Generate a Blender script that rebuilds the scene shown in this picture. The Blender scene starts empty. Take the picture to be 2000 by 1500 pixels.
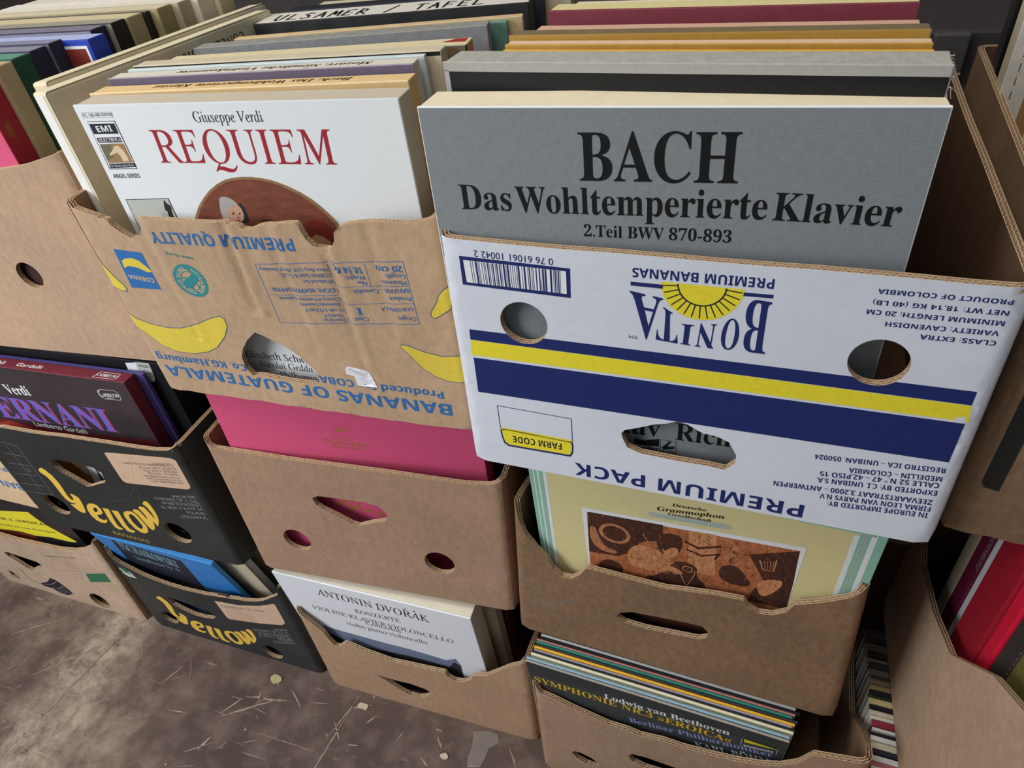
import bpy, bmesh, math, random, unicodedata
from mathutils import Vector, Matrix, noise
from mathutils.geometry import delaunay_2d_cdt, tessellate_polygon

S = bpy.context.scene
COL = S.collection
R = math.radians
random.seed(7)

# ---------------------------------------------------------------- camera
cd = bpy.data.cameras.new('camera')
cd.sensor_width = 36.0
cd.lens = 1349.70 / 2000 * 36.0
cd.clip_start = 0.01
cam = bpy.data.objects.new('camera', cd)
cam.location = (0.238672, -0.4165, 1.152486)
cam.rotation_euler = (0.882068, 0.098944, 0.343903)
COL.objects.link(cam)
S.camera = cam

# ---------------------------------------------------------------- world, light, exposure
S.view_settings.view_transform = 'Standard'
S.view_settings.look = 'None'
S.view_settings.exposure = 0.0
S.view_settings.gamma = 1.0
S.view_settings.use_curve_mapping = False
wd = bpy.data.worlds.new('hall_daylight')
S.world = wd
wd.use_nodes = True
wd.node_tree.nodes['Background'].inputs[0].default_value = (0.90, 0.95, 1.0, 1)
wd.node_tree.nodes['Background'].inputs[1].default_value = 0.24


def area(name, loc, aim, sx, sy, power, col, spread=180):
    l = bpy.data.lights.new(name, 'AREA')
    l.shape = 'RECTANGLE'
    l.size, l.size_y, l.energy, l.color = sx, sy, power, col
    l.spread = R(spread)
    o = bpy.data.objects.new(name, l)
    o.location = loc
    o.rotation_euler = (Vector(aim) - Vector(loc)).to_track_quat('-Z', 'Y').to_euler()
    COL.objects.link(o)
    return o


area('window_light', (-1.45, -1.35, 1.5), (-0.62, 0.0, 0.58), 1.0, 1.1, 9.6, (0.95, 0.98, 1.0), 85)
area('ceiling_light', (-0.5, -0.6, 3.0), (-0.2, 0.1, 0.6), 1.6, 0.9, 35, (1.0, 0.95, 0.88))


# measured sizes, millimetres on each board
DATA = {
 'req': {
  'rim': [],
  'holes': [],
  'prints': [
   ('t','Giuseppe Verdi','serif','ink',122.1,302.0,190.2,301.5,9.1,1),
   ('t','REQUIEM','roman','crimson',68.7,265.7,249.0,264.7,30.0,1),
   ('l','ink',[(6.6,311.6),(39.6,311.9),(38.8,307.2),(5.6,306.8),(6.6,311.6)],0.2,0),
   ('t','1C 165-00 029/30','sans','ink2',7.0,308.0,38.8,308.4,2.9,1),
   ('p','ink',[(7.9,304.0),(38.7,304.3),(39.0,259.5),(6.6,258.8)],0),
   ('p','whiteprint',[(8.3,303.4),(37.8,303.7),(38.2,260.2),(7.7,259.5)],1),
   ('p','navyblack',[(8.8,301.6),(36.8,301.9),(36.8,292.7),(8.6,292.4)],2),
   ('t','EMI','bsans','whiteprint',14.5,294.2,31.7,294.9,5.4,3),
   ('p','navyblack',[(9.5,289.1),(36.2,289.6),(36.5,284.8),(9.6,284.3)],2),
   ('t','ELECTROLA','bserif','whiteprint',11.1,285.1,36.1,286.0,3.3,3),
   ('p','olive',[(9.4,282.9),(36.8,283.7),(37.3,265.9),(9.0,265.0)],2),
   ('p','tanprint',[(22.8,283.7),(36.8,283.7),(37.3,265.9),(9.0,265.0),(9.3,267.6),(19.0,270.2)],3),
   ('p','creamprint',[(25.4,281.2),(29.7,281.7),(33.0,277.0),(34.2,270.2),(33.9,267.1),(27.2,266.8),(26.7,272.2),(25.0,275.3),(16.1,272.2),(15.1,273.3),(21.4,277.9)],4),
   ('p','navyblack',[(9.0,264.3),(38.1,265.2),(38.4,261.3),(8.6,260.0)],2),
   ('t','Die Stimme seines Herrn','serif','whiteprint',10.1,261.1,36.9,262.3,2.3,3),
   ('t','ANGEL-SERIES','bsans','ink2',7.1,250.2,37.8,250.9,4.2,1),
   ('p','paletteedge',[(77.0,205.9),(81.4,213.6),(89.1,223.0),(98.3,231.4),(108.9,239.6),(119.3,245.5),(129.7,249.8),(139.1,251.9),(148.8,252.7),(158.1,252.8),(167.0,252.0),(176.5,250.3),(185.5,247.5),(194.9,243.4),(204.0,238.5),(212.8,232.3),(219.7,225.8),(226.3,218.1),(232.1,210.3),(235.6,194.1),(228.9,176.9),(202.2,164.0),(161.0,157.9),(110.7,159.6),(81.7,174.6),(74.3,190.3)],0),
   ('p','palette',[(80.3,206.0),(85.1,213.7),(92.1,222.7),(100.9,230.5),(110.5,237.8),(120.2,243.3),(130.0,247.4),(139.1,249.5),(148.2,250.3),(157.2,250.4),(166.1,249.7),(175.2,247.9),(183.9,245.1),(193.1,240.9),(201.7,235.9),(210.2,229.8),(216.8,223.5),(223.1,216.3),(228.6,208.8),(231.0,193.9),(224.7,178.6),(201.4,167.5),(162.3,161.7),(114.3,163.4),(86.9,176.8),(78.1,190.4)],1),
   ('p','darkbrown',[(150.0,207.0),(152.8,210.2),(159.0,211.5),(165.4,210.6),(167.1,207.5),(158.2,204.1)],2),
   ('p','ink',[(136.6,227.6),(139.3,222.3),(139.8,214.1),(138.6,207.6),(125.9,206.3),(131.2,223.9)],2),
   ('p','hairgrey',[(115.5,230.8),(117.9,232.8),(122.3,233.3),(126.9,232.0),(130.8,229.2),(133.4,225.4),(128.8,224.4),(121.7,222.3),(118.4,218.3),(117.5,212.4),(117.5,207.4),(113.0,206.8),(111.3,210.2),(111.5,218.1),(113.3,225.0)],3),
   ('p','skinprint',[(118.4,218.3),(121.7,222.3),(127.8,224.5),(133.3,225.2),(135.4,221.6),(135.8,216.3),(134.3,211.3),(131.0,208.3),(125.6,206.6),(117.7,206.6),(116.9,212.4)],3),
   ('p','skinshade',[(129.7,216.1),(129.3,212.7),(130.4,211.2),(128.2,210.5),(127.1,211.4)],4),
   ('p','darkbrown',[(123.4,216.5),(125.0,217.3),(126.2,216.7),(125.4,215.3),(123.7,215.1)],4),
   ('p','darkbrown',[(130.6,216.6),(131.9,217.5),(133.0,216.9),(132.3,215.7),(130.7,215.5)],4),
   ('l','skinshade',[(123.1,217.6),(125.7,218.3),(127.2,217.5)],0.5,4),
   ('p','redprint',[(122.4,209.0),(126.9,209.9),(130.7,209.0),(126.0,207.6)],4),
   ('p','redbrown',[(197.5,205.3),(200.3,209.7),(205.3,212.2),(215.4,212.0),(222.1,207.3),(224.9,200.1),(224.8,193.7),(218.7,186.9),(211.3,193.2),(203.1,196.6),(196.8,191.7),(196.5,198.3)],2),
   ('p','sandprint',[(200.8,194.3),(206.0,197.1),(212.0,195.4),(219.5,189.4),(215.7,183.0),(205.5,180.7),(198.9,183.7),(197.8,188.9)],3),
   ('p','ink',[(7.7,228.4),(58.7,230.5),(60.4,169.6),(5.9,165.2)],0),
   ('p','mistgrey',[(8.5,227.9),(57.7,229.7),(59.3,170.0),(6.8,166.1)],1),
   ('p','ink',[(51.8,227.7),(53.2,228.3),(53.6,226.2),(55.4,224.0),(57.0,223.3),(57.4,220.9),(56.0,216.8),(55.3,212.8),(55.5,209.2),(55.9,206.7),(52.2,200.4),(48.8,200.3),(50.2,207.5),(50.0,212.6),(50.6,217.2),(48.7,217.7),(49.6,220.7),(49.4,221.7)],2),
   ('t','Elisabeth Schwarz','serif','ink',66.7,39.0,156.2,36.4,9.6,1),
   ('t','Nicolai Gedda','serif','ink',80.9,25.9,147.6,24.5,9.1,1),
   ('t','Der Philharmo','serif','ink',83.6,11.8,148.1,11.1,9.4,1),
  ],
 },
 'bach': {
  'rim': [],
  'holes': [],
  'prints': [
   ('t','BACH','bserif','black',112.7,270.6,215.8,271.9,32.7,1),
   ('t','Das','bserif','black',22.4,245.9,61.8,246.2,19.0,1),
   ('t','Wohltemperierte','bserif','black',65.4,245.4,235.9,247.9,19.4,1),
   ('t','Klavier','bserif','black',239.5,247.7,313.2,246.9,18.9,1),
   ('t','2.Teil BWV 870-893','bserif','black',114.5,229.1,215.7,230.0,8.9,1),
   ('t','slav','bserif','black',133.3,42.4,175.9,42.8,18.9,1),
   ('t','Richter','bserif','black',188.3,42.1,262.4,42.1,19.1,1),
   ('p','black',[(153.6,37.4),(162.3,36.2),(175.0,40.5),(175.1,31.3),(163.1,30.5),(153.7,30.9)],0),
   ('t','eurodisc','bsans','black',151.4,22.0,175.3,23.9,6.6,1),
   ('l','black',[(176.1,39.8),(189.5,39.9),(189.8,24.9),(176.3,24.4),(176.1,39.8)],0.4,0),
   ('p','black',[(177.7,30.9),(183.9,39.4),(185.5,38.8),(182.3,32.7),(188.7,34.0),(188.2,31.1),(179.1,28.4)],0),
   ('t','MELODIA','sans','black',177.1,23.9,189.5,24.8,3.5,1),
   ('t','Eurodisc Musikproduktion','sans','ink2',164.4,14.6,220.2,17.5,4.6,1),
  ],
 },
 'C2': {
  'rim': [(0.3,237.7),(21.2,236.9),(62.3,236.2),(101.4,235.9),(138.8,236.4),(174.3,236.2),(208.2,235.9),(240.6,236.0),(271.5,236.5),(301.2,236.3),(329.6,236.1),(357.0,235.5),(383.1,235.6),(392.4,235.3)],
  'holes': [[(146.0,60.5),(144.9,66.2),(147.7,70.4),(159.6,75.8),(172.8,82.5),(182.6,85.5),(190.5,89.9),(198.7,87.5),(210.4,81.1),(221.6,79.9),(231.4,75.8),(238.1,62.5),(238.2,53.9),(231.1,44.1),(216.3,45.1),(191.3,44.8),(162.0,46.0),(150.0,50.5)],('c',65.8,167.3,19.8),('c',319.4,170.2,19.1)],
  'prints': [
   ('p','navy',[(17.6,223.0),(106.0,220.8),(105.6,195.7),(17.4,197.7)],0),
   ('p','whiteprint',[(20.7,219.8),(102.8,218.2),(102.6,198.9),(21.2,200.2)],1),
   ('p','navy',[(26.2,219.7),(26.8,219.6),(27.2,200.1),(26.7,200.1)],2),
   ('p','navy',[(28.0,219.6),(28.5,219.6),(28.9,200.1),(28.4,200.1)],2),
   ('p','navy',[(30.2,219.6),(31.7,219.5),(32.2,200.0),(30.6,200.0)],2),
   ('p','navy',[(32.3,219.5),(32.8,219.5),(33.2,200.0),(32.7,200.0)],2),
   ('p','navy',[(33.4,219.5),(33.9,219.5),(34.3,200.0),(33.8,200.0)],2),
   ('p','navy',[(35.6,219.5),(36.1,219.5),(36.5,199.9),(36.0,200.0)],2),
   ('p','navy',[(37.3,219.4),(37.8,219.4),(38.2,199.9),(37.7,199.9)],2),
   ('p','navy',[(38.4,219.4),(38.9,219.4),(39.3,199.9),(38.8,199.9)],2),
   ('p','navy',[(40.1,219.4),(41.1,219.4),(41.5,199.9),(40.5,199.9)],2),
   ('p','navy',[(41.7,219.4),(42.2,219.3),(42.5,199.9),(42.0,199.9)],2),
   ('p','navy',[(43.4,219.3),(43.9,219.3),(44.2,199.8),(43.7,199.8)],2),
   ('p','navy',[(44.5,219.3),(45.5,219.3),(45.8,199.8),(44.8,199.8)],2),
   ('p','navy',[(46.7,219.3),(47.2,219.2),(47.4,199.8),(46.9,199.8)],2),
   ('p','navy',[(47.7,219.2),(48.7,219.2),(49.0,199.8),(48.0,199.8)],2),
   ('p','navy',[(49.9,219.2),(50.9,219.2),(51.2,199.7),(50.2,199.7)],2),
   ('p','navy',[(51.5,219.2),(52.0,219.1),(52.2,199.7),(51.7,199.7)],2),
   ('p','navy',[(53.2,219.1),(54.6,219.1),(54.9,199.7),(53.4,199.7)],2),
   ('p','navy',[(55.2,219.1),(55.7,219.1),(55.9,199.6),(55.4,199.7)],2),
   ('p','navy',[(56.3,219.1),(57.8,219.0),(58.0,199.6),(56.5,199.6)],2),
   ('p','navy',[(58.9,219.0),(59.4,219.0),(59.6,199.6),(59.1,199.6)],2),
   ('p','navy',[(60.6,219.0),(61.1,219.0),(61.2,199.6),(60.8,199.6)],2),
   ('p','navy',[(62.2,218.9),(62.7,218.9),(62.9,199.5),(62.4,199.5)],2),
   ('p','navy',[(63.9,218.9),(64.4,218.9),(64.5,199.5),(64.0,199.5)],2),
   ('p','navy',[(64.9,218.9),(66.4,218.9),(66.5,199.5),(65.1,199.5)],2),
   ('p','navy',[(68.1,218.8),(68.5,218.8),(68.6,199.5),(68.1,199.5)],2),
   ('p','navy',[(69.7,218.8),(71.1,218.8),(71.2,199.4),(69.8,199.4)],2),
   ('p','navy',[(72.8,218.7),(73.3,218.7),(73.3,199.4),(72.8,199.4)],2),
   ('p','navy',[(73.8,218.7),(74.8,218.7),(74.8,199.4),(73.9,199.4)],2),
   ('p','navy',[(75.9,218.7),(76.4,218.7),(76.4,199.3),(75.9,199.3)],2),
   ('p','navy',[(77.0,218.7),(77.5,218.6),(77.5,199.3),(77.0,199.3)],2),
   ('p','navy',[(79.1,218.6),(80.0,218.6),(80.0,199.3),(79.1,199.3)],2),
   ('p','navy',[(81.6,218.6),(82.6,218.5),(82.6,199.2),(81.6,199.3)],2),
   ('p','navy',[(83.2,218.5),(83.6,218.5),(83.6,199.2),(83.1,199.2)],2),
   ('p','navy',[(84.2,218.5),(85.6,218.5),(85.6,199.2),(84.2,199.2)],2),
   ('p','navy',[(86.2,218.5),(87.6,218.4),(87.6,199.2),(86.1,199.2)],2),
   ('p','navy',[(88.8,218.4),(89.2,218.4),(89.1,199.1),(88.7,199.1)],2),
   ('p','navy',[(90.3,218.4),(91.8,218.4),(91.7,199.1),(90.2,199.1)],2),
   ('p','navy',[(92.9,218.3),(93.4,218.3),(93.2,199.1),(92.8,199.1)],2),
   ('p','navy',[(93.9,218.3),(94.9,218.3),(94.7,199.1),(93.8,199.1)],2),
   ('p','navy',[(95.4,218.3),(95.9,218.3),(95.7,199.0),(95.3,199.0)],2),
   ('p','navy',[(96.4,218.3),(97.4,218.3),(97.2,199.0),(96.3,199.0)],2),
   ('p','navy',[(97.9,218.2),(98.4,218.2),(98.2,199.0),(97.8,199.0)],2),
   ('t','0 76 61061 10042 2','sans','navy',93.3,227.7,30.5,228.9,5.5,1),
   ('t','PREMIUM BANANAS','bsans','navy',246.1,227.1,151.6,226.2,7.5,1),
   ('p','navy',[(150.5,214.8),(173.5,214.8),(173.6,211.5),(150.5,211.6)],0),
   ('p','navy',[(227.7,214.8),(246.8,215.1),(246.9,212.3),(227.7,212.0)],0),
   ('r','yellow',(200.1,217.1),0,28.2,180.0,360.0,0),
   ('r','navyblack',(200.1,217.1),15.8,16.9,182.0,358.0,1),
   ('l','navyblack',[(183.3,215.3),(173.7,214.3)],0.9,1),
   ('l','navyblack',[(184.0,211.9),(174.9,208.9)],0.9,1),
   ('l','navyblack',[(185.4,208.6),(177.1,203.8)],0.9,1),
   ('l','navyblack',[(187.5,205.8),(180.4,199.4)],0.9,1),
   ('l','navyblack',[(190.2,203.4),(184.5,195.7)],0.9,1),
   ('l','navyblack',[(193.2,201.6),(189.3,192.9)],0.9,1),
   ('l','navyblack',[(196.6,200.5),(194.6,191.2)],0.9,1),
   ('l','navyblack',[(200.1,200.2),(200.1,190.6)],0.9,1),
   ('l','navyblack',[(203.6,200.5),(205.6,191.2)],0.9,1),
   ('l','navyblack',[(207.0,201.6),(210.9,192.9)],0.9,1),
   ('l','navyblack',[(210.0,203.4),(215.7,195.7)],0.9,1),
   ('l','navyblack',[(212.7,205.8),(219.8,199.4)],0.9,1),
   ('l','navyblack',[(214.8,208.6),(223.1,203.8)],0.9,1),
   ('l','navyblack',[(216.2,211.9),(225.3,208.9)],0.9,1),
   ('l','navyblack',[(216.9,215.3),(226.5,214.3)],0.9,1),
   ('g','B','bserif','navy',[(246.8,209.3),(231.0,210.6),(230.8,166.1),(247.2,166.2)],1),
   ('g','O','bserif','navy',[(228.3,193.0),(217.5,193.3),(215.3,165.9),(228.1,166.1)],1),
   ('g','N','bserif','navy',[(212.8,187.5),(199.8,186.1),(198.3,165.6),(211.6,165.4)],1),
   ('g','I','bserif','navy',[(197.0,184.0),(188.0,184.0),(187.7,166.1),(195.7,165.7)],1),
   ('g','T','bserif','navy',[(183.6,190.9),(172.0,198.1),(170.0,167.3),(186.2,166.1)],1),
   ('g','A','bserif','navy',[(173.9,203.7),(150.0,207.3),(154.9,166.5),(171.0,166.1)],1),
   ('t','TM','sans','navy',156.8,168.7,150.0,168.8,2.9,1),
   ('t','PRODUCT OF COLOMBIA','bsans','navy',380.8,227.3,307.7,226.8,3.4,1),
   ('t','NET WT: 18,14 KG (40 LB)','bsans','navy',380.7,219.6,306.5,218.5,3.4,1),
   ('t','MINIMUM LENGTH: 20 CM','bsans','navy',380.5,212.2,304.4,211.2,3.5,1),
   ('t','VARIETY: CAVENDISH','bsans','navy',379.8,204.7,316.8,203.3,3.5,1),
   ('t','CLASS: EXTRA','bsans','navy',380.2,197.5,338.2,196.5,3.6,1),
   ('t','REGISTRO ICA – UNIBAN: 050024','bsans','navy',380.3,85.1,294.3,78.2,4.9,1),
   ('t','MEDELLÍN – COLOMBIA','bsans','navy',380.3,76.2,319.6,70.0,5.0,1),
   ('t','CALLE 52 N.º 47 – 42,PISO 15','bsans','navy',380.1,69.3,300.6,61.3,5.2,1),
   ('t','EXPORTED BY: C.I. UNIBAN S.A.','bsans','navy',380.7,61.3,299.2,53.9,5.3,1),
   ('t','ZEEVAARTSTRAAT 3,2000 – ANTWERPEN','bsans','navy',380.0,50.9,269.1,41.7,5.4,1),
   ('t','FIRMA LEON VAN PARYS N.V.','bsans','navy',380.5,43.4,303.5,36.7,5.4,1),
   ('t','IN EUROPE IMPORTED BY:','bsans','navy',380.3,36.3,311.0,29.8,5.5,1),
   ('p','navy',[(17.1,154.9),(380.6,156.6),(380.6,144.9),(16.9,144.4)],0),
   ('p','yellow',[(16.9,144.2),(380.7,144.5),(382.6,130.4),(16.2,128.3)],0),
   ('p','navy',[(17.3,125.7),(380.9,128.4),(380.5,91.2),(16.9,87.5)],0),
   ('l','navy',[(33.6,74.6),(101.6,73.2),(101.5,45.1),(34.1,46.5),(33.6,74.6)],0.7,0),
   ('p','navy',[(33.5,45.1),(37.1,47.5),(101.5,45.6),(102.5,41.5),(101.8,31.9),(99.5,26.6),(95.1,26.3),(40.1,25.7),(35.7,28.9),(34.1,36.9)],0),
   ('p','yellow',[(35.1,44.4),(38.0,46.1),(100.2,44.2),(101.0,40.4),(100.3,32.5),(98.5,28.9),(95.2,28.7),(40.9,28.0),(37.1,30.8),(35.6,37.8)],1),
   ('p','yellow',[(33.9,48.5),(101.6,47.6),(101.5,44.6),(34.0,45.7)],0),
   ('t','FARM CODE','bsans','navyblack',91.4,41.4,45.0,40.3,8.0,2),
   ('t','PREMIUM PACK','bsans','navy',295.7,19.8,102.9,20.1,15.6,1),
  ],
 },
 'B2': {
  'rim': [(-0.4,237.8),(9.2,234.2),(22.4,230.7),(37.0,226.5),(38.6,224.6),(46.6,223.7),(48.4,217.3),(55.5,210.2),(63.8,204.8),(71.1,204.4),(76.4,207.2),(81.2,214.1),(84.1,226.8),(98.0,226.2),(124.7,226.3),(150.6,225.7),(193.1,226.4),(198.9,224.4),(201.2,221.9),(209.3,221.7),(220.9,226.3),(242.7,228.9),(258.8,230.3),(261.3,227.7),(262.4,222.5),(264.6,215.1),(270.0,207.8),(278.6,205.2),(288.5,207.4),(294.0,215.3),(295.5,222.9),(301.7,228.8),(310.4,232.1),(322.6,233.9),(337.4,235.5),(351.7,235.7),(365.7,235.7),(381.4,238.1),(393.0,242.1),(402.6,243.9)],
  'holes': [[(165.8,101.3),(174.0,98.3),(183.3,93.5),(194.6,88.9),(206.4,80.3),(215.9,70.4),(224.8,58.2),(224.9,49.9),(218.7,39.4),(201.4,39.0),(174.5,39.4),(153.3,40.7),(138.9,39.8),(133.1,49.8),(134.4,65.0),(140.1,76.1),(151.6,89.7)]],
  'prints': [
   ('t','PREMIUM QUALITY','bsans','blue',250.6,214.7,90.2,213.1,12.6,1),
   ('p','blue',[(35.5,191.2),(68.7,188.5),(70.4,145.6),(32.4,145.3)],0),
   ('p','bananayellow',[(38.3,177.7),(43.9,180.5),(52.4,181.8),(60.6,179.2),(66.4,172.2),(70.6,166.7),(64.8,165.8),(54.0,170.9),(43.8,172.0),(36.8,169.1)],1),
   ('t','COBANA','bsans','kraftlight',67.7,158.8,36.5,161.8,5.3,2),
   ('t','www.ra.org','sans','teal',130.2,187.2,98.3,191.1,4.0,1),
   ('r','teal',(113.6,159.2),13.2,18.5,0,360,0),
   ('r','kraftlight',(113.6,159.2),11.6,12.4,0,360,0),
   ('r','teal',(113.6,159.2),18.5,19.6,0,5,0),
   ('r','teal',(113.6,159.2),18.5,19.6,10,15,0),
   ('r','teal',(113.6,159.2),18.5,19.6,20,25,0),
   ('r','teal',(113.6,159.2),18.5,19.6,30,35,0),
   ('r','teal',(113.6,159.2),18.5,19.6,40,45,0),
   ('r','teal',(113.6,159.2),18.5,19.6,50,55,0),
   ('r','teal',(113.6,159.2),18.5,19.6,60,65,0),
   ('r','teal',(113.6,159.2),18.5,19.6,70,75,0),
   ('r','teal',(113.6,159.2),18.5,19.6,80,85,0),
   ('r','teal',(113.6,159.2),18.5,19.6,90,95,0),
   ('r','teal',(113.6,159.2),18.5,19.6,100,105,0),
   ('r','teal',(113.6,159.2),18.5,19.6,110,115,0),
   ('r','teal',(113.6,159.2),18.5,19.6,120,125,0),
   ('r','teal',(113.6,159.2),18.5,19.6,130,135,0),
   ('r','teal',(113.6,159.2),18.5,19.6,140,145,0),
   ('r','teal',(113.6,159.2),18.5,19.6,150,155,0),
   ('r','teal',(113.6,159.2),18.5,19.6,160,165,0),
   ('r','teal',(113.6,159.2),18.5,19.6,170,175,0),
   ('r','teal',(113.6,159.2),18.5,19.6,180,185,0),
   ('r','teal',(113.6,159.2),18.5,19.6,190,195,0),
   ('r','teal',(113.6,159.2),18.5,19.6,200,205,0),
   ('r','teal',(113.6,159.2),18.5,19.6,210,215,0),
   ('r','teal',(113.6,159.2),18.5,19.6,220,225,0),
   ('r','teal',(113.6,159.2),18.5,19.6,230,235,0),
   ('r','teal',(113.6,159.2),18.5,19.6,240,245,0),
   ('r','teal',(113.6,159.2),18.5,19.6,250,255,0),
   ('r','teal',(113.6,159.2),18.5,19.6,260,265,0),
   ('r','teal',(113.6,159.2),18.5,19.6,270,275,0),
   ('r','teal',(113.6,159.2),18.5,19.6,280,285,0),
   ('r','teal',(113.6,159.2),18.5,19.6,290,295,0),
   ('r','teal',(113.6,159.2),18.5,19.6,300,305,0),
   ('r','teal',(113.6,159.2),18.5,19.6,310,315,0),
   ('r','teal',(113.6,159.2),18.5,19.6,320,325,0),
   ('r','teal',(113.6,159.2),18.5,19.6,330,335,0),
   ('r','teal',(113.6,159.2),18.5,19.6,340,345,0),
   ('r','teal',(113.6,159.2),18.5,19.6,350,355,0),
   ('ta','RAINFOREST ALLIANCE · PEOPLE & NATURE ·','bsans','kraftlight',(113.6,159.2),14.6,2.6,270,-360,1),
   ('r','teal',(113.6,159.2),10.4,11.4,0,360,0),
   ('p','teal',[(102.4,155.3),(107.2,161.1),(113.0,163.4),(121.0,170.2),(125.4,167.9),(123.3,160.6),(116.3,154.7),(111.3,150.3),(104.4,149.7)],1),
   ('l','teal',[(112.6,162.4),(107.2,162.9),(101.5,161.0)],1.2,1),
   ('l','teal',[(120.6,169.3),(116.7,170.7),(115.6,174.1)],1.2,1),
   ('l','teal',[(112.0,151.6),(112.6,147.1),(117.6,145.7)],1.2,1),
   ('l','teal',[(119.1,156.7),(120.3,153.2),(120.4,149.6)],1.2,1),
   ('l','teal',[(103.5,153.6),(99.5,155.1)],1.2,1),
   ('l','bananablue',[(1.8,112.2),(14.0,104.2),(31.7,98.3),(53.0,95.5),(69.7,96.1),(90.7,102.0),(115.6,113.0),(129.2,117.5),(133.3,114.8),(133.0,105.5),(124.1,91.5),(107.0,75.1),(92.3,67.2),(71.5,62.4),(50.8,63.1),(33.3,69.3),(19.4,82.6),(8.6,92.9),(2.3,104.2),(1.8,112.2)],1.6,0),
   ('p','bananayellow',[(1.8,112.2),(14.0,104.2),(31.7,98.3),(53.0,95.5),(69.7,96.1),(90.7,102.0),(115.6,113.0),(129.2,117.5),(133.3,114.8),(133.0,105.5),(124.1,91.5),(107.0,75.1),(92.3,67.2),(71.5,62.4),(50.8,63.1),(33.3,69.3),(19.4,82.6),(8.6,92.9),(2.3,104.2)],1),
   ('l','bananablue',[(2.4,184.1),(5.3,181.8),(8.8,171.2),(15.4,158.7),(22.9,148.1),(24.4,143.1),(22.2,140.1),(18.5,140.7),(6.6,144.3),(0.2,156.0),(0.5,172.8),(2.4,184.1)],1.6,0),
   ('p','bananayellow',[(2.4,184.1),(5.3,181.8),(8.8,171.2),(15.4,158.7),(22.9,148.1),(24.4,143.1),(22.2,140.1),(18.5,140.7),(6.6,144.3),(0.2,156.0),(0.5,172.8)],1),
   ('l','bananablue',[(333.3,104.4),(336.2,106.6),(342.4,105.0),(357.4,99.4),(375.9,96.2),(388.9,98.8),(399.8,99.3),(395.1,67.3),(388.6,66.7),(375.7,66.8),(363.3,70.9),(352.0,78.8),(345.9,87.4),(337.0,99.5),(333.3,104.4)],1.6,0),
   ('p','bananayellow',[(333.3,104.4),(336.2,106.6),(342.4,105.0),(357.4,99.4),(375.9,96.2),(388.9,98.8),(399.8,99.3),(395.1,67.3),(388.6,66.7),(375.7,66.8),(363.3,70.9),(352.0,78.8),(345.9,87.4),(337.0,99.5)],1),
   ('l','bananablue',[(389.0,172.1),(384.1,165.9),(381.4,159.2),(373.4,147.1),(373.3,142.6),(376.4,141.4),(382.9,145.6),(393.1,153.3),(397.0,176.9),(389.0,172.1)],1.6,0),
   ('p','bananayellow',[(389.0,172.1),(384.1,165.9),(381.4,159.2),(373.4,147.1),(373.3,142.6),(376.4,141.4),(382.9,145.6),(393.1,153.3),(397.0,176.9)],1),
   ('l','blue',[(200.9,185.5),(356.3,198.8),(358.7,132.8),(202.9,117.8),(200.9,185.5)],0.6,0),
   ('l','blue',[(278.0,189.8),(282.3,124.9)],0.5,0),
   ('l','blue',[(317.8,193.5),(318.0,170.6)],0.5,0),
   ('l','blue',[(279.6,166.3),(356.6,173.9)],0.5,0),
   ('l','blue',[(280.9,147.4),(357.2,155.6)],0.5,0),
   ('l','blue',[(202.8,151.5),(279.5,156.7)],0.5,0),
   ('t','Minimum','sans','blue',354.7,179.6,329.0,177.5,4.7,1),
   ('t','Length:','sans','blue',354.7,185.9,335.3,184.9,4.7,1),
   ('t','20 cm','bsans','blue',353.8,194.2,327.3,192.2,6.2,1),
   ('t','Net','sans','blue',314.6,175.5,304.4,175.2,4.5,1),
   ('t','Weight:','sans','blue',315.1,181.5,294.2,179.5,4.5,1),
   ('t','18.14 Kg','bsans','blue',313.5,189.9,282.7,188.8,6.6,1),
   ('t','Produced for:','sans','blue',277.8,173.8,247.1,172.1,4.0,1),
   ('t','COBANA GmbH & Co. KG,','sans','blue',277.6,180.5,224.3,177.0,4.2,1),
   ('t','Neue Burg 2,DE 20457 Hamburg','sans','blue',277.1,185.9,203.8,182.1,3.5,1),
   ('t','BANANA - Cavendish','sans','blue',355.6,171.4,298.2,165.1,4.8,1),
   ('t','Product:','sans','blue',355.7,162.3,333.0,160.8,4.2,1),
   ('t','GGN: 4049929044906','sans','blue',278.0,164.7,209.1,160.5,4.7,1),
   ('t','Country of Production: Guatemala','sans','blue',278.8,154.3,213.3,150.0,3.8,1),
   ('t','Guatemala,Guatemala','sans','blue',279.1,148.3,234.6,145.3,3.5,1),
   ('t','11 calle 3-43,Zona 9','sans','blue',279.3,142.0,240.0,139.4,3.8,1),
   ('t','Tacuba,S.A.','sans','blue',279.2,135.8,257.6,134.0,3.9,1),
   ('t','Exported by:','sans','blue',279.4,130.5,256.0,129.0,3.9,1),
   ('t','GUATEMALA','sans','blue',355.7,151.2,322.0,147.6,4.0,1),
   ('t','Origin:','sans','blue',356.4,140.8,337.6,139.6,4.7,1),
   ('t','Class:','sans','blue',306.0,135.1,291.0,134.1,4.6,1),
   ('t','I','bserif','blue',301.7,145.6,295.7,145.0,8.0,1),
   ('t','Produced for COBANA GmbH & Co. KG,Hamburg','bsans','blue',367.7,51.0,14.3,56.1,9.6,1),
   ('t','BANANAS OF GUATEMALA','bsans','blue',373.6,34.4,17.5,39.7,15.5,1),
  ],
  'sticker': [(262.5,67.5),(266.2,71.1),(288.0,67.0),(293.1,59.6),(295.4,47.6),(271.8,46.2),(270.7,58.5),(262.2,60.4)],
  'crease': [[(179.3,227.2),(179.2,136.7),-4.2],[(280.1,206.9),(287.4,44.3),-3.0],[(82.2,197.6),(88.1,92.5),-1.3],[(329.1,196.4),(329.5,119.8),-1.3],[(228.1,211.4),(235.1,89.9),-1.5]],
 },
 'B1': {
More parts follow.
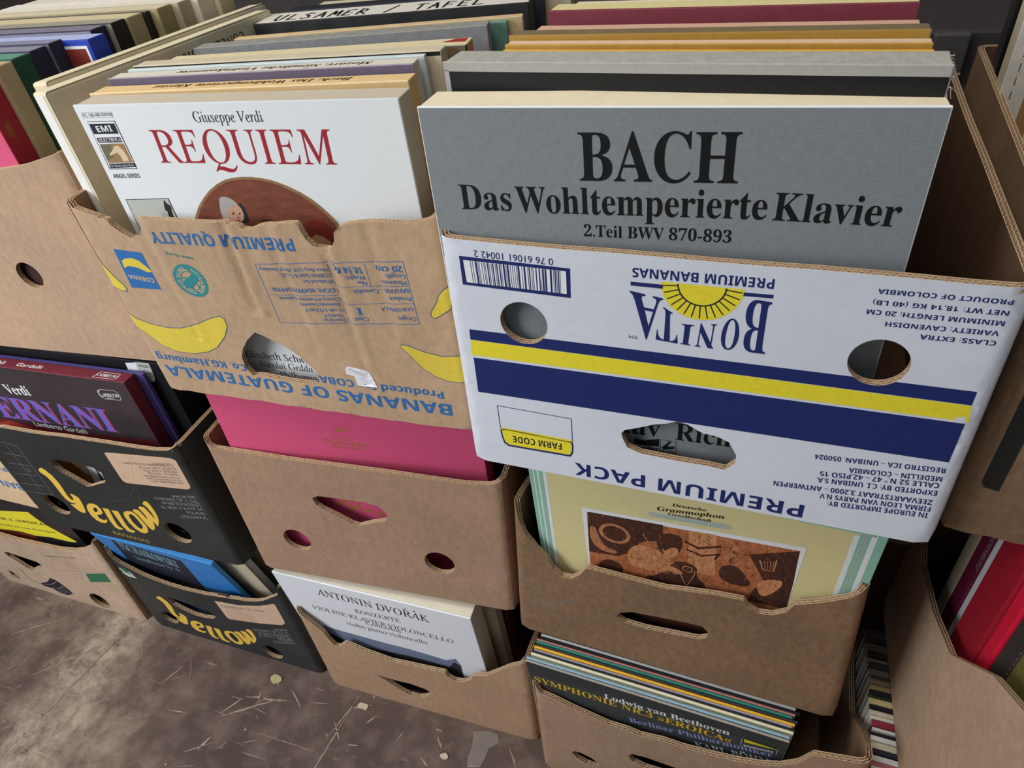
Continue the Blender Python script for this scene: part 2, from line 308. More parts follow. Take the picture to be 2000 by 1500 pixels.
  'rim': [(3.3,248.3),(5.4,241.0),(16.4,235.7),(39.8,235.0),(78.2,234.1),(115.5,232.5),(152.6,232.5),(188.8,232.6),(224.2,232.6),(258.9,232.6),(303.7,231.7),(347.5,231.3),(377.7,234.8),(388.7,241.1)],
  'holes': [[(134.8,168.2),(145.4,173.5),(173.6,174.6),(210.9,174.6),(227.3,171.3),(237.2,160.3),(237.8,153.9),(231.4,144.2),(212.3,136.9),(190.7,126.6),(182.1,128.2),(164.1,138.9),(146.0,148.8),(137.6,155.5)],('c',84.2,76.0,20.7),('c',296.4,77.4,20.8)],
  'prints': [
  ],
 },
 'pink': {
  'rim': [],
  'holes': [],
  'prints': [
   ('p','goldprint',[(158.7,273.8),(159.6,270.1),(156.5,265.5),(155.8,269.8)],0),
   ('p','goldprint',[(163.4,274.1),(164.3,270.5),(161.2,265.9),(160.5,270.2)],0),
   ('p','goldprint',[(168.1,274.5),(169.0,270.8),(165.9,266.2),(165.2,270.5)],0),
   ('p','goldprint',[(172.8,274.8),(173.7,271.2),(170.6,266.6),(169.9,270.9)],0),
   ('t','Deutsche','script','goldprint',148.0,256.0,174.2,253.7,3.7,1),
   ('t','Grammophon','script','goldprint',135.9,249.0,194.0,244.4,6.8,1),
   ('t','Gesellschaft','script','goldprint',145.1,241.4,184.5,238.7,5.0,1),
   ('l','goldprint',[(71.0,229.1),(76.3,228.6)],0.7,0),
   ('l','goldprint',[(80.2,228.4),(85.4,228.0)],0.7,0),
   ('l','goldprint',[(89.3,227.8),(94.5,227.3)],0.7,0),
   ('l','goldprint',[(98.3,227.2),(103.6,226.7)],0.7,0),
   ('l','goldprint',[(107.3,226.5),(112.6,226.1)],0.7,0),
   ('l','goldprint',[(116.3,225.9),(121.6,225.4)],0.7,0),
   ('l','goldprint',[(125.3,225.2),(130.5,224.8)],0.7,0),
   ('l','goldprint',[(134.3,224.6),(139.4,224.2)],0.7,0),
   ('l','goldprint',[(143.2,224.0),(148.3,223.5)],0.7,0),
   ('l','goldprint',[(152.1,223.4),(157.2,222.9)],0.7,0),
   ('l','goldprint',[(160.9,222.7),(166.0,222.3)],0.7,0),
   ('l','goldprint',[(169.7,222.1),(174.8,221.7)],0.7,0),
   ('l','goldprint',[(178.5,221.5),(183.6,221.0)],0.7,0),
   ('l','goldprint',[(187.3,220.9),(192.4,220.4)],0.7,0),
   ('l','goldprint',[(196.0,220.3),(201.1,219.8)],0.7,0),
   ('l','goldprint',[(204.7,219.7),(209.8,219.2)],0.7,0),
   ('l','goldprint',[(213.4,219.0),(218.4,218.6)],0.7,0),
   ('l','goldprint',[(222.0,218.4),(227.1,218.0)],0.7,0),
   ('l','goldprint',[(230.7,217.8),(235.7,217.4)],0.7,0),
   ('l','goldprint',[(239.3,217.2),(244.2,216.8)],0.7,0),
   ('l','goldprint',[(247.8,216.6),(252.8,216.2)],0.7,0),
   ('l','goldprint',[(256.3,216.0),(261.3,215.6)],0.7,0),
   ('t','Oper','script','goldprint',122.1,130.1,185.0,116.4,18.7,1),
  ],
 },
 'B0': {
  'rim': [(0.4,225.7),(12.3,215.4),(25.9,196.9),(39.7,178.2),(44.8,157.7),(50.6,144.1),(57.7,143.9),(72.7,161.4),(89.7,157.4),(104.8,151.6),(128.5,147.4),(151.9,142.8),(184.9,146.4),(217.0,149.0),(246.0,152.2),(249.2,140.7),(260.9,133.8),(277.1,139.4),(289.0,152.3),(293.9,166.1),(316.9,177.2),(338.8,201.0),(357.3,221.8),(375.3,243.6)],
  'holes': [[(109.1,80.8),(129.0,80.4),(148.6,80.0),(171.4,82.3),(198.2,78.1),(207.6,70.4),(199.2,54.8),(179.7,40.5),(162.4,39.4),(145.1,51.3),(128.4,66.0)]],
  'prints': [
  ],
 },
 'dvo': {
  'rim': [],
  'holes': [],
  'prints': [
   ('t','ANTONIN DVOŘÁK','roman','ink',67.3,277.1,251.6,274.9,18.4,1),
   ('t','KONZERTE','roman','ink2',123.1,247.6,200.0,250.9,11.0,1),
   ('t','VIOLINE·KLAVIER·VIOLONCELLO','roman','ink2',41.1,225.0,280.0,225.9,11.8,1),
   ('t','Concertos','serif','ink2',132.9,216.0,191.6,216.8,11.3,1),
   ('t','violin·piano·violoncello','serif','ink2',92.8,197.5,232.3,199.3,12.0,1),
   ('p','duskblue',[(37.8,171.6),(73.7,167.9),(112.5,166.9),(153.1,165.2),(193.5,165.8),(232.3,162.9),(255.0,160.3),(273.0,174.7),(279.1,152.4),(267.8,58.5),(246.5,-14.8),(41.6,-73.8)],0),
   ('p','duskdark',[(35.0,155.1),(63.9,137.7),(101.5,129.6),(145.2,135.5),(187.4,140.0),(227.4,139.7),(255.7,137.4),(267.9,160.9),(276.8,153.8),(276.3,119.2),(253.5,-10.5),(41.6,-73.8)],1),
  ],
 },
 'C0': {
  'rim': [(-0.9,266.6),(13.5,250.9),(33.8,247.0),(58.8,238.7),(83.5,233.3),(108.0,227.9),(132.1,230.6),(148.8,227.7),(178.8,235.9),(201.6,235.9),(234.5,242.2),(266.0,250.7),(295.9,263.7),(314.5,277.4),(331.2,299.6),(343.5,332.0),(351.4,352.4)],
  'holes': [[(50.8,91.0),(55.1,98.7),(64.7,101.3),(80.7,96.2),(90.0,88.4),(92.5,80.9),(85.6,69.9),(72.0,68.7),(58.5,76.4)],[(134.1,151.5),(139.0,161.7),(157.3,167.0),(181.4,167.6),(205.1,168.2),(210.1,160.9),(203.8,146.0),(182.6,135.4),(158.1,131.4),(140.5,137.1)]],
  'prints': [
  ],
 },
 'sym': {
  'rim': [],
  'holes': [],
  'prints': [
   ('p','slate',[(0,283),(0,312),(318,312),(318,285),(150,290)],0),
   ('t','Ludwig van Beethoven','bserif','whiteprint',103.3,276.5,256.0,283.9,13.3,1),
   ('t','SYMPHONIE NR.3 »EROICA«','bserif','gold2',7.8,260.2,259.8,262.3,16.0,1),
   ('t','Berliner Philharmoniker','bserif','lilac',135.7,226.8,308.3,259.7,13.4,1),
   ('t','KARL BÖHM','bserif','whiteprint',220.3,217.2,308.4,238.6,13.0,1),
   ('p','yellow2',[(272.0,290.6),(306.8,295.0),(307.9,284.2),(273.4,277.6)],0),
   ('t','RESONANCE','bsans','whiteprint',274.2,265.7,306.7,272.7,4.2,1),
   ('l','whiteprint',[(270.2,293.6),(270.6,263.0)],0.4,0),
   ('l','whiteprint',[(309.7,296.8),(310.0,270.1)],0.4,0),
   ('l','redbrown',[(5.4,254.8),(14.9,256.4),(30.2,246.7),(43.1,235.3),(63.0,223.6),(96.9,220.1)],1.5,0),
   ('l','redbrown',[(6.0,250.6),(14.4,251.4),(29.8,241.7),(42.7,230.2),(62.7,218.4),(96.7,215.0)],1.5,0),
   ('l','redbrown',[(6.6,246.4),(13.9,246.4),(29.3,236.7),(42.3,225.1),(62.3,213.3),(96.5,209.9)],1.5,0),
   ('p','redbrown',[(4.7,253.0),(14.4,250.9),(29.5,238.4),(42.2,224.0),(62.4,215.0),(56.8,126.4),(21.8,96.8)],0),
  ],
 },
 'C1': {
  'rim': [(4.4,240.7),(9.1,214.6),(17.0,192.3),(28.9,174.5),(42.2,158.8),(48.2,143.8),(58.0,134.0),(70.3,135.3),(81.3,147.8),(87.8,161.9),(108.6,161.8),(131.8,161.3),(154.6,161.5),(176.8,161.8),(198.4,166.7),(229.9,172.7),(256.4,175.5),(261.3,166.2),(272.0,160.2),(285.8,163.0),(298.5,174.2),(304.5,189.7),(320.6,198.5),(337.7,210.3),(350.8,220.8),(366.2,236.7)],
  'holes': [[(124.1,84.0),(127.5,92.8),(140.3,101.0),(168.0,105.3),(201.7,109.5),(219.2,110.2),(225.9,101.5),(224.9,90.7),(216.5,83.5),(192.0,80.0),(157.6,75.1),(133.8,76.0)]],
  'prints': [
   ('l','chalkblue',[(5.8,130.3),(14.0,104.9),(29.0,81.7),(44.1,57.9),(67.2,40.0)],0.7,0),
   ('l','chalkblue',[(12.7,63.0),(33.9,68.6),(52.2,77.3),(70.0,92.1)],0.7,0),
  ],
 },
 'dgg': {
  'rim': [],
  'holes': [],
  'prints': [
   ('p','whiteprint',[(54.0,251.2),(269.8,266.5),(267.1,158.5),(266.0,121.8),(58.0,90.2)],3),
   ('p','engrave',[(59.3,245.0),(265.2,259.6),(266.1,158.0),(263.8,122.8),(58.2,94.9)],4),
   ('p','engravedark',[(60.4,245.9),(138.4,252.0),(139.1,225.8),(115.4,213.4),(105.5,189.3),(91.8,177.6),(58.6,172.4)],5),
   ('r','copper',(88.4,217.8),13,17,0,360,6),
   ('p','copper',[(63.5,222.3),(65.2,222.3),(66.6,221.3),(67.8,219.3),(68.7,216.4),(69.4,212.5),(70.3,208.4),(71.4,204.3),(72.8,200.0),(74.3,195.6),(76.5,192.1),(79.2,189.6),(82.4,188.0),(86.3,187.4),(88.9,186.5),(90.4,185.3),(90.7,183.7),(89.8,181.9),(88.1,180.6),(85.5,179.9),(82.0,179.7),(77.7,180.1),(73.9,181.3),(70.5,183.2),(67.5,185.8),(65.1,189.2),(63.2,193.6),(61.9,198.8),(61.2,205.0),(61.1,212.0),(61.5,217.2),(62.3,220.7)],6),
   ('p','copper',[(71.7,172.7),(79.8,174.7),(85.9,175.7),(89.8,175.8),(91.8,175.1),(91.8,173.4),(89.8,171.8),(85.8,170.1),(79.9,168.5),(71.8,166.9),(65.8,165.9),(61.7,165.8),(59.6,166.4),(59.5,167.7),(61.5,169.2),(65.6,170.9)],6),
   ('p','copperlight',[(104.9,197.4),(107.8,202.2),(111.2,205.7),(115.1,208.0),(119.5,209.1),(124.3,209.0),(128.6,208.3),(132.5,207.1),(135.8,205.4),(138.7,203.0),(141.8,200.4),(145.0,197.5),(148.5,194.4),(152.3,191.0),(155.3,187.6),(157.6,184.2),(159.3,180.9),(160.2,177.6),(160.2,174.8),(159.1,172.4),(156.9,170.5),(153.7,169.0),(149.9,167.8),(145.4,166.9),(140.3,166.3),(134.5,165.9),(128.8,165.4),(123.4,164.9),(118.1,164.2),(113.0,163.5),(108.9,164.7),(105.7,167.8),(103.5,172.9),(102.3,179.8),(102.1,186.2),(103.0,192.1)],6),
   ('p','engravedark',[(134.1,230.5),(135.9,233.9),(138.2,236.7),(140.8,238.7),(143.9,240.1),(147.3,240.8),(150.3,240.8),(152.9,240.2),(155.1,238.9),(156.9,237.0),(158.1,234.1),(158.6,230.3),(158.6,225.6),(157.9,219.8),(156.8,214.7),(155.3,210.3),(153.4,206.5),(151.2,203.4),(148.8,201.3),(146.3,200.2),(143.6,200.1),(140.7,201.1),(138.3,203.2),(136.2,206.6),(134.5,211.1),(133.2,216.8),(132.7,222.0),(133.0,226.5)],7),
   ('p','engravedark',[(161.6,196.5),(167.5,195.5),(171.8,193.7),(174.5,190.9),(175.6,187.2),(175.1,182.6),(175.5,178.3),(176.7,174.4),(178.8,170.9),(181.8,167.8),(184.0,164.3),(185.4,160.4),(186.1,156.1),(186.0,151.4),(183.5,147.4),(178.7,144.3),(171.3,141.8),(161.5,140.2),(152.1,139.6),(143.3,140.1),(135.0,141.7),(127.3,144.4),(123.1,147.3),(122.4,150.5),(125.2,154.0),(131.5,157.7),(136.9,162.7),(141.5,168.9),(145.3,176.5),(148.3,185.2),(152.0,191.4),(156.4,195.1)],6),
   ('p','copperlight',[(141.4,214.5),(143.7,216.5),(145.9,217.9),(148.0,218.8),(150.0,219.1),(152.0,218.9),(153.4,217.9),(154.4,216.0),(154.8,213.4),(154.8,209.9),(154.3,206.7),(153.5,203.9),(152.2,201.5),(150.5,199.5),(148.8,198.1),(147.1,197.4),(145.4,197.4),(143.8,197.9),(142.4,199.2),(141.1,201.1),(140.1,203.6),(139.2,206.8),(139.1,209.6),(139.8,212.2)],8),
   ('p','engravedark',[(131.4,232.5),(131.6,234.6),(131.9,235.6),(132.1,235.6),(132.4,234.6),(132.8,232.5),(132.9,231.0),(132.8,229.9),(132.5,229.4),(132.0,229.4),(131.6,229.9),(131.4,230.9)],8),
   ('p','engravedark',[(134.6,232.8),(134.7,234.8),(135.0,235.9),(135.2,235.9),(135.6,234.9),(135.9,232.9),(136.1,231.4),(136.0,230.3),(135.6,229.8),(135.1,229.8),(134.7,230.3),(134.6,231.3)],8),
   ('p','engravedark',[(137.7,233.2),(137.9,235.1),(138.1,236.1),(138.3,236.1),(138.7,235.1),(139.0,233.2),(139.2,231.7),(139.1,230.8),(138.8,230.3),(138.2,230.3),(137.8,230.7),(137.7,231.7)],8),
   ('p','engravedark',[(140.8,233.5),(140.9,235.4),(141.2,236.3),(141.4,236.3),(141.8,235.4),(142.1,233.5),(142.3,232.1),(142.2,231.2),(141.9,230.7),(141.3,230.7),(141.0,231.1),(140.8,232.1)],8),
   ('p','engravedark',[(143.9,233.8),(144.0,235.6),(144.3,236.5),(144.5,236.5),(144.8,235.6),(145.2,233.9),(145.3,232.5),(145.3,231.6),(144.9,231.1),(144.4,231.1),(144.0,231.6),(143.9,232.5)],8),
   ('p','engravedark',[(146.9,234.1),(147.1,235.9),(147.3,236.8),(147.6,236.8),(147.9,235.9),(148.3,234.2),(148.4,232.9),(148.3,232.0),(148.0,231.6),(147.5,231.6),(147.1,232.0),(146.9,232.8)],8),
   ('p','engravedark',[(150.0,234.5),(150.2,236.1),(150.4,237.0),(150.7,237.0),(151.0,236.2),(151.3,234.5),(151.5,233.3),(151.4,232.4),(151.1,232.0),(150.6,232.0),(150.2,232.4),(150.0,233.2)],8),
   ('p','engravedark',[(153.1,234.8),(153.2,236.4),(153.4,237.2),(153.7,237.2),(154.0,236.4),(154.4,234.8),(154.5,233.6),(154.5,232.8),(154.1,232.4),(153.6,232.4),(153.2,232.8),(153.1,233.6)],8),
   ('p','engravedark',[(156.1,235.1),(156.3,236.7),(156.5,237.4),(156.7,237.4),(157.1,236.7),(157.4,235.2),(157.6,234.0),(157.5,233.3),(157.2,232.9),(156.7,232.8),(156.3,233.2),(156.1,234.0)],8),
   ('p','engravedark',[(142.2,219.0),(144.1,221.7),(146.1,223.7),(148.2,225.1),(150.4,225.8),(152.7,225.8),(154.4,225.4),(155.5,224.6),(156.0,223.3),(155.9,221.6),(155.3,220.2),(154.3,219.2),(152.8,218.5),(150.8,218.3),(149.0,217.4),(147.2,216.0),(145.5,214.0),(143.9,211.4),(142.6,209.8),(141.5,209.5),(140.7,210.2),(140.2,212.1),(140.2,214.2),(140.9,216.5)],9),
   ('l','copper',[(118.5,229.7),(125.0,214.5),(133.4,196.8)],1.3,9),
   ('p','copperlight',[(146.7,183.4),(150.0,182.6),(152.9,181.7),(155.4,180.5),(157.7,179.2),(159.5,177.7),(160.7,176.3),(161.2,174.9),(160.9,173.6),(160.0,172.4),(158.6,171.7),(156.9,171.3),(154.8,171.4),(152.4,172.0),(150.0,172.3),(147.8,172.5),(145.6,172.5),(143.6,172.3),(142.1,173.0),(141.3,174.5),(141.0,176.8),(141.3,179.9),(142.4,182.0),(144.2,183.2)],9),
   ('l','copperlight',[(158.4,174.2),(166.0,150.2),(172.8,174.8),(173.8,184.2)],0.9,9),
   ('r','copperlight',(165.9,185.0),4.5,5.6,0,360,9),
   ('p','copperlight',[(164.0,252.9),(190.2,255.5),(194.1,184.7),(166.1,180.7)],5),
   ('l','engravedark',[(162.0,232.4),(174.4,226.7),(194.5,237.7)],3.5,6),
   ('l','engravedark',[(164.1,219.7),(178.2,214.6),(194.8,224.5),(191.8,215.0)],2.5,6),
   ('l','copper',[(197.7,252.1),(209.4,249.1),(209.5,233.4),(201.9,219.4)],5,6),
   ('p','engravedark',[(199.1,204.0),(201.1,206.7),(203.3,208.7),(205.6,210.1),(208.0,210.8),(210.6,210.9),(213.4,209.7),(216.5,207.0),(219.7,203.0),(223.3,197.5),(225.8,192.6),(227.4,188.3),(228.0,184.5),(227.6,181.4),(225.5,179.1),(221.9,177.7),(216.6,177.2),(209.7,177.6),(204.3,179.3),(200.4,182.3),(198.0,186.5),(197.2,191.9),(197.1,196.7),(197.7,200.7)],6),
   ('p','engravedark',[(222.1,236.2),(264.7,259.4),(266.9,207.3),(267.1,154.4),(229.4,153.5),(232.7,179.4),(243.3,190.4)],5),
   ('l','copperlight',[(232.8,230.1),(237.3,215.8),(247.1,217.5),(247.5,236.5)],1.2,7),
   ('l','copperlight',[(234.3,229.4),(237.3,215.8)],0.5,7),
   ('l','copperlight',[(237.0,230.6),(239.5,216.8)],0.5,7),
   ('l','copperlight',[(239.7,231.8),(241.7,217.8)],0.5,7),
   ('l','copperlight',[(242.3,232.9),(243.8,218.8)],0.5,7),
   ('l','copperlight',[(245.0,234.1),(246.0,219.7)],0.5,7),
   ('p','copperlight',[(238.4,196.0),(242.0,199.1),(245.5,201.5),(249.0,203.1),(252.3,203.9),(255.5,204.0),(257.3,202.4),(257.7,199.1),(256.8,194.0),(254.5,187.1),(252.0,181.1),(249.5,176.2),(246.9,172.3),(244.3,169.5),(241.8,169.0),(239.5,170.9),(237.5,175.1),(235.6,181.6),(235.1,187.2),(236.1,192.0)],7),
   ('p','engravedark',[(72.0,157.7),(74.3,161.5),(76.9,164.1),(79.8,165.8),(83.0,166.4),(86.5,166.0),(89.5,164.9),(92.0,163.2),(94.2,160.8),(95.9,157.7),(96.7,154.4),(96.6,150.9),(95.7,147.1),(93.9,143.1),(91.0,140.0),(87.0,137.7),(81.8,136.4),(75.5,135.9),(70.9,136.6),(68.1,138.5),(66.9,141.6),(67.5,145.8),(68.6,149.9),(70.1,153.9)],6),
   ('p','engravedark',[(58.1,92.5),(269.8,124.0),(284.3,-15.3),(67.0,-102.8)],4),
   ('l','engravedark',[(113.4,183.6),(114.3,180.1),(115.2,176.7)],0.3,8),
   ('l','copper',[(252.3,206.3),(253.1,207.1),(254.1,207.5)],0.3,8),
   ('l','copper',[(180.1,207.7),(181.1,207.7),(182.1,208.1)],0.4,8),
   ('l','engravedark',[(201.7,246.5),(202.3,247.1),(202.9,247.5)],0.3,8),
   ('l','copper',[(219.9,153.7),(219.5,151.3),(218.9,149.0)],0.4,8),
   ('l','copper',[(90.1,203.3),(91.0,203.5),(91.9,204.0)],0.4,8),
   ('l','copper',[(241.4,210.7),(241.1,207.9),(240.7,205.2)],0.3,8),
   ('l','engravedark',[(254.6,181.9),(256.5,181.5),(258.3,180.0)],0.4,8),
   ('l','engravedark',[(133.2,185.9),(134.7,187.6),(136.3,188.9)],0.4,8),
   ('l','engravedark',[(261.8,248.2),(262.9,248.5),(264.0,249.2)],0.3,8),
   ('l','engravedark',[(150.7,236.8),(152.1,238.8),(153.1,241.3)],0.3,8),
   ('l','engravedark',[(252.1,227.3),(254.1,227.0),(256.1,227.2)],0.2,8),
   ('l','engravedark',[(181.4,139.8),(181.1,137.5),(181.0,135.2)],0.4,8),
   ('l','copper',[(135.6,208.0),(137.7,207.7),(139.9,207.7)],0.4,8),
   ('l','engravedark',[(147.6,146.3),(148.4,147.1),(149.3,147.4)],0.3,8),
   ('l','engravedark',[(213.0,228.6),(213.7,226.7),(214.6,225.1)],0.3,8),
   ('l','engravedark',[(61.5,194.6),(62.7,196.0),(63.9,197.5)],0.2,8),
   ('l','copper',[(196.7,201.2),(197.5,198.9),(198.6,196.8)],0.2,8),
   ('l','engravedark',[(71.8,162.4),(72.2,160.6),(72.6,158.9)],0.2,8),
   ('l','engravedark',[(101.2,155.0),(102.3,156.1),(103.5,157.0)],0.4,8),
   ('l','engravedark',[(64.3,175.4),(65.6,175.4),(66.9,175.7)],0.2,8),
   ('l','engravedark',[(102.0,195.9),(102.9,196.1),(103.7,196.4)],0.4,8),
   ('l','engravedark',[(110.3,149.2),(111.1,149.0),(111.8,148.5)],0.4,8),
   ('l','engravedark',[(158.7,225.6),(159.3,225.4),(159.9,225.0)],0.4,8),
   ('l','engravedark',[(235.1,236.2),(235.6,234.4),(235.9,232.5)],0.4,8),
   ('l','copper',[(136.2,234.5),(136.6,232.2),(136.8,229.6)],0.3,8),
   ('l','engravedark',[(152.4,202.5),(152.2,201.3),(152.0,200.0)],0.2,8),
   ('l','engravedark',[(252.3,233.4),(251.9,230.1),(251.3,226.9)],0.3,8),
   ('l','engravedark',[(254.5,160.2),(256.0,163.2),(257.2,166.8)],0.2,8),
   ('l','engravedark',[(254.7,180.5),(256.6,179.6),(258.4,177.8)],0.2,8),
   ('l','copper',[(217.1,236.1),(217.7,234.8),(218.5,233.9)],0.2,8),
   ('l','copper',[(248.1,244.6),(249.0,244.2),(249.8,243.4)],0.4,8),
   ('l','engravedark',[(74.0,219.2),(75.6,219.0),(77.0,218.3)],0.2,8),
   ('l','copper',[(121.9,140.0),(124.1,140.2),(126.4,141.7)],0.2,8),
   ('l','engravedark',[(120.6,217.4),(121.9,219.3),(123.0,221.7)],0.4,8),
   ('l','copper',[(61.2,237.6),(62.0,237.6),(62.8,238.0)],0.4,8),
   ('l','engravedark',[(236.8,246.6),(237.8,248.2),(238.6,250.1)],0.3,8),
   ('l','copper',[(201.8,187.6),(202.2,185.8),(202.3,183.8)],0.2,8),
   ('l','engravedark',[(183.8,169.8),(183.2,166.1),(182.5,162.3)],0.3,8),
   ('l','copper',[(194.8,162.8),(194.6,159.5),(194.8,156.1)],0.2,8),
   ('l','copper',[(199.5,166.2),(200.0,164.0),(200.5,161.6)],0.2,8),
   ('l','copper',[(109.1,216.3),(109.8,217.1),(110.5,218.0)],0.2,8),
   ('l','copper',[(65.9,206.0),(67.9,208.4),(69.8,211.2)],0.4,8),
   ('l','engravedark',[(262.2,176.9),(263.7,178.9),(265.2,180.6)],0.3,8),
   ('l','copper',[(82.3,174.9),(83.9,175.3),(85.5,176.1)],0.2,8),
   ('l','engravedark',[(81.3,233.9),(80.9,232.3),(80.9,230.6)],0.2,8),
   ('l','engravedark',[(85.4,188.6),(85.8,185.8),(85.9,182.8)],0.4,8),
   ('l','engravedark',[(184.1,192.6),(184.8,192.3),(185.5,191.8)],0.3,8),
   ('l','engravedark',[(240.9,237.0),(241.8,237.2),(242.6,237.7)],0.3,8),
   ('l','engravedark',[(216.7,145.2),(217.4,143.2),(218.2,141.3)],0.3,8),
   ('l','copper',[(217.4,237.3),(218.9,239.0),(220.4,240.5)],0.2,8),
   ('l','copper',[(151.1,144.0),(151.9,143.7),(152.6,143.2)],0.3,8),
   ('l','engravedark',[(238.2,241.5),(238.9,241.3),(239.7,241.1)],0.4,8),
   ('l','engravedark',[(180.6,161.5),(180.0,158.3),(179.4,155.2)],0.4,8),
   ('l','engravedark',[(128.4,218.1),(128.0,216.4),(127.5,214.7)],0.3,8),
   ('l','engravedark',[(222.4,239.5),(222.1,236.5),(222.2,233.4)],0.3,8),
   ('l','engravedark',[(220.0,156.6),(219.4,152.9),(218.3,149.5)],0.3,8),
   ('l','engravedark',[(111.5,220.6),(113.7,220.3),(115.8,219.1)],0.4,8),
   ('l','engravedark',[(222.6,240.2),(224.0,241.7),(225.6,242.6)],0.2,8),
   ('l','engravedark',[(70.4,223.4),(72.4,223.9),(74.5,225.2)],0.3,8),
   ('l','engravedark',[(247.2,252.6),(246.9,250.1),(246.4,247.6)],0.2,8),
   ('l','copper',[(133.9,205.5),(134.9,205.6),(135.8,205.5)],0.3,8),
   ('l','copper',[(177.1,238.7),(177.4,237.7),(177.8,236.7)],0.4,8),
   ('l','copper',[(247.1,246.3),(248.0,243.9),(249.1,241.7)],0.3,8),
   ('l','engravedark',[(208.5,180.2),(208.8,178.8),(208.9,177.3)],0.4,8),
   ('l','engravedark',[(175.4,239.3),(175.1,236.7),(175.2,234.2)],0.4,8),
   ('l','copper',[(182.0,232.2),(182.8,231.8),(183.5,231.1)],0.2,8),
   ('l','copper',[(252.0,242.0),(252.8,239.6),(253.5,237.0)],0.3,8),
   ('l','engravedark',[(200.7,202.6),(201.5,199.6),(202.1,196.3)],0.4,8),
   ('l','copper',[(223.1,194.9),(223.0,192.7),(222.9,190.4)],0.2,8),
   ('l','engravedark',[(90.3,189.5),(90.6,187.7),(90.8,185.8)],0.4,8),
   ('l','engravedark',[(258.9,209.3),(260.0,209.1),(261.1,208.5)],0.2,8),
   ('l','engravedark',[(190.9,174.9),(192.6,176.9),(194.4,178.5)],0.4,8),
   ('l','engravedark',[(185.9,175.7),(185.2,172.0),(184.2,168.4)],0.4,8),
   ('l','engravedark',[(231.8,195.6),(233.3,195.5),(234.8,196.0)],0.3,8),
   ('l','copper',[(126.3,146.9),(125.1,142.6),(123.4,138.8)],0.3,8),
   ('l','engravedark',[(249.5,223.7),(249.1,220.0),(248.4,216.3)],0.4,8),
   ('l','engravedark',[(200.7,250.0),(202.4,250.1),(204.0,251.0)],0.3,8),
   ('l','copper',[(175.2,199.9),(177.1,199.8),(179.0,200.3)],0.2,8),
   ('l','engravedark',[(123.8,170.5),(124.6,170.2),(125.4,169.5)],0.2,8),
   ('l','engravedark',[(195.2,196.5),(194.6,193.8),(193.6,191.3)],0.3,8),
   ('l','engravedark',[(137.5,167.5),(139.6,167.5),(141.8,167.3)],0.4,8),
   ('l','copper',[(217.9,217.2),(219.9,216.4),(221.7,214.7)],0.4,8),
   ('l','engravedark',[(109.6,211.0),(110.9,210.8),(112.1,210.1)],0.3,8),
   ('l','engravedark',[(162.4,243.3),(162.1,241.6),(161.8,240.0)],0.3,8),
   ('l','engravedark',[(222.0,211.1),(223.3,211.1),(224.5,211.9)],0.3,8),
   ('l','engravedark',[(142.9,188.4),(144.2,189.6),(145.6,190.2)],0.2,8),
   ('l','engravedark',[(143.8,147.3),(144.7,148.6),(145.5,150.2)],0.3,8),
   ('l','copper',[(172.2,178.3),(173.0,178.3),(173.8,178.6)],0.2,8),
   ('l','engravedark',[(238.5,212.4),(239.1,210.4),(239.6,208.3)],0.2,8),
   ('l','engravedark',[(67.6,185.4),(68.7,185.3),(69.8,185.2)],0.2,8),
   ('l','engravedark',[(194.6,214.9),(196.1,214.7),(197.6,214.0)],0.3,8),
   ('l','engravedark',[(228.8,204.4),(229.5,202.3),(230.2,200.1)],0.4,8),
   ('l','engravedark',[(195.9,215.2),(196.6,215.2),(197.3,215.3)],0.3,8),
   ('l','copper',[(61.8,240.4),(62.5,240.5),(63.2,240.5)],0.2,8),
   ('l','engravedark',[(206.6,149.3),(208.6,148.6),(210.6,147.1)],0.4,8),
   ('l','copper',[(261.3,151.3),(262.5,151.2),(263.7,150.8)],0.2,8),
   ('l','copper',[(126.4,145.9),(128.0,146.0),(129.6,146.0)],0.2,8),
   ('l','copper',[(222.5,172.0),(223.4,173.6),(224.1,175.5)],0.3,8),
   ('l','copper',[(159.8,168.8),(160.4,167.2),(161.1,165.9)],0.4,8),
   ('l','engravedark',[(70.0,224.7),(72.1,225.2),(74.4,226.7)],0.3,8),
   ('l','copper',[(194.2,160.4),(196.3,160.1),(198.2,158.9)],0.3,8),
   ('l','engravedark',[(247.1,185.3),(247.5,184.4),(248.0,183.7)],0.3,8),
   ('l','engravedark',[(129.6,196.7),(130.7,196.8),(131.8,197.3)],0.4,8),
   ('l','engravedark',[(90.7,122.9),(91.8,122.7),(92.8,121.9)],0.4,8),
   ('l','engravedark',[(173.8,194.5),(174.9,195.5),(176.0,196.2)],0.3,8),
   ('l','engravedark',[(192.0,248.2),(193.4,248.0),(194.9,247.2)],0.2,8),
   ('l','engravedark',[(244.1,247.2),(243.7,245.2),(243.2,243.3)],0.4,8),
   ('l','engravedark',[(228.6,155.7),(229.3,153.6),(229.8,151.3)],0.3,8),
   ('l','copper',[(258.9,209.8),(258.7,208.1),(258.5,206.5)],0.3,8),
   ('l','engravedark',[(198.6,215.8),(200.0,215.8),(201.3,216.5)],0.3,8),
   ('l','engravedark',[(202.3,185.3),(203.3,184.9),(204.2,184.1)],0.3,8),
   ('l','engravedark',[(153.8,240.9),(154.9,240.5),(155.9,239.8)],0.4,8),
   ('l','copper',[(253.4,144.4),(254.5,145.9),(255.7,147.2)],0.3,8),
   ('l','copper',[(102.7,172.5),(101.9,169.7),(100.9,167.0)],0.3,8),
   ('l','engravedark',[(185.1,248.4),(185.9,248.6),(186.8,249.2)],0.3,8),
   ('l','copper',[(175.6,178.4),(176.5,178.6),(177.5,179.2)],0.3,8),
   ('l','copper',[(137.8,161.3),(138.2,159.9),(138.6,158.5)],0.3,8),
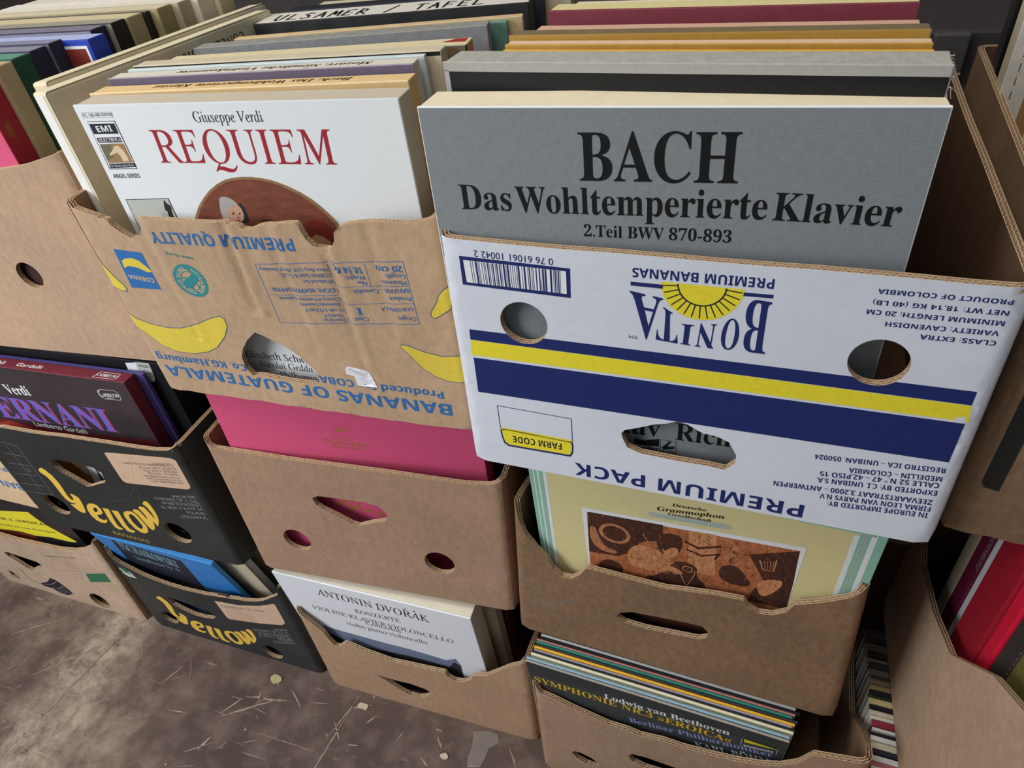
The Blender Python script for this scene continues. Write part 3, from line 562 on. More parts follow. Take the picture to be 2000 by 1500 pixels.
   ('l','engravedark',[(106.1,189.9),(106.6,186.0),(106.5,181.5)],0.4,8),
   ('l','engravedark',[(158.2,137.9),(157.6,134.8),(157.0,131.7)],0.4,8),
   ('l','engravedark',[(124.0,244.8),(124.6,241.6),(124.9,238.0)],0.4,8),
   ('l','engravedark',[(257.2,201.0),(257.9,201.1),(258.7,201.1)],0.2,8),
   ('l','engravedark',[(71.5,221.0),(70.7,218.9),(69.6,217.0)],0.4,8),
   ('l','engravedark',[(68.2,223.0),(69.3,222.8),(70.3,222.1)],0.3,8),
   ('l','copper',[(233.2,206.6),(233.7,205.0),(234.0,203.2)],0.4,8),
   ('l','engravedark',[(134.7,245.6),(136.3,245.5),(137.9,245.1)],0.4,8),
   ('l','engravedark',[(224.6,159.0),(224.1,156.2),(223.4,153.6)],0.3,8),
   ('l','copper',[(98.4,244.4),(100.5,244.1),(102.3,242.8)],0.3,8),
   ('l','engravedark',[(227.1,157.0),(228.2,158.8),(229.3,160.8)],0.3,8),
   ('l','copper',[(77.1,229.0),(77.9,229.7),(78.8,230.3)],0.3,8),
   ('l','engravedark',[(231.6,206.2),(232.3,207.2),(232.8,208.3)],0.3,8),
   ('l','engravedark',[(246.3,163.4),(247.4,165.6),(248.1,168.4)],0.3,8),
   ('l','engravedark',[(123.1,163.8),(123.3,162.4),(123.6,161.0)],0.2,8),
   ('l','engravedark',[(169.4,163.6),(168.9,161.8),(168.3,160.2)],0.4,8),
   ('l','engravedark',[(257.5,214.9),(258.4,214.7),(259.4,214.0)],0.3,8),
   ('l','engravedark',[(146.6,218.1),(147.9,217.9),(149.2,217.8)],0.3,8),
   ('l','engravedark',[(86.4,142.5),(88.8,142.0),(90.8,140.3)],0.3,8),
   ('l','copper',[(113.1,129.7),(114.0,129.4),(114.8,128.9)],0.4,8),
   ('l','engravedark',[(197.7,237.8),(198.5,237.8),(199.3,237.6)],0.2,8),
   ('l','engravedark',[(241.2,156.9),(242.6,157.3),(244.0,158.4)],0.3,8),
   ('l','engravedark',[(83.8,199.8),(85.0,200.1),(86.2,200.8)],0.3,8),
   ('l','engravedark',[(147.3,136.8),(148.0,137.9),(148.6,139.2)],0.4,8),
   ('l','engravedark',[(262.4,231.7),(263.0,229.4),(263.4,226.9)],0.4,8),
   ('l','copper',[(129.2,246.1),(129.6,243.7),(129.8,241.2)],0.3,8),
   ('l','copper',[(163.1,189.4),(162.8,187.8),(162.5,186.1)],0.2,8),
   ('l','engravedark',[(194.1,143.5),(195.1,143.1),(196.1,142.1)],0.3,8),
   ('l','engravedark',[(234.7,241.8),(236.3,244.1),(237.8,246.5)],0.2,8),
   ('l','engravedark',[(59.4,134.9),(57.9,130.0),(56.2,125.1)],0.2,8),
   ('l','copper',[(178.5,202.4),(180.1,202.4),(181.7,202.8)],0.3,8),
   ('l','engravedark',[(142.7,213.6),(143.4,210.7),(143.7,207.5)],0.4,8),
   ('l','engravedark',[(235.8,225.1),(236.4,223.7),(237.2,222.6)],0.4,8),
   ('l','engravedark',[(136.7,173.4),(137.4,171.4),(138.2,169.5)],0.3,8),
   ('l','engravedark',[(179.9,149.2),(181.2,151.1),(182.5,153.1)],0.2,8),
   ('l','copper',[(156.4,149.9),(156.6,148.6),(156.7,147.2)],0.2,8),
   ('l','copper',[(75.9,183.6),(77.5,183.4),(79.0,182.5)],0.4,8),
   ('l','copper',[(147.1,185.1),(148.3,185.2),(149.4,185.2)],0.3,8),
   ('l','engravedark',[(255.4,181.6),(256.8,182.0),(258.2,183.1)],0.2,8),
   ('l','engravedark',[(75.5,244.8),(76.5,244.9),(77.5,245.0)],0.2,8),
   ('l','engravedark',[(181.9,143.5),(183.1,145.3),(184.2,147.2)],0.3,8),
   ('l','engravedark',[(204.4,240.6),(204.3,238.9),(204.3,237.2)],0.3,8),
   ('l','engravedark',[(102.2,146.4),(104.4,149.2),(106.6,152.1)],0.3,8),
   ('l','copper',[(171.6,133.6),(171.3,131.4),(171.1,129.1)],0.3,8),
   ('l','engravedark',[(257.5,225.7),(257.9,224.5),(258.0,223.2)],0.2,8),
   ('l','copper',[(250.3,173.8),(250.7,172.8),(251.3,172.1)],0.4,8),
   ('l','engravedark',[(194.2,242.7),(194.8,240.1),(195.1,237.3)],0.4,8),
   ('l','engravedark',[(105.3,201.5),(106.1,201.5),(106.8,201.6)],0.3,8),
   ('l','copper',[(79.4,218.3),(78.1,214.7),(76.4,211.5)],0.3,8),
   ('l','engravedark',[(136.9,180.6),(138.4,182.3),(139.9,183.8)],0.3,8),
   ('l','copper',[(244.6,192.3),(245.2,193.5),(245.7,195.0)],0.4,8),
   ('l','copper',[(197.4,198.1),(198.3,198.1),(199.2,198.6)],0.2,8),
   ('l','engravedark',[(252.2,214.3),(253.2,214.0),(254.2,213.3)],0.3,8),
   ('l','engravedark',[(147.1,148.2),(148.2,148.4),(149.3,148.8)],0.2,8),
   ('l','engravedark',[(116.1,217.7),(117.0,215.0),(118.2,212.8)],0.3,8),
   ('l','engravedark',[(182.1,225.2),(183.0,224.9),(183.9,224.4)],0.2,8),
   ('l','engravedark',[(220.7,211.8),(221.7,213.4),(222.5,215.2)],0.3,8),
   ('l','engravedark',[(70.2,147.5),(69.4,144.5),(68.5,141.5)],0.3,8),
   ('l','engravedark',[(153.3,193.6),(152.3,190.0),(150.8,186.9)],0.3,8),
   ('l','engravedark',[(197.7,166.2),(199.5,166.5),(201.3,167.2)],0.3,8),
   ('l','copper',[(83.5,182.6),(84.0,180.3),(84.5,177.9)],0.3,8),
   ('l','engravedark',[(68.9,203.6),(70.6,203.1),(72.2,202.1)],0.3,8),
   ('l','engravedark',[(205.2,222.3),(206.1,218.7),(206.6,214.8)],0.4,8),
   ('l','engravedark',[(154.4,186.0),(155.0,184.0),(155.7,182.1)],0.2,8),
   ('l','engravedark',[(211.9,191.5),(211.6,188.1),(211.4,184.7)],0.3,8),
   ('l','engravedark',[(213.2,235.7),(212.7,233.4),(211.9,231.4)],0.2,8),
   ('l','engravedark',[(71.3,187.2),(72.3,186.9),(73.1,186.4)],0.2,8),
   ('l','engravedark',[(181.6,143.2),(182.9,145.1),(184.2,147.2)],0.3,8),
   ('l','copper',[(205.8,228.8),(206.1,227.5),(206.2,226.1)],0.3,8),
   ('l','engravedark',[(93.1,203.1),(94.1,202.7),(95.1,202.0)],0.4,8),
   ('l','engravedark',[(115.3,218.2),(115.8,215.1),(115.8,211.7)],0.4,8),
   ('l','engravedark',[(91.0,236.4),(90.5,234.3),(90.4,232.2)],0.2,8),
   ('l','copper',[(202.8,224.2),(203.5,224.9),(204.3,225.3)],0.4,8),
   ('l','engravedark',[(172.6,172.2),(171.9,167.8),(171.3,163.3)],0.3,8),
   ('l','engravedark',[(187.5,209.4),(188.1,209.5),(188.8,209.6)],0.2,8),
   ('l','engravedark',[(223.4,199.4),(225.3,198.7),(227.1,197.5)],0.2,8),
   ('l','engravedark',[(197.7,189.9),(198.3,188.5),(199.0,187.4)],0.3,8),
   ('l','engravedark',[(215.6,238.3),(216.5,239.4),(217.5,240.0)],0.2,8),
   ('l','copper',[(80.2,236.1),(81.0,235.8),(81.7,235.4)],0.4,8),
   ('l','engravedark',[(182.9,176.3),(182.5,174.3),(182.0,172.3)],0.2,8),
   ('l','engravedark',[(207.3,208.1),(207.9,208.2),(208.6,208.2)],0.4,8),
   ('l','copper',[(139.4,244.2),(140.5,243.8),(141.6,242.9)],0.4,8),
   ('l','engravedark',[(217.4,184.4),(217.0,181.9),(216.3,179.5)],0.2,8),
   ('l','engravedark',[(95.4,200.5),(94.8,198.4),(94.2,196.2)],0.3,8),
   ('l','engravedark',[(66.6,241.2),(66.9,239.7),(67.3,238.3)],0.4,8),
   ('l','engravedark',[(128.3,241.4),(127.8,238.8),(127.8,236.3)],0.3,8),
   ('l','engravedark',[(86.5,120.4),(87.6,120.2),(88.7,119.9)],0.2,8),
   ('l','engravedark',[(170.2,197.1),(172.0,196.4),(173.7,195.2)],0.2,8),
   ('l','engravedark',[(162.1,250.1),(164.0,251.8),(166.0,252.7)],0.3,8),
   ('l','engravedark',[(127.0,150.3),(126.6,148.0),(126.3,145.6)],0.3,8),
   ('l','engravedark',[(183.0,207.0),(183.8,207.0),(184.5,206.8)],0.2,8),
   ('l','engravedark',[(221.1,196.1),(221.7,197.2),(222.2,198.4)],0.3,8),
   ('l','engravedark',[(255.6,256.2),(256.7,256.3),(257.7,256.3)],0.3,8),
   ('l','engravedark',[(214.6,192.0),(214.3,189.5),(214.2,187.0)],0.3,8),
   ('l','engravedark',[(167.3,178.0),(166.9,174.4),(166.7,170.7)],0.4,8),
   ('l','engravedark',[(226.0,144.6),(225.5,140.9),(224.7,137.3)],0.4,8),
   ('l','engravedark',[(262.7,252.4),(262.7,250.7),(262.8,249.1)],0.4,8),
   ('l','engravedark',[(253.0,208.3),(252.6,204.6),(252.2,201.0)],0.3,8),
   ('l','engravedark',[(233.6,216.3),(233.3,214.2),(232.9,212.2)],0.3,8),
   ('l','engravedark',[(89.8,137.4),(90.5,138.3),(91.2,139.3)],0.3,8),
   ('l','engravedark',[(149.3,195.3),(150.6,197.0),(151.9,198.7)],0.3,8),
   ('l','engravedark',[(71.8,177.4),(74.2,177.3),(76.7,178.1)],0.4,8),
   ('l','engravedark',[(90.0,151.2),(90.9,151.2),(91.8,151.2)],0.3,8),
   ('l','copper',[(88.7,196.3),(89.6,196.0),(90.4,195.5)],0.3,8),
   ('l','engravedark',[(196.9,195.7),(197.9,196.0),(198.8,196.9)],0.3,8),
   ('l','copper',[(147.9,131.8),(148.5,130.3),(149.1,129.0)],0.2,8),
   ('l','engravedark',[(109.7,132.0),(111.7,132.1),(113.9,133.2)],0.4,8),
   ('l','engravedark',[(234.3,233.6),(234.2,232.6),(234.0,231.6)],0.4,8),
   ('l','engravedark',[(226.2,161.9),(228.1,162.3),(230.0,163.0)],0.2,8),
   ('l','engravedark',[(116.4,185.3),(116.0,183.2),(115.7,181.1)],0.3,8),
   ('l','copper',[(105.8,206.6),(106.6,206.5),(107.4,206.0)],0.4,8),
   ('l','engravedark',[(234.3,168.0),(235.2,168.0),(236.2,168.4)],0.2,8),
   ('l','engravedark',[(243.4,219.5),(244.3,219.5),(245.2,220.0)],0.3,8),
   ('l','copper',[(72.7,133.5),(73.9,135.0),(75.2,136.5)],0.4,8),
   ('l','engravedark',[(98.3,246.2),(99.5,245.7),(100.5,244.8)],0.3,8),
   ('l','engravedark',[(176.2,152.5),(175.7,149.7),(175.0,147.0)],0.4,8),
   ('l','engravedark',[(134.0,183.2),(135.3,184.9),(136.6,186.5)],0.2,8),
   ('l','engravedark',[(260.7,245.4),(261.4,245.1),(262.2,244.5)],0.3,8),
   ('l','engravedark',[(139.5,248.6),(141.3,247.8),(142.9,246.2)],0.4,8),
   ('l','engravedark',[(96.6,169.7),(98.1,171.2),(99.6,172.3)],0.4,8),
   ('l','engravedark',[(211.1,153.1),(212.5,155.7),(213.6,158.8)],0.4,8),
   ('l','engravedark',[(105.4,235.1),(107.2,235.6),(109.0,237.0)],0.2,8),
   ('l','engravedark',[(155.9,236.7),(157.0,236.5),(158.1,236.4)],0.4,8),
   ('l','engravedark',[(206.4,252.1),(208.0,251.5),(209.6,250.8)],0.2,8),
   ('l','copper',[(185.6,238.4),(186.3,236.4),(186.8,234.5)],0.2,8),
   ('l','engravedark',[(221.0,163.8),(221.3,162.5),(221.6,161.1)],0.3,8),
   ('l','engravedark',[(147.0,189.9),(148.0,191.3),(149.0,192.9)],0.3,8),
   ('l','copper',[(73.9,128.7),(74.5,125.8),(75.3,123.1)],0.4,8),
   ('l','engravedark',[(257.1,188.8),(258.6,189.0),(260.1,189.5)],0.4,8),
   ('l','copper',[(162.5,174.4),(163.5,175.4),(164.6,176.0)],0.4,8),
   ('l','copper',[(224.3,158.2),(224.7,157.0),(225.0,155.6)],0.4,8),
   ('l','engravedark',[(146.9,231.5),(147.4,228.6),(147.4,225.3)],0.2,8),
   ('l','engravedark',[(100.1,223.8),(101.5,223.4),(102.8,223.0)],0.3,8),
   ('l','copper',[(103.0,186.0),(103.7,186.0),(104.3,186.2)],0.3,8),
   ('l','copper',[(255.5,187.4),(256.0,186.0),(256.5,184.6)],0.3,8),
   ('l','copper',[(141.3,187.4),(142.4,184.4),(143.7,182.0)],0.2,8),
   ('l','engravedark',[(79.2,139.9),(81.4,142.5),(83.6,145.2)],0.2,8),
   ('l','engravedark',[(181.4,174.2),(181.8,172.9),(182.4,171.7)],0.3,8),
   ('l','copper',[(226.8,217.4),(226.6,215.9),(226.5,214.4)],0.2,8),
   ('l','copper',[(260.4,163.4),(261.0,164.1),(261.7,164.5)],0.3,8),
   ('l','copper',[(88.0,225.1),(89.4,225.5),(90.8,226.5)],0.4,8),
   ('l','engravedark',[(212.8,157.1),(215.0,156.8),(217.0,155.2)],0.3,8),
   ('l','engravedark',[(209.7,152.4),(211.9,152.4),(214.0,151.8)],0.4,8),
   ('l','engravedark',[(112.3,130.5),(111.8,127.9),(111.4,125.1)],0.2,8),
   ('l','copper',[(241.0,255.9),(242.3,255.8),(243.5,256.1)],0.4,8),
   ('l','copper',[(223.9,196.6),(223.7,192.8),(223.8,188.9)],0.4,8),
   ('l','engravedark',[(82.0,137.3),(83.4,138.7),(84.8,139.8)],0.3,8),
   ('l','engravedark',[(254.4,184.2),(254.0,181.2),(253.3,178.3)],0.4,8),
   ('l','engravedark',[(172.6,219.9),(173.4,216.6),(173.9,213.0)],0.4,8),
   ('l','engravedark',[(103.1,163.5),(102.4,160.0),(102.1,156.4)],0.3,8),
   ('l','engravedark',[(143.7,181.2),(143.2,179.3),(142.4,177.5)],0.4,8),
   ('l','engravedark',[(84.2,177.3),(86.1,177.3),(88.0,177.2)],0.4,8),
   ('l','engravedark',[(237.7,196.0),(238.3,194.3),(239.1,192.8)],0.2,8),
   ('l','engravedark',[(261.9,168.1),(261.5,164.5),(261.0,161.1)],0.3,8),
   ('l','engravedark',[(95.4,141.0),(95.0,139.4),(94.4,138.0)],0.4,8),
   ('l','copper',[(210.0,153.5),(211.2,154.8),(212.5,155.6)],0.3,8),
   ('l','engravedark',[(232.6,217.2),(233.5,218.8),(234.1,220.7)],0.2,8),
   ('l','engravedark',[(117.0,155.1),(118.2,155.5),(119.3,156.4)],0.3,8),
   ('l','engravedark',[(138.6,159.3),(140.3,158.9),(141.8,158.2)],0.4,8),
   ('l','engravedark',[(71.8,236.0),(72.4,236.7),(73.0,237.6)],0.4,8),
   ('l','copper',[(83.7,204.0),(85.6,206.5),(87.3,209.4)],0.2,8),
   ('l','engravedark',[(83.4,207.7),(82.4,204.1),(81.6,200.3)],0.2,8),
   ('l','engravedark',[(80.6,237.5),(81.0,234.7),(81.0,231.6)],0.3,8),
   ('l','engravedark',[(79.4,204.2),(78.8,201.4),(78.5,198.5)],0.2,8),
   ('l','engravedark',[(166.7,205.6),(168.8,206.1),(170.9,207.1)],0.4,8),
   ('l','copper',[(137.9,241.4),(138.7,241.1),(139.5,240.8)],0.2,8),
   ('l','engravedark',[(233.0,155.5),(234.9,155.0),(236.9,154.4)],0.4,8),
   ('l','copper',[(182.0,204.6),(183.0,204.7),(184.1,204.9)],0.2,8),
   ('l','engravedark',[(152.0,148.6),(153.9,151.5),(155.6,154.9)],0.2,8),
   ('l','engravedark',[(166.0,148.9),(165.8,147.5),(165.7,146.2)],0.3,8),
   ('l','engravedark',[(240.2,238.6),(242.1,239.2),(243.8,240.8)],0.2,8),
   ('l','engravedark',[(239.6,163.8),(240.3,161.4),(240.9,158.9)],0.2,8),
   ('l','engravedark',[(256.9,168.0),(258.0,165.7),(259.3,164.0)],0.3,8),
   ('l','copper',[(75.4,214.8),(77.6,214.7),(79.7,214.2)],0.4,8),
   ('l','engravedark',[(246.8,164.1),(246.7,162.8),(246.6,161.4)],0.2,8),
   ('l','copper',[(217.7,219.8),(218.6,220.8),(219.6,221.6)],0.2,8),
   ('l','engravedark',[(117.7,165.9),(119.1,165.5),(120.6,165.2)],0.3,8),
   ('l','engravedark',[(115.2,222.5),(116.5,223.6),(117.9,224.1)],0.4,8),
   ('l','copper',[(229.6,240.1),(230.0,240.7),(230.4,241.6)],0.3,8),
   ('l','engravedark',[(213.9,188.2),(213.4,184.8),(212.9,181.3)],0.4,8),
   ('l','engravedark',[(179.7,160.1),(180.0,158.8),(180.1,157.3)],0.4,8),
   ('l','engravedark',[(75.2,123.4),(76.8,125.1),(78.4,126.4)],0.2,8),
   ('l','engravedark',[(111.9,145.7),(113.9,148.7),(115.7,152.3)],0.3,8),
   ('l','engravedark',[(211.8,231.3),(211.4,229.5),(211.0,227.7)],0.4,8),
   ('l','copper',[(124.9,232.8),(126.7,232.9),(128.6,233.8)],0.3,8),
   ('l','engravedark',[(192.8,211.4),(192.5,207.9),(192.5,204.4)],0.3,8),
   ('l','engravedark',[(244.3,207.7),(245.1,207.4),(245.9,206.9)],0.4,8),
   ('l','engravedark',[(84.6,177.4),(85.3,174.8),(86.3,172.4)],0.4,8),
   ('l','engravedark',[(188.6,197.6),(189.5,197.5),(190.4,197.3)],0.4,8),
   ('l','engravedark',[(252.0,255.8),(253.7,255.3),(255.4,254.7)],0.3,8),
   ('l','engravedark',[(148.2,207.2),(149.3,207.0),(150.3,206.3)],0.4,8),
   ('l','engravedark',[(115.5,197.2),(116.2,198.3),(116.8,199.5)],0.2,8),
   ('l','copper',[(61.6,159.3),(62.1,156.9),(62.5,154.4)],0.2,8),
   ('l','engravedark',[(77.5,232.3),(78.7,231.7),(79.8,230.8)],0.2,8),
   ('l','engravedark',[(258.4,219.1),(259.1,220.5),(259.7,222.2)],0.3,8),
   ('l','copper',[(135.6,229.2),(136.3,228.9),(136.9,228.1)],0.3,8),
   ('l','engravedark',[(196.6,194.9),(197.2,195.9),(197.7,197.2)],0.4,8),
   ('l','engravedark',[(251.4,195.4),(252.0,193.6),(252.5,191.8)],0.2,8),
   ('l','engravedark',[(199.8,157.3),(201.2,158.9),(202.6,160.2)],0.2,8),
   ('l','copper',[(196.9,217.8),(197.6,217.5),(198.2,216.9)],0.4,8),
   ('l','engravedark',[(115.1,215.5),(115.3,214.5),(115.6,213.4)],0.3,8),
   ('l','engravedark',[(128.4,155.4),(127.6,152.3),(126.4,149.5)],0.4,8),
   ('l','copper',[(209.9,233.0),(210.7,230.7),(211.5,228.5)],0.3,8),
   ('l','engravedark',[(104.0,134.7),(104.8,131.2),(105.7,127.8)],0.3,8),
   ('l','engravedark',[(205.2,216.6),(205.9,216.6),(206.5,217.0)],0.2,8),
   ('l','engravedark',[(112.7,204.8),(113.1,203.4),(113.5,202.0)],0.4,8),
   ('l','engravedark',[(131.7,128.3),(133.2,130.5),(134.5,133.1)],0.4,8),
   ('l','engravedark',[(155.5,167.4),(155.0,165.5),(154.2,163.8)],0.2,8),
   ('l','engravedark',[(117.9,211.1),(119.0,210.6),(120.0,209.9)],0.4,8),
   ('l','engravedark',[(86.4,195.5),(88.7,197.8),(91.1,199.7)],0.4,8),
   ('l','copper',[(159.3,220.1),(160.6,221.3),(161.9,221.8)],0.2,8),
   ('l','engravedark',[(144.1,191.4),(144.4,189.5),(144.4,187.4)],0.4,8),
   ('l','engravedark',[(137.8,224.3),(138.7,224.2),(139.5,223.8)],0.3,8),
   ('l','engravedark',[(160.9,135.7),(162.6,138.4),(164.2,141.5)],0.4,8),
   ('l','copper',[(199.3,195.8),(200.3,196.0),(201.2,196.5)],0.3,8),
   ('l','engravedark',[(202.3,181.4),(204.1,181.6),(205.9,181.7)],0.2,8),
   ('l','engravedark',[(134.4,239.1),(135.5,239.2),(136.5,239.2)],0.3,8),
   ('l','engravedark',[(81.1,176.2),(81.2,174.7),(81.2,172.9)],0.3,8),
   ('l','engravedark',[(236.1,207.2),(237.4,207.4),(238.8,208.0)],0.3,8),
   ('l','engravedark',[(259.6,151.1),(260.1,149.7),(260.7,148.6)],0.3,8),
   ('l','copper',[(75.1,243.1),(76.6,244.6),(78.0,246.2)],0.4,8),
   ('l','engravedark',[(143.6,207.8),(144.2,208.5),(144.9,209.3)],0.2,8),
   ('l','copper',[(116.0,148.0),(116.2,146.7),(116.2,145.1)],0.2,8),
   ('l','engravedark',[(79.0,174.2),(79.7,170.9),(80.6,167.7)],0.2,8),
   ('l','engravedark',[(209.4,216.3),(210.2,216.5),(211.0,217.1)],0.3,8),
   ('l','engravedark',[(208.4,180.3),(208.3,178.2),(208.3,176.0)],0.3,8),
   ('l','engravedark',[(140.1,146.2),(140.9,143.1),(141.6,140.0)],0.3,8),
   ('l','engravedark',[(140.3,217.0),(141.1,214.2),(142.0,211.6)],0.3,8),
   ('l','copper',[(206.9,243.2),(208.2,243.3),(209.4,243.5)],0.3,8),
   ('l','engravedark',[(253.8,218.7),(254.1,217.3),(254.4,215.8)],0.2,8),
   ('l','engravedark',[(239.4,215.8),(240.5,217.0),(241.7,217.6)],0.2,8),
   ('l','engravedark',[(243.7,159.1),(244.8,158.8),(245.8,158.3)],0.4,8),
   ('l','engravedark',[(181.7,226.6),(182.3,224.8),(183.0,223.1)],0.4,8),
   ('l','engravedark',[(170.7,172.8),(172.1,172.2),(173.5,171.2)],0.2,8),
   ('l','engravedark',[(232.3,148.8),(233.3,145.8),(234.4,142.9)],0.3,8),
   ('l','engravedark',[(162.5,237.1),(162.1,233.9),(161.8,230.8)],0.3,8),
   ('l','copper',[(243.5,248.3),(245.1,247.6),(246.6,246.1)],0.2,8),
   ('l','copper',[(147.9,135.3),(150.0,135.2),(152.1,134.7)],0.4,8),
   ('l','engravedark',[(153.2,246.4),(153.6,245.2),(153.8,244.0)],0.3,8),
   ('l','engravedark',[(115.5,236.9),(116.1,233.7),(116.5,230.3)],0.3,8),
   ('l','engravedark',[(180.9,210.2),(182.3,211.9),(183.8,213.3)],0.3,8),
   ('l','engravedark',[(133.0,144.5),(133.5,142.2),(133.8,139.6)],0.3,8),
   ('l','engravedark',[(196.5,155.6),(197.6,157.5),(198.5,159.8)],0.4,8),
   ('l','engravedark',[(115.6,148.0),(117.8,148.0),(120.0,147.7)],0.3,8),
   ('l','copper',[(251.7,150.0),(252.4,150.8),(253.2,151.3)],0.3,8),
   ('l','copper',[(85.2,173.9),(86.8,173.5),(88.5,173.2)],0.4,8),
   ('l','copper',[(137.6,222.4),(138.8,223.6),(140.1,224.6)],0.3,8),
   ('l','engravedark',[(221.5,212.8),(223.3,212.5),(225.0,212.5)],0.4,8),
   ('l','copper',[(70.4,237.4),(70.7,236.2),(71.0,235.0)],0.2,8),
   ('l','copper',[(188.7,190.5),(189.1,188.2),(189.2,185.7)],0.4,8),
   ('l','engravedark',[(143.0,220.5),(144.2,221.8),(145.4,222.8)],0.2,8),
   ('l','engravedark',[(158.1,187.9),(158.9,187.8),(159.6,187.2)],0.3,8),
   ('l','copper',[(117.7,178.1),(119.4,178.1),(121.1,178.9)],0.4,8),
   ('l','copper',[(188.5,191.4),(190.1,193.8),(191.6,196.6)],0.4,8),
   ('l','engravedark',[(182.3,250.9),(183.2,250.5),(184.0,249.6)],0.4,8),
   ('l','engravedark',[(201.8,173.9),(203.0,173.8),(204.1,174.0)],0.4,8),
   ('l','engravedark',[(248.1,228.6),(249.1,229.7),(250.2,230.5)],0.3,8),
   ('l','engravedark',[(147.9,155.1),(149.7,154.3),(151.4,152.9)],0.2,8),
   ('l','engravedark',[(212.6,163.0),(214.3,165.2),(216.0,167.2)],0.2,8),
   ('l','engravedark',[(194.8,167.7),(196.2,167.1),(197.4,165.9)],0.4,8),
   ('l','engravedark',[(164.2,193.2),(166.3,193.8),(168.3,195.5)],0.3,8),
   ('l','engravedark',[(173.1,243.6),(173.8,243.6),(174.4,243.7)],0.3,8),
   ('l','engravedark',[(91.2,129.2),(91.7,125.9),(91.8,122.2)],0.3,8),
   ('l','engravedark',[(221.8,162.4),(222.8,158.6),(223.7,154.5)],0.3,8),
   ('l','engravedark',[(182.0,241.5),(182.9,242.9),(183.7,244.7)],0.4,8),
   ('l','copper',[(105.7,237.1),(106.7,234.0),(108.3,231.5)],0.2,8),
   ('l','engravedark',[(175.3,179.7),(175.7,178.4),(176.0,176.9)],0.4,8),
   ('l','engravedark',[(123.2,228.6),(123.8,229.3),(124.4,230.2)],0.3,8),
   ('l','copper',[(61.8,151.6),(62.3,149.3),(62.9,146.9)],0.3,8),
   ('l','engravedark',[(136.3,192.3),(137.2,193.5),(138.1,194.8)],0.2,8),
   ('l','engravedark',[(80.9,237.8),(82.6,239.2),(84.4,240.0)],0.4,8),
   ('l','engravedark',[(123.9,130.6),(123.5,127.9),(123.5,125.3)],0.2,8),
   ('l','engravedark',[(221.2,146.1),(222.2,147.6),(223.2,149.1)],0.3,8),
   ('l','copper',[(66.1,161.7),(67.5,162.2),(69.0,163.4)],0.4,8),
   ('l','engravedark',[(78.9,225.9),(79.7,225.8),(80.6,225.9)],0.2,8),
   ('l','engravedark',[(112.8,125.2),(114.8,125.0),(116.7,123.9)],0.2,8),
   ('l','engravedark',[(69.6,216.0),(68.7,213.5),(67.5,211.2)],0.4,8),
   ('l','engravedark',[(100.2,224.7),(99.8,223.1),(99.2,221.5)],0.3,8),
   ('l','engravedark',[(174.8,217.7),(176.7,216.7),(178.3,214.7)],0.4,8),
   ('l','engravedark',[(262.7,152.7),(263.4,152.4),(264.0,151.8)],0.3,8),
   ('l','engravedark',[(133.2,215.7),(134.3,215.9),(135.5,216.3)],0.3,8),
   ('l','engravedark',[(180.3,146.9),(179.8,144.4),(179.2,142.0)],0.4,8),
   ('l','engravedark',[(147.7,228.4),(148.8,228.0),(149.9,227.4)],0.2,8),
   ('l','engravedark',[(253.6,206.9),(254.3,206.7),(255.0,206.2)],0.2,8),
   ('l','engravedark',[(190.8,232.1),(192.4,231.6),(194.1,230.8)],0.4,8),
   ('l','engravedark',[(191.2,160.6),(190.8,158.9),(190.3,157.3)],0.3,8),
   ('l','engravedark',[(99.3,195.2),(99.8,192.8),(100.1,190.2)],0.4,8),
   ('l','engravedark',[(117.7,228.3),(117.2,226.1),(116.6,224.0)],0.4,8),
   ('l','engravedark',[(222.6,206.5),(222.3,203.4),(222.1,200.3)],0.2,8),
   ('l','engravedark',[(166.6,149.3),(167.1,147.1),(167.5,144.8)],0.3,8),
   ('l','engravedark',[(161.1,160.7),(161.8,161.4),(162.6,161.7)],0.4,8),
   ('l','engravedark',[(257.0,173.3),(258.1,170.3),(259.4,167.5)],0.2,8),
   ('l','engravedark',[(96.8,147.1),(97.3,143.7),(97.5,140.0)],0.4,8),
   ('l','engravedark',[(163.7,203.5),(165.1,205.4),(166.3,207.6)],0.4,8),
   ('l','engravedark',[(263.0,166.2),(263.5,165.0),(264.1,164.1)],0.4,8),
   ('l','engravedark',[(136.1,173.5),(135.5,169.8),(135.2,166.1)],0.4,8),
   ('l','engravedark',[(173.2,246.8),(174.7,248.2),(176.2,248.9)],0.3,8),
   ('l','copper',[(117.5,241.2),(118.4,242.4),(119.1,243.8)],0.3,8),
   ('l','engravedark',[(191.1,144.9),(191.7,143.3),(192.4,141.8)],0.4,8),
   ('l','engravedark',[(110.5,218.8),(111.9,220.2),(113.2,221.6)],0.3,8),
   ('l','engravedark',[(209.1,203.1),(208.8,199.8),(209.0,196.6)],0.2,8),
   ('l','engravedark',[(75.9,207.5),(76.9,207.7),(77.9,208.2)],0.4,8),
   ('l','engravedark',[(144.0,184.2),(144.8,184.0),(145.7,183.7)],0.4,8),
   ('l','engravedark',[(83.4,165.6),(85.1,165.7),(86.9,166.6)],0.4,8),
   ('l','engravedark',[(222.6,240.7),(224.0,240.4),(225.2,239.3)],0.3,8),
   ('l','engravedark',[(66.5,241.5),(67.8,241.1),(68.9,240.4)],0.3,8),
   ('l','engravedark',[(84.6,124.0),(83.5,119.4),(82.5,114.6)],0.4,8),
   ('l','engravedark',[(115.3,166.4),(117.4,166.4),(119.4,165.9)],0.3,8),
   ('l','copper',[(240.3,236.2),(240.8,234.7),(241.2,233.0)],0.3,8),
   ('l','engravedark',[(132.1,168.4),(131.3,165.3),(130.3,162.4)],0.3,8),
   ('l','copper',[(147.8,198.2),(149.8,200.6),(151.9,202.9)],0.3,8),
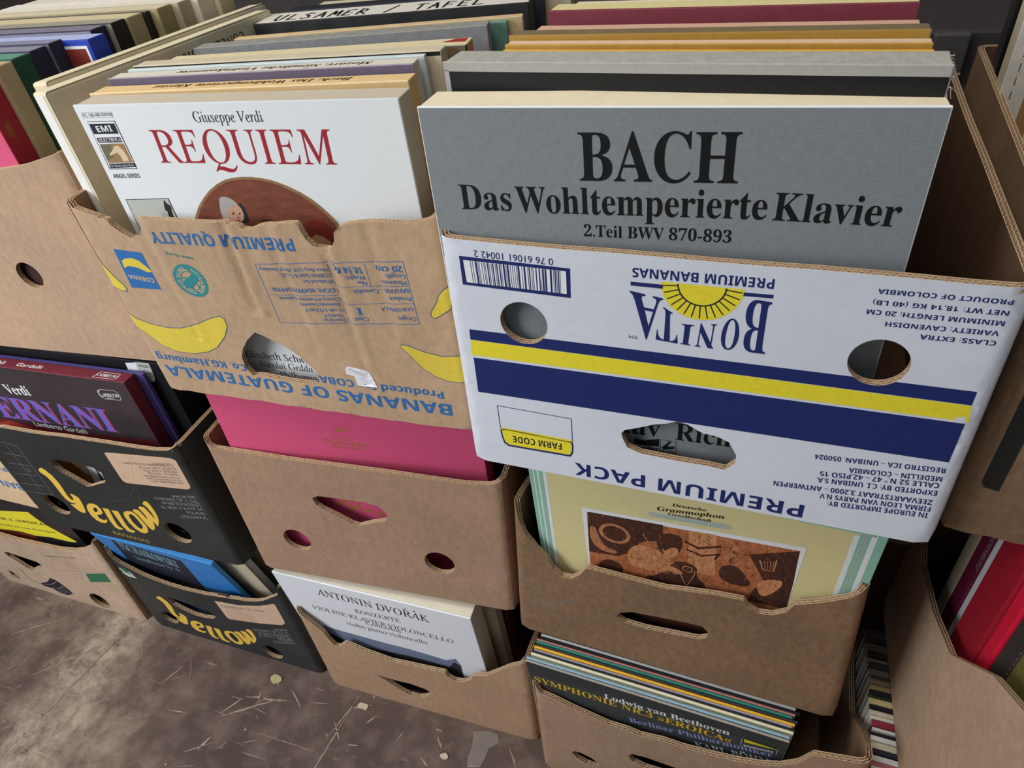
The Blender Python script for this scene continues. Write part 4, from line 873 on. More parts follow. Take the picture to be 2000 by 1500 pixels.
   ('l','copper',[(205.5,213.3),(206.7,213.2),(207.9,213.7)],0.4,8),
   ('l','engravedark',[(227.3,192.8),(227.0,190.2),(226.7,187.5)],0.2,8),
   ('l','engravedark',[(103.7,181.5),(104.9,183.3),(105.8,185.6)],0.2,8),
   ('l','copper',[(196.1,240.1),(196.7,237.7),(197.0,235.0)],0.4,8),
   ('l','engravedark',[(243.8,230.2),(245.2,230.6),(246.4,231.7)],0.3,8),
   ('l','engravedark',[(96.1,169.3),(96.5,166.6),(96.6,163.8)],0.2,8),
   ('l','copper',[(114.2,157.3),(114.4,155.8),(114.3,154.0)],0.4,8),
   ('l','copper',[(133.0,131.1),(132.8,129.4),(132.6,127.6)],0.4,8),
   ('l','engravedark',[(99.8,231.8),(101.5,231.4),(103.2,231.0)],0.3,8),
   ('l','engravedark',[(164.7,209.6),(164.6,208.3),(164.6,207.1)],0.3,8),
   ('l','copper',[(249.7,161.5),(250.9,158.8),(252.3,156.5)],0.3,8),
   ('l','engravedark',[(76.5,172.1),(76.8,170.3),(76.8,168.4)],0.3,8),
   ('l','copper',[(156.7,153.0),(157.7,153.3),(158.7,154.0)],0.2,8),
   ('l','engravedark',[(148.6,159.1),(150.7,161.4),(153.0,163.0)],0.3,8),
   ('l','engravedark',[(252.3,225.3),(253.4,222.7),(254.6,220.4)],0.3,8),
   ('l','engravedark',[(136.4,197.4),(137.8,197.4),(139.2,198.1)],0.2,8),
   ('l','copper',[(117.3,153.1),(118.8,153.2),(120.2,154.1)],0.3,8),
   ('l','engravedark',[(81.1,153.4),(82.2,153.1),(83.3,152.8)],0.3,8),
   ('l','engravedark',[(137.0,231.6),(138.1,231.6),(139.1,231.3)],0.2,8),
   ('l','engravedark',[(197.8,232.3),(198.8,233.5),(199.9,234.4)],0.3,8),
   ('l','copper',[(195.7,241.1),(196.7,241.1),(197.8,240.7)],0.3,8),
   ('l','engravedark',[(246.1,177.6),(247.0,175.6),(248.0,173.9)],0.3,8),
   ('l','engravedark',[(173.3,167.9),(174.6,167.5),(175.8,166.9)],0.3,8),
   ('l','engravedark',[(207.9,224.4),(207.4,220.8),(206.9,217.2)],0.4,8),
   ('l','engravedark',[(263.4,197.1),(263.0,194.7),(262.3,192.6)],0.3,8),
   ('l','engravedark',[(188.6,227.1),(189.5,226.8),(190.4,226.4)],0.4,8),
   ('l','engravedark',[(256.7,255.7),(256.4,253.9),(256.0,252.1)],0.3,8),
   ('l','engravedark',[(127.1,198.4),(129.2,198.4),(131.3,199.1)],0.4,8),
   ('l','copper',[(60.9,165.3),(59.8,160.7),(59.0,156.0)],0.3,8),
   ('l','engravedark',[(255.5,214.8),(255.2,212.2),(254.7,209.7)],0.2,8),
   ('l','engravedark',[(93.3,182.7),(94.1,180.1),(95.2,177.9)],0.2,8),
   ('l','engravedark',[(229.2,166.5),(228.9,162.3),(228.9,158.1)],0.3,8),
   ('l','engravedark',[(116.5,186.0),(117.2,184.1),(118.1,182.6)],0.2,8),
   ('l','engravedark',[(261.5,172.5),(262.3,172.2),(263.1,171.7)],0.3,8),
   ('l','engravedark',[(215.0,207.2),(214.5,203.7),(214.0,200.1)],0.2,8),
   ('l','engravedark',[(110.8,160.9),(111.5,160.7),(112.3,160.4)],0.2,8),
   ('l','engravedark',[(172.5,229.8),(172.9,227.7),(173.0,225.3)],0.4,8),
   ('l','engravedark',[(64.5,121.2),(66.5,123.2),(68.6,124.7)],0.2,8),
   ('l','engravedark',[(260.1,254.0),(261.4,254.4),(262.6,255.3)],0.3,8),
   ('l','engravedark',[(58.1,140.1),(60.2,140.8),(62.4,142.2)],0.3,8),
   ('l','engravedark',[(208.5,218.1),(209.0,216.4),(209.6,214.7)],0.4,8),
   ('l','engravedark',[(94.4,162.2),(96.3,162.7),(98.3,163.8)],0.4,8),
   ('l','engravedark',[(101.4,241.8),(102.3,239.4),(103.5,237.5)],0.4,8),
   ('l','engravedark',[(140.8,171.0),(140.1,168.4),(139.1,166.0)],0.4,8),
   ('l','engravedark',[(165.8,141.1),(166.6,137.5),(167.1,133.5)],0.3,8),
   ('l','engravedark',[(73.2,153.2),(74.1,154.1),(75.0,154.9)],0.4,8),
   ('l','engravedark',[(146.9,153.7),(145.8,149.2),(144.1,145.0)],0.2,8),
   ('l','copper',[(66.2,240.7),(66.6,237.5),(66.6,233.9)],0.3,8),
   ('l','copper',[(238.8,159.2),(240.3,161.7),(241.9,164.3)],0.3,8),
   ('l','engravedark',[(129.8,243.7),(129.3,240.9),(129.2,238.1)],0.2,8),
   ('l','engravedark',[(237.9,237.2),(238.8,234.2),(239.4,231.0)],0.4,8),
   ('l','copper',[(228.1,219.3),(228.0,217.2),(228.1,215.1)],0.4,8),
   ('l','copper',[(135.5,182.8),(137.5,185.9),(139.0,189.8)],0.4,8),
   ('l','engravedark',[(108.1,213.8),(109.5,213.8),(111.0,214.2)],0.3,8),
   ('l','engravedark',[(87.2,158.4),(89.3,157.9),(91.1,156.3)],0.2,8),
   ('l','engravedark',[(86.0,144.4),(88.4,144.9),(90.8,145.8)],0.4,8),
   ('l','engravedark',[(137.7,200.0),(138.4,201.0),(138.9,202.2)],0.4,8),
   ('l','engravedark',[(213.7,223.3),(213.5,221.4),(213.6,219.4)],0.3,8),
   ('l','copper',[(70.8,130.7),(73.2,131.2),(75.7,132.5)],0.2,8),
   ('l','engravedark',[(184.8,214.6),(185.5,215.5),(186.1,216.6)],0.3,8),
   ('l','copper',[(229.1,175.0),(228.6,172.3),(227.7,169.9)],0.3,8),
   ('l','engravedark',[(75.2,135.8),(76.7,135.2),(78.0,134.1)],0.3,8),
   ('l','copper',[(150.2,160.8),(151.0,158.3),(152.0,156.2)],0.2,8),
   ('l','engravedark',[(119.1,126.5),(121.2,125.7),(123.1,124.2)],0.4,8),
   ('l','engravedark',[(185.6,175.1),(187.5,177.9),(189.2,181.1)],0.4,8),
   ('l','copper',[(143.9,189.1),(144.5,190.1),(145.0,191.3)],0.4,8),
   ('l','copper',[(144.6,168.3),(144.0,165.7),(143.4,163.1)],0.3,8),
   ('l','engravedark',[(149.2,238.7),(148.8,237.2),(148.3,235.7)],0.4,8),
   ('l','copper',[(175.3,227.9),(175.2,226.5),(175.2,225.0)],0.3,8),
   ('l','copper',[(172.4,176.2),(173.8,176.2),(175.2,176.8)],0.3,8),
   ('l','engravedark',[(130.8,219.9),(132.7,219.6),(134.4,218.4)],0.4,8),
   ('l','engravedark',[(236.7,221.4),(237.7,218.2),(238.3,214.7)],0.2,8),
   ('l','copper',[(146.2,214.5),(147.0,214.5),(147.8,214.4)],0.3,8),
   ('l','engravedark',[(74.7,155.9),(74.0,153.3),(73.3,150.6)],0.2,8),
   ('l','engravedark',[(104.8,182.5),(106.9,182.3),(109.0,182.5)],0.4,8),
   ('l','engravedark',[(130.2,159.5),(131.2,159.6),(132.1,160.1)],0.4,8),
   ('l','engravedark',[(131.9,209.8),(132.9,209.5),(133.7,208.8)],0.4,8),
   ('l','engravedark',[(250.0,222.9),(249.7,220.7),(249.1,218.7)],0.2,8),
   ('l','copper',[(67.0,177.4),(67.9,174.0),(69.1,170.9)],0.3,8),
   ('l','engravedark',[(215.3,186.5),(216.9,185.8),(218.3,184.4)],0.3,8),
   ('l','copper',[(149.0,188.9),(150.5,188.4),(152.0,187.5)],0.3,8),
   ('l','engravedark',[(217.2,231.2),(218.1,232.4),(219.0,233.6)],0.3,8),
   ('l','engravedark',[(137.0,221.2),(138.5,220.4),(139.8,218.9)],0.2,8),
   ('l','copper',[(254.8,236.0),(255.3,234.9),(255.8,234.0)],0.2,8),
   ('l','engravedark',[(74.3,201.5),(73.3,198.1),(72.0,194.8)],0.2,8),
   ('l','engravedark',[(185.5,188.3),(186.5,188.6),(187.5,189.2)],0.3,8),
   ('l','engravedark',[(173.9,240.9),(175.5,241.2),(177.0,241.8)],0.2,8),
   ('l','engravedark',[(162.6,157.6),(163.4,157.6),(164.2,157.2)],0.4,8),
   ('l','engravedark',[(241.4,155.9),(241.8,154.7),(242.1,153.3)],0.2,8),
   ('l','engravedark',[(102.4,181.7),(101.5,178.1),(100.8,174.4)],0.2,8),
   ('l','engravedark',[(209.1,205.1),(208.9,203.6),(208.8,202.0)],0.2,8),
   ('l','engravedark',[(150.3,228.6),(152.1,228.6),(153.8,228.3)],0.2,8),
   ('l','engravedark',[(214.7,226.4),(215.9,227.6),(217.3,228.1)],0.4,8),
   ('l','engravedark',[(194.1,201.3),(195.3,202.8),(196.3,204.3)],0.4,8),
   ('l','copper',[(101.7,140.4),(103.3,140.9),(104.8,142.0)],0.3,8),
   ('l','engravedark',[(220.2,209.2),(221.2,209.4),(222.3,209.8)],0.4,8),
   ('l','engravedark',[(98.1,206.8),(99.7,206.8),(101.2,206.4)],0.2,8),
   ('l','engravedark',[(86.2,238.7),(87.3,238.7),(88.4,238.4)],0.4,8),
   ('l','copper',[(129.5,156.1),(130.5,156.0),(131.5,155.9)],0.4,8),
   ('l','copper',[(254.4,185.5),(255.6,185.5),(256.8,186.1)],0.2,8),
   ('l','engravedark',[(118.6,222.6),(119.0,219.9),(119.1,217.0)],0.2,8),
   ('l','engravedark',[(177.5,241.4),(178.8,241.2),(180.0,240.5)],0.4,8),
   ('l','engravedark',[(260.5,226.5),(261.2,226.5),(262.0,226.7)],0.2,8),
   ('l','engravedark',[(134.8,144.9),(135.5,141.6),(136.1,138.1)],0.4,8),
   ('l','copper',[(73.6,206.2),(75.9,206.3),(78.2,207.5)],0.2,8),
   ('l','engravedark',[(60.3,191.0),(59.6,188.0),(59.5,185.0)],0.4,8),
   ('l','engravedark',[(156.3,223.3),(158.3,223.1),(160.3,222.2)],0.3,8),
   ('l','copper',[(111.2,170.6),(112.0,167.0),(112.6,163.2)],0.4,8),
   ('l','engravedark',[(188.0,171.5),(189.8,171.2),(191.6,171.0)],0.2,8),
   ('l','copper',[(105.2,125.4),(107.0,127.8),(108.6,130.3)],0.2,8),
   ('l','engravedark',[(63.4,228.4),(63.8,224.9),(63.6,221.0)],0.2,8),
   ('l','engravedark',[(89.5,151.7),(89.9,149.9),(90.3,148.1)],0.2,8),
   ('l','engravedark',[(100.4,208.7),(102.2,209.0),(104.1,210.0)],0.2,8),
   ('l','engravedark',[(211.8,206.3),(213.4,209.0),(214.9,212.2)],0.4,8),
   ('l','engravedark',[(247.5,212.7),(248.0,211.0),(248.2,209.0)],0.3,8),
   ('l','engravedark',[(137.0,163.4),(138.5,165.0),(140.0,166.3)],0.2,8),
   ('l','engravedark',[(245.7,192.2),(246.8,191.7),(247.8,190.8)],0.3,8),
   ('l','engravedark',[(98.1,235.6),(99.9,235.4),(101.8,235.6)],0.3,8),
   ('l','engravedark',[(198.7,141.6),(200.2,143.7),(201.7,145.8)],0.3,8),
   ('l','engravedark',[(241.6,157.7),(242.1,158.6),(242.6,159.7)],0.4,8),
   ('l','engravedark',[(257.6,203.6),(259.4,203.9),(261.1,204.5)],0.2,8),
   ('l','copper',[(244.0,214.5),(244.5,215.3),(244.9,216.3)],0.2,8),
   ('l','copper',[(166.5,198.6),(166.3,196.8),(166.3,195.0)],0.4,8),
   ('l','engravedark',[(255.0,210.9),(255.6,208.8),(256.0,206.5)],0.2,8),
   ('l','copper',[(68.3,241.5),(70.4,241.2),(72.6,241.1)],0.3,8),
   ('l','copper',[(120.0,152.1),(122.3,151.8),(124.3,150.6)],0.3,8),
   ('l','engravedark',[(152.4,159.2),(153.6,160.5),(154.9,161.4)],0.4,8),
   ('l','copper',[(239.0,213.1),(239.5,213.1),(240.1,213.4)],0.4,8),
   ('l','copper',[(164.6,159.8),(165.1,157.9),(165.3,155.8)],0.3,8),
   ('l','copper',[(226.9,202.1),(227.8,202.0),(228.6,201.8)],0.2,8),
   ('l','engravedark',[(111.4,130.8),(110.8,128.1),(110.1,125.5)],0.3,8),
   ('l','engravedark',[(197.7,211.4),(197.1,208.2),(196.3,205.1)],0.3,8),
   ('l','engravedark',[(88.4,198.7),(90.5,199.0),(92.7,199.4)],0.4,8),
   ('l','engravedark',[(257.8,201.3),(259.5,201.8),(261.0,203.0)],0.4,8),
   ('l','engravedark',[(204.5,209.5),(205.3,209.1),(206.0,208.4)],0.3,8),
   ('l','engravedark',[(181.7,239.3),(183.4,238.5),(184.9,236.7)],0.4,8),
   ('l','engravedark',[(103.6,174.5),(105.6,174.9),(107.6,176.1)],0.3,8),
   ('l','engravedark',[(91.5,161.3),(91.9,159.4),(92.3,157.4)],0.4,8),
   ('l','engravedark',[(261.0,250.9),(260.5,247.9),(259.6,245.1)],0.2,8),
   ('l','engravedark',[(65.2,131.9),(64.2,127.0),(63.5,122.0)],0.4,8),
   ('l','copper',[(243.8,247.4),(244.4,247.4),(244.9,247.4)],0.3,8),
   ('l','engravedark',[(178.8,226.5),(180.3,226.3),(181.7,226.4)],0.3,8),
   ('l','engravedark',[(60.7,228.9),(60.0,225.7),(59.8,222.6)],0.2,8),
   ('l','copper',[(204.7,211.3),(206.7,210.9),(208.5,209.4)],0.4,8),
   ('l','engravedark',[(149.3,209.6),(148.8,207.6),(148.1,205.7)],0.3,8),
   ('l','copper',[(74.2,197.2),(75.7,196.6),(77.0,195.5)],0.4,8),
   ('l','copper',[(127.6,137.9),(128.9,137.9),(130.1,137.7)],0.4,8),
   ('l','engravedark',[(260.0,234.2),(261.3,233.8),(262.7,233.5)],0.3,8),
   ('l','engravedark',[(111.8,167.5),(112.9,167.1),(114.0,166.2)],0.4,8),
   ('l','copper',[(135.3,218.6),(136.8,220.1),(138.4,221.1)],0.3,8),
   ('l','engravedark',[(247.8,242.9),(248.5,244.1),(249.1,245.5)],0.4,8),
   ('l','engravedark',[(119.5,169.7),(119.9,167.7),(120.3,165.6)],0.2,8),
   ('l','engravedark',[(116.9,225.5),(116.2,222.7),(115.3,219.9)],0.2,8),
   ('l','engravedark',[(86.7,199.4),(89.0,201.6),(91.3,203.2)],0.3,8),
   ('l','engravedark',[(240.8,248.7),(241.4,248.4),(242.0,247.9)],0.3,8),
   ('l','copper',[(139.8,236.3),(141.2,235.7),(142.3,234.3)],0.3,8),
   ('l','engravedark',[(140.5,156.9),(141.6,158.6),(142.6,160.6)],0.3,8),
   ('l','engravedark',[(123.2,215.8),(125.4,215.6),(127.7,216.2)],0.3,8),
   ('l','engravedark',[(249.5,158.5),(249.0,155.4),(248.1,152.5)],0.3,8),
   ('l','engravedark',[(110.2,186.6),(111.9,188.3),(113.5,189.6)],0.3,8),
   ('l','engravedark',[(114.1,223.5),(114.7,223.3),(115.2,222.8)],0.2,8),
   ('l','engravedark',[(259.5,162.2),(261.4,162.0),(263.2,161.9)],0.4,8),
   ('l','copper',[(187.7,235.1),(189.6,234.4),(191.4,233.3)],0.4,8),
   ('l','engravedark',[(203.0,178.4),(203.5,176.4),(203.6,174.2)],0.4,8),
   ('l','copper',[(101.7,146.6),(102.6,146.7),(103.5,146.9)],0.3,8),
   ('l','engravedark',[(123.1,215.1),(124.0,216.1),(124.8,217.0)],0.2,8),
   ('l','engravedark',[(132.9,150.5),(135.0,150.3),(137.0,150.5)],0.3,8),
   ('l','engravedark',[(154.7,174.8),(157.0,174.9),(159.3,175.1)],0.3,8),
   ('l','engravedark',[(244.0,198.3),(244.8,198.6),(245.6,199.2)],0.2,8),
   ('l','engravedark',[(175.5,204.9),(177.0,207.1),(178.3,209.6)],0.4,8),
   ('l','copper',[(231.5,146.6),(232.8,146.7),(234.2,147.5)],0.2,8),
   ('l','engravedark',[(130.3,132.8),(132.0,132.4),(133.6,131.2)],0.4,8),
   ('l','engravedark',[(214.9,163.9),(216.2,161.0),(217.7,158.7)],0.2,8),
   ('l','engravedark',[(83.3,143.2),(84.3,143.2),(85.2,143.0)],0.3,8),
   ('l','copper',[(127.9,192.3),(127.2,188.6),(126.8,184.8)],0.4,8),
   ('l','engravedark',[(135.7,165.7),(135.2,164.0),(134.6,162.5)],0.2,8),
   ('l','engravedark',[(216.3,234.1),(218.3,233.9),(220.3,234.0)],0.4,8),
   ('l','engravedark',[(155.0,250.0),(154.9,248.5),(154.9,247.1)],0.4,8),
   ('l','engravedark',[(246.3,245.0),(247.6,244.8),(248.9,244.1)],0.3,8),
   ('l','engravedark',[(253.1,211.8),(254.0,213.1),(254.9,214.4)],0.4,8),
   ('l','engravedark',[(217.1,242.1),(218.3,241.7),(219.5,240.9)],0.2,8),
   ('l','engravedark',[(131.0,174.1),(132.2,173.8),(133.5,173.3)],0.3,8),
   ('l','engravedark',[(248.8,175.4),(250.7,174.8),(252.6,173.8)],0.3,8),
   ('l','engravedark',[(82.5,231.0),(83.2,231.8),(83.8,232.6)],0.2,8),
   ('l','engravedark',[(235.4,252.8),(236.3,252.7),(237.2,252.6)],0.4,8),
   ('l','copper',[(83.8,191.4),(84.6,191.3),(85.4,191.1)],0.4,8),
   ('l','engravedark',[(223.0,243.3),(222.6,241.3),(222.0,239.4)],0.2,8),
   ('l','engravedark',[(115.0,207.4),(115.7,205.4),(116.7,203.7)],0.2,8),
   ('l','engravedark',[(66.9,239.2),(67.2,236.7),(67.2,233.9)],0.4,8),
   ('l','engravedark',[(87.3,230.7),(86.1,226.7),(84.5,222.9)],0.3,8),
   ('l','engravedark',[(134.3,216.4),(134.9,213.2),(135.1,209.6)],0.2,8),
   ('l','engravedark',[(72.9,156.8),(73.2,155.3),(73.4,153.6)],0.2,8),
   ('l','copper',[(184.9,239.1),(186.9,239.4),(188.9,240.3)],0.2,8),
   ('l','copper',[(166.9,189.5),(166.1,186.2),(165.1,183.1)],0.3,8),
   ('l','copper',[(143.9,150.1),(144.7,146.3),(145.4,142.1)],0.3,8),
   ('l','engravedark',[(124.8,222.4),(125.7,222.1),(126.6,221.6)],0.4,8),
   ('l','engravedark',[(97.3,232.7),(98.5,234.4),(99.5,236.5)],0.3,8),
   ('l','engravedark',[(103.5,212.0),(105.8,211.3),(108.0,210.4)],0.4,8),
   ('l','engravedark',[(230.0,143.9),(231.3,143.7),(232.6,143.5)],0.3,8),
   ('l','copper',[(68.8,178.8),(69.2,175.5),(69.0,171.8)],0.4,8),
   ('l','engravedark',[(158.8,173.7),(160.6,173.0),(162.2,171.7)],0.4,8),
   ('l','engravedark',[(221.9,224.6),(222.5,225.7),(222.9,227.0)],0.3,8),
   ('l','engravedark',[(257.2,166.8),(257.6,165.8),(258.0,164.7)],0.4,8),
   ('l','engravedark',[(242.4,236.4),(244.1,236.2),(245.8,236.3)],0.3,8),
   ('l','copper',[(245.7,184.4),(245.6,181.9),(245.6,179.4)],0.3,8),
   ('l','engravedark',[(91.2,148.2),(93.7,148.4),(96.2,148.5)],0.2,8),
   ('l','engravedark',[(256.9,174.8),(258.6,174.7),(260.2,175.1)],0.2,8),
   ('l','engravedark',[(208.0,192.9),(208.3,191.8),(208.5,190.5)],0.2,8),
   ('l','copper',[(69.4,215.1),(70.8,215.4),(72.2,216.0)],0.4,8),
   ('l','engravedark',[(135.4,130.3),(137.7,130.3),(139.8,129.9)],0.2,8),
   ('l','engravedark',[(147.8,213.9),(149.1,213.6),(150.4,213.5)],0.3,8),
   ('l','engravedark',[(77.9,186.4),(78.9,187.7),(79.9,189.3)],0.2,8),
   ('l','engravedark',[(259.5,225.3),(261.1,224.7),(262.8,223.6)],0.3,8),
   ('l','copper',[(120.3,233.5),(122.3,233.3),(124.2,232.7)],0.3,8),
   ('l','engravedark',[(166.5,161.7),(165.9,157.4),(165.7,153.0)],0.3,8),
   ('l','engravedark',[(206.0,220.5),(205.7,218.7),(205.2,217.1)],0.3,8),
   ('l','engravedark',[(237.8,157.6),(237.6,156.0),(237.4,154.4)],0.4,8),
   ('l','copper',[(189.9,191.5),(191.4,194.1),(192.5,197.3)],0.3,8),
   ('l','copper',[(230.5,194.4),(231.1,194.3),(231.8,194.3)],0.4,8),
   ('l','engravedark',[(166.6,223.3),(167.7,223.5),(168.9,224.2)],0.2,8),
   ('l','copper',[(169.1,218.3),(170.6,218.0),(172.0,217.0)],0.3,8),
   ('l','copper',[(248.0,172.4),(249.0,169.7),(250.2,167.2)],0.2,8),
   ('l','engravedark',[(148.3,150.2),(148.7,148.5),(149.2,146.9)],0.4,8),
   ('l','engravedark',[(72.8,196.3),(72.5,194.7),(72.3,193.0)],0.2,8),
   ('l','engravedark',[(244.7,204.3),(245.6,204.2),(246.6,203.7)],0.4,8),
   ('l','copper',[(171.2,241.5),(170.7,238.8),(170.4,236.1)],0.3,8),
   ('l','copper',[(99.9,220.7),(100.5,221.6),(101.0,222.7)],0.3,8),
   ('l','engravedark',[(71.0,219.1),(70.0,216.3),(68.6,213.8)],0.4,8),
   ('l','copper',[(205.1,242.1),(206.0,242.0),(206.8,242.2)],0.2,8),
   ('l','copper',[(82.4,243.3),(84.0,243.1),(85.7,243.2)],0.2,8),
   ('l','engravedark',[(114.1,162.1),(115.0,163.0),(116.0,163.6)],0.4,8),
   ('l','engravedark',[(175.8,137.3),(177.3,136.8),(178.8,136.2)],0.4,8),
   ('l','engravedark',[(61.0,212.2),(59.9,207.9),(59.2,203.5)],0.4,8),
   ('l','engravedark',[(142.4,223.3),(143.5,223.3),(144.5,223.8)],0.2,8),
   ('l','copper',[(239.2,239.2),(239.0,235.8),(238.9,232.2)],0.2,8),
   ('l','engravedark',[(140.5,183.0),(140.2,179.9),(140.3,176.9)],0.4,8),
   ('l','engravedark',[(149.2,163.5),(149.7,161.6),(150.2,159.7)],0.4,8),
   ('l','copper',[(131.9,243.6),(133.3,245.3),(134.6,247.1)],0.3,8),
   ('l','engravedark',[(126.9,163.4),(128.9,162.8),(130.7,162.0)],0.2,8),
   ('l','engravedark',[(113.8,154.9),(113.4,153.6),(112.8,152.5)],0.4,8),
   ('l','engravedark',[(253.2,242.2),(254.8,244.3),(256.4,246.3)],0.4,8),
   ('l','engravedark',[(220.3,191.6),(221.1,191.7),(221.8,192.1)],0.4,8),
   ('l','engravedark',[(99.2,163.6),(100.1,163.5),(101.0,162.7)],0.4,8),
   ('l','copper',[(257.9,226.0),(257.6,223.9),(257.3,221.9)],0.3,8),
   ('l','engravedark',[(180.5,221.6),(179.7,217.9),(178.7,214.4)],0.3,8),
   ('l','copper',[(192.9,151.7),(194.8,153.7),(196.9,154.5)],0.3,8),
   ('l','engravedark',[(69.2,223.9),(68.7,222.0),(68.4,219.9)],0.2,8),
   ('l','engravedark',[(140.2,226.4),(142.0,226.3),(143.9,226.8)],0.4,8),
   ('l','engravedark',[(180.5,246.1),(181.7,245.9),(182.9,245.3)],0.4,8),
   ('l','copper',[(199.9,203.7),(199.4,201.4),(198.6,199.3)],0.2,8),
   ('l','engravedark',[(227.5,189.5),(228.4,187.1),(229.5,184.9)],0.4,8),
   ('l','engravedark',[(215.9,249.6),(217.2,251.7),(218.2,254.3)],0.4,8),
   ('l','engravedark',[(194.5,138.0),(195.0,135.4),(195.3,132.4)],0.2,8),
   ('l','engravedark',[(106.4,214.9),(107.3,211.9),(108.6,209.4)],0.2,8),
   ('l','engravedark',[(163.1,165.0),(163.7,163.7),(164.5,162.7)],0.2,8),
   ('l','engravedark',[(68.8,125.5),(70.1,125.3),(71.4,125.2)],0.4,8),
   ('l','engravedark',[(240.6,207.2),(241.4,208.0),(242.3,208.5)],0.3,8),
   ('l','engravedark',[(138.0,228.5),(138.9,228.5),(139.7,228.5)],0.3,8),
   ('l','copper',[(77.9,139.5),(80.2,139.1),(82.2,137.6)],0.3,8),
   ('l','engravedark',[(227.5,240.5),(228.6,238.3),(230.0,236.7)],0.2,8),
   ('l','engravedark',[(136.4,151.8),(136.0,149.5),(135.7,147.2)],0.3,8),
   ('l','engravedark',[(92.6,235.7),(94.5,235.8),(96.4,235.8)],0.3,8),
   ('l','engravedark',[(72.0,156.7),(71.4,153.7),(71.3,150.7)],0.2,8),
   ('l','copper',[(98.8,222.8),(100.3,222.6),(101.8,222.8)],0.3,8),
   ('l','engravedark',[(254.8,249.3),(255.7,247.2),(256.6,245.1)],0.4,8),
   ('l','engravedark',[(115.4,209.6),(116.1,210.3),(116.8,210.8)],0.4,8),
   ('l','engravedark',[(156.9,184.1),(158.6,185.9),(160.4,187.2)],0.3,8),
   ('l','engravedark',[(123.0,246.9),(124.5,246.7),(126.0,246.7)],0.3,8),
   ('l','copper',[(138.4,211.1),(140.4,210.1),(142.1,208.0)],0.4,8),
   ('l','copper',[(143.0,191.6),(142.2,187.7),(141.6,183.6)],0.2,8),
   ('l','copper',[(202.9,232.8),(203.6,233.6),(204.4,234.1)],0.4,8),
   ('l','engravedark',[(128.2,170.5),(129.5,170.5),(130.9,170.9)],0.3,8),
   ('l','engravedark',[(145.6,221.5),(147.3,221.4),(149.1,221.6)],0.4,8),
   ('l','engravedark',[(169.9,203.8),(170.5,200.9),(170.6,197.6)],0.2,8),
   ('l','engravedark',[(122.9,155.5),(123.5,155.3),(124.1,154.7)],0.4,8),
   ('l','copper',[(148.5,181.2),(149.9,182.6),(151.3,183.2)],0.4,8),
   ('l','copper',[(74.4,222.8),(75.2,222.5),(75.9,222.0)],0.2,8),
   ('l','copper',[(234.9,159.9),(234.6,157.0),(234.4,154.0)],0.4,8),
   ('l','copper',[(151.6,244.6),(151.5,243.5),(151.5,242.4)],0.4,8),
   ('l','copper',[(90.9,135.6),(90.2,133.0),(89.1,130.7)],0.3,8),
   ('l','engravedark',[(164.7,199.1),(166.2,199.1),(167.7,198.8)],0.4,8),
   ('l','copper',[(115.0,126.5),(116.1,126.8),(117.2,127.3)],0.2,8),
   ('l','engravedark',[(88.7,134.3),(90.5,133.5),(92.1,131.7)],0.2,8),
   ('l','copper',[(62.7,210.3),(65.1,213.2),(67.2,216.6)],0.3,8),
   ('l','copper',[(134.2,132.0),(136.0,131.7),(137.9,131.7)],0.4,8),
   ('l','engravedark',[(147.4,153.1),(148.1,153.9),(148.7,154.5)],0.2,8),
   ('l','engravedark',[(238.8,158.1),(240.9,157.6),(243.0,156.8)],0.4,8),
   ('l','copper',[(240.2,163.6),(241.5,163.7),(242.8,164.0)],0.4,8),
   ('l','engravedark',[(204.4,215.3),(205.9,215.7),(207.4,216.6)],0.2,8),
   ('l','engravedark',[(200.1,238.8),(200.6,239.5),(201.1,240.2)],0.4,8),
   ('l','copper',[(138.0,173.2),(140.1,172.7),(142.2,171.9)],0.2,8),
   ('l','engravedark',[(181.1,188.4),(181.9,188.1),(182.7,187.6)],0.4,8),
   ('l','copper',[(246.1,232.3),(247.8,232.2),(249.6,231.8)],0.4,8),
   ('l','engravedark',[(168.4,156.5),(169.2,157.6),(170.2,158.5)],0.2,8),
   ('l','engravedark',[(123.9,210.1),(125.9,210.0),(127.8,209.7)],0.2,8),
   ('l','engravedark',[(260.7,164.9),(261.3,164.8),(261.9,164.6)],0.4,8),
   ('l','copper',[(159.9,173.1),(161.0,169.5),(162.2,166.0)],0.4,8),
   ('l','engravedark',[(142.4,211.7),(143.2,212.9),(143.9,214.3)],0.4,8),
   ('l','copper',[(100.4,139.5),(101.9,141.6),(103.2,144.2)],0.4,8),
   ('l','copper',[(261.3,255.2),(262.2,252.7),(262.8,250.0)],0.3,8),
   ('l','engravedark',[(215.3,229.6),(216.5,229.8),(217.7,230.4)],0.4,8),
   ('l','engravedark',[(132.4,210.1),(133.1,209.9),(133.6,209.5)],0.4,8),
   ('l','engravedark',[(178.5,235.0),(179.0,233.7),(179.8,232.8)],0.2,8),
   ('l','engravedark',[(252.2,244.6),(253.3,244.9),(254.3,245.8)],0.2,8),
   ('l','engravedark',[(162.1,230.5),(163.9,231.0),(165.7,232.2)],0.4,8),
   ('l','copper',[(86.4,197.3),(88.0,197.1),(89.7,197.3)],0.4,8),
   ('l','copper',[(117.0,191.3),(116.7,189.9),(116.4,188.6)],0.4,8),
   ('l','engravedark',[(99.2,236.9),(100.8,236.7),(102.2,236.0)],0.4,8),
   ('l','engravedark',[(83.4,216.5),(83.8,214.3),(84.1,212.0)],0.2,8),
   ('l','engravedark',[(90.2,148.6),(91.0,148.5),(91.7,148.6)],0.2,8),
   ('l','engravedark',[(265.2,160.1),(265.2,158.4),(265.4,156.7)],0.3,8),
   ('l','engravedark',[(71.5,134.0),(70.9,131.3),(70.3,128.5)],0.2,8),
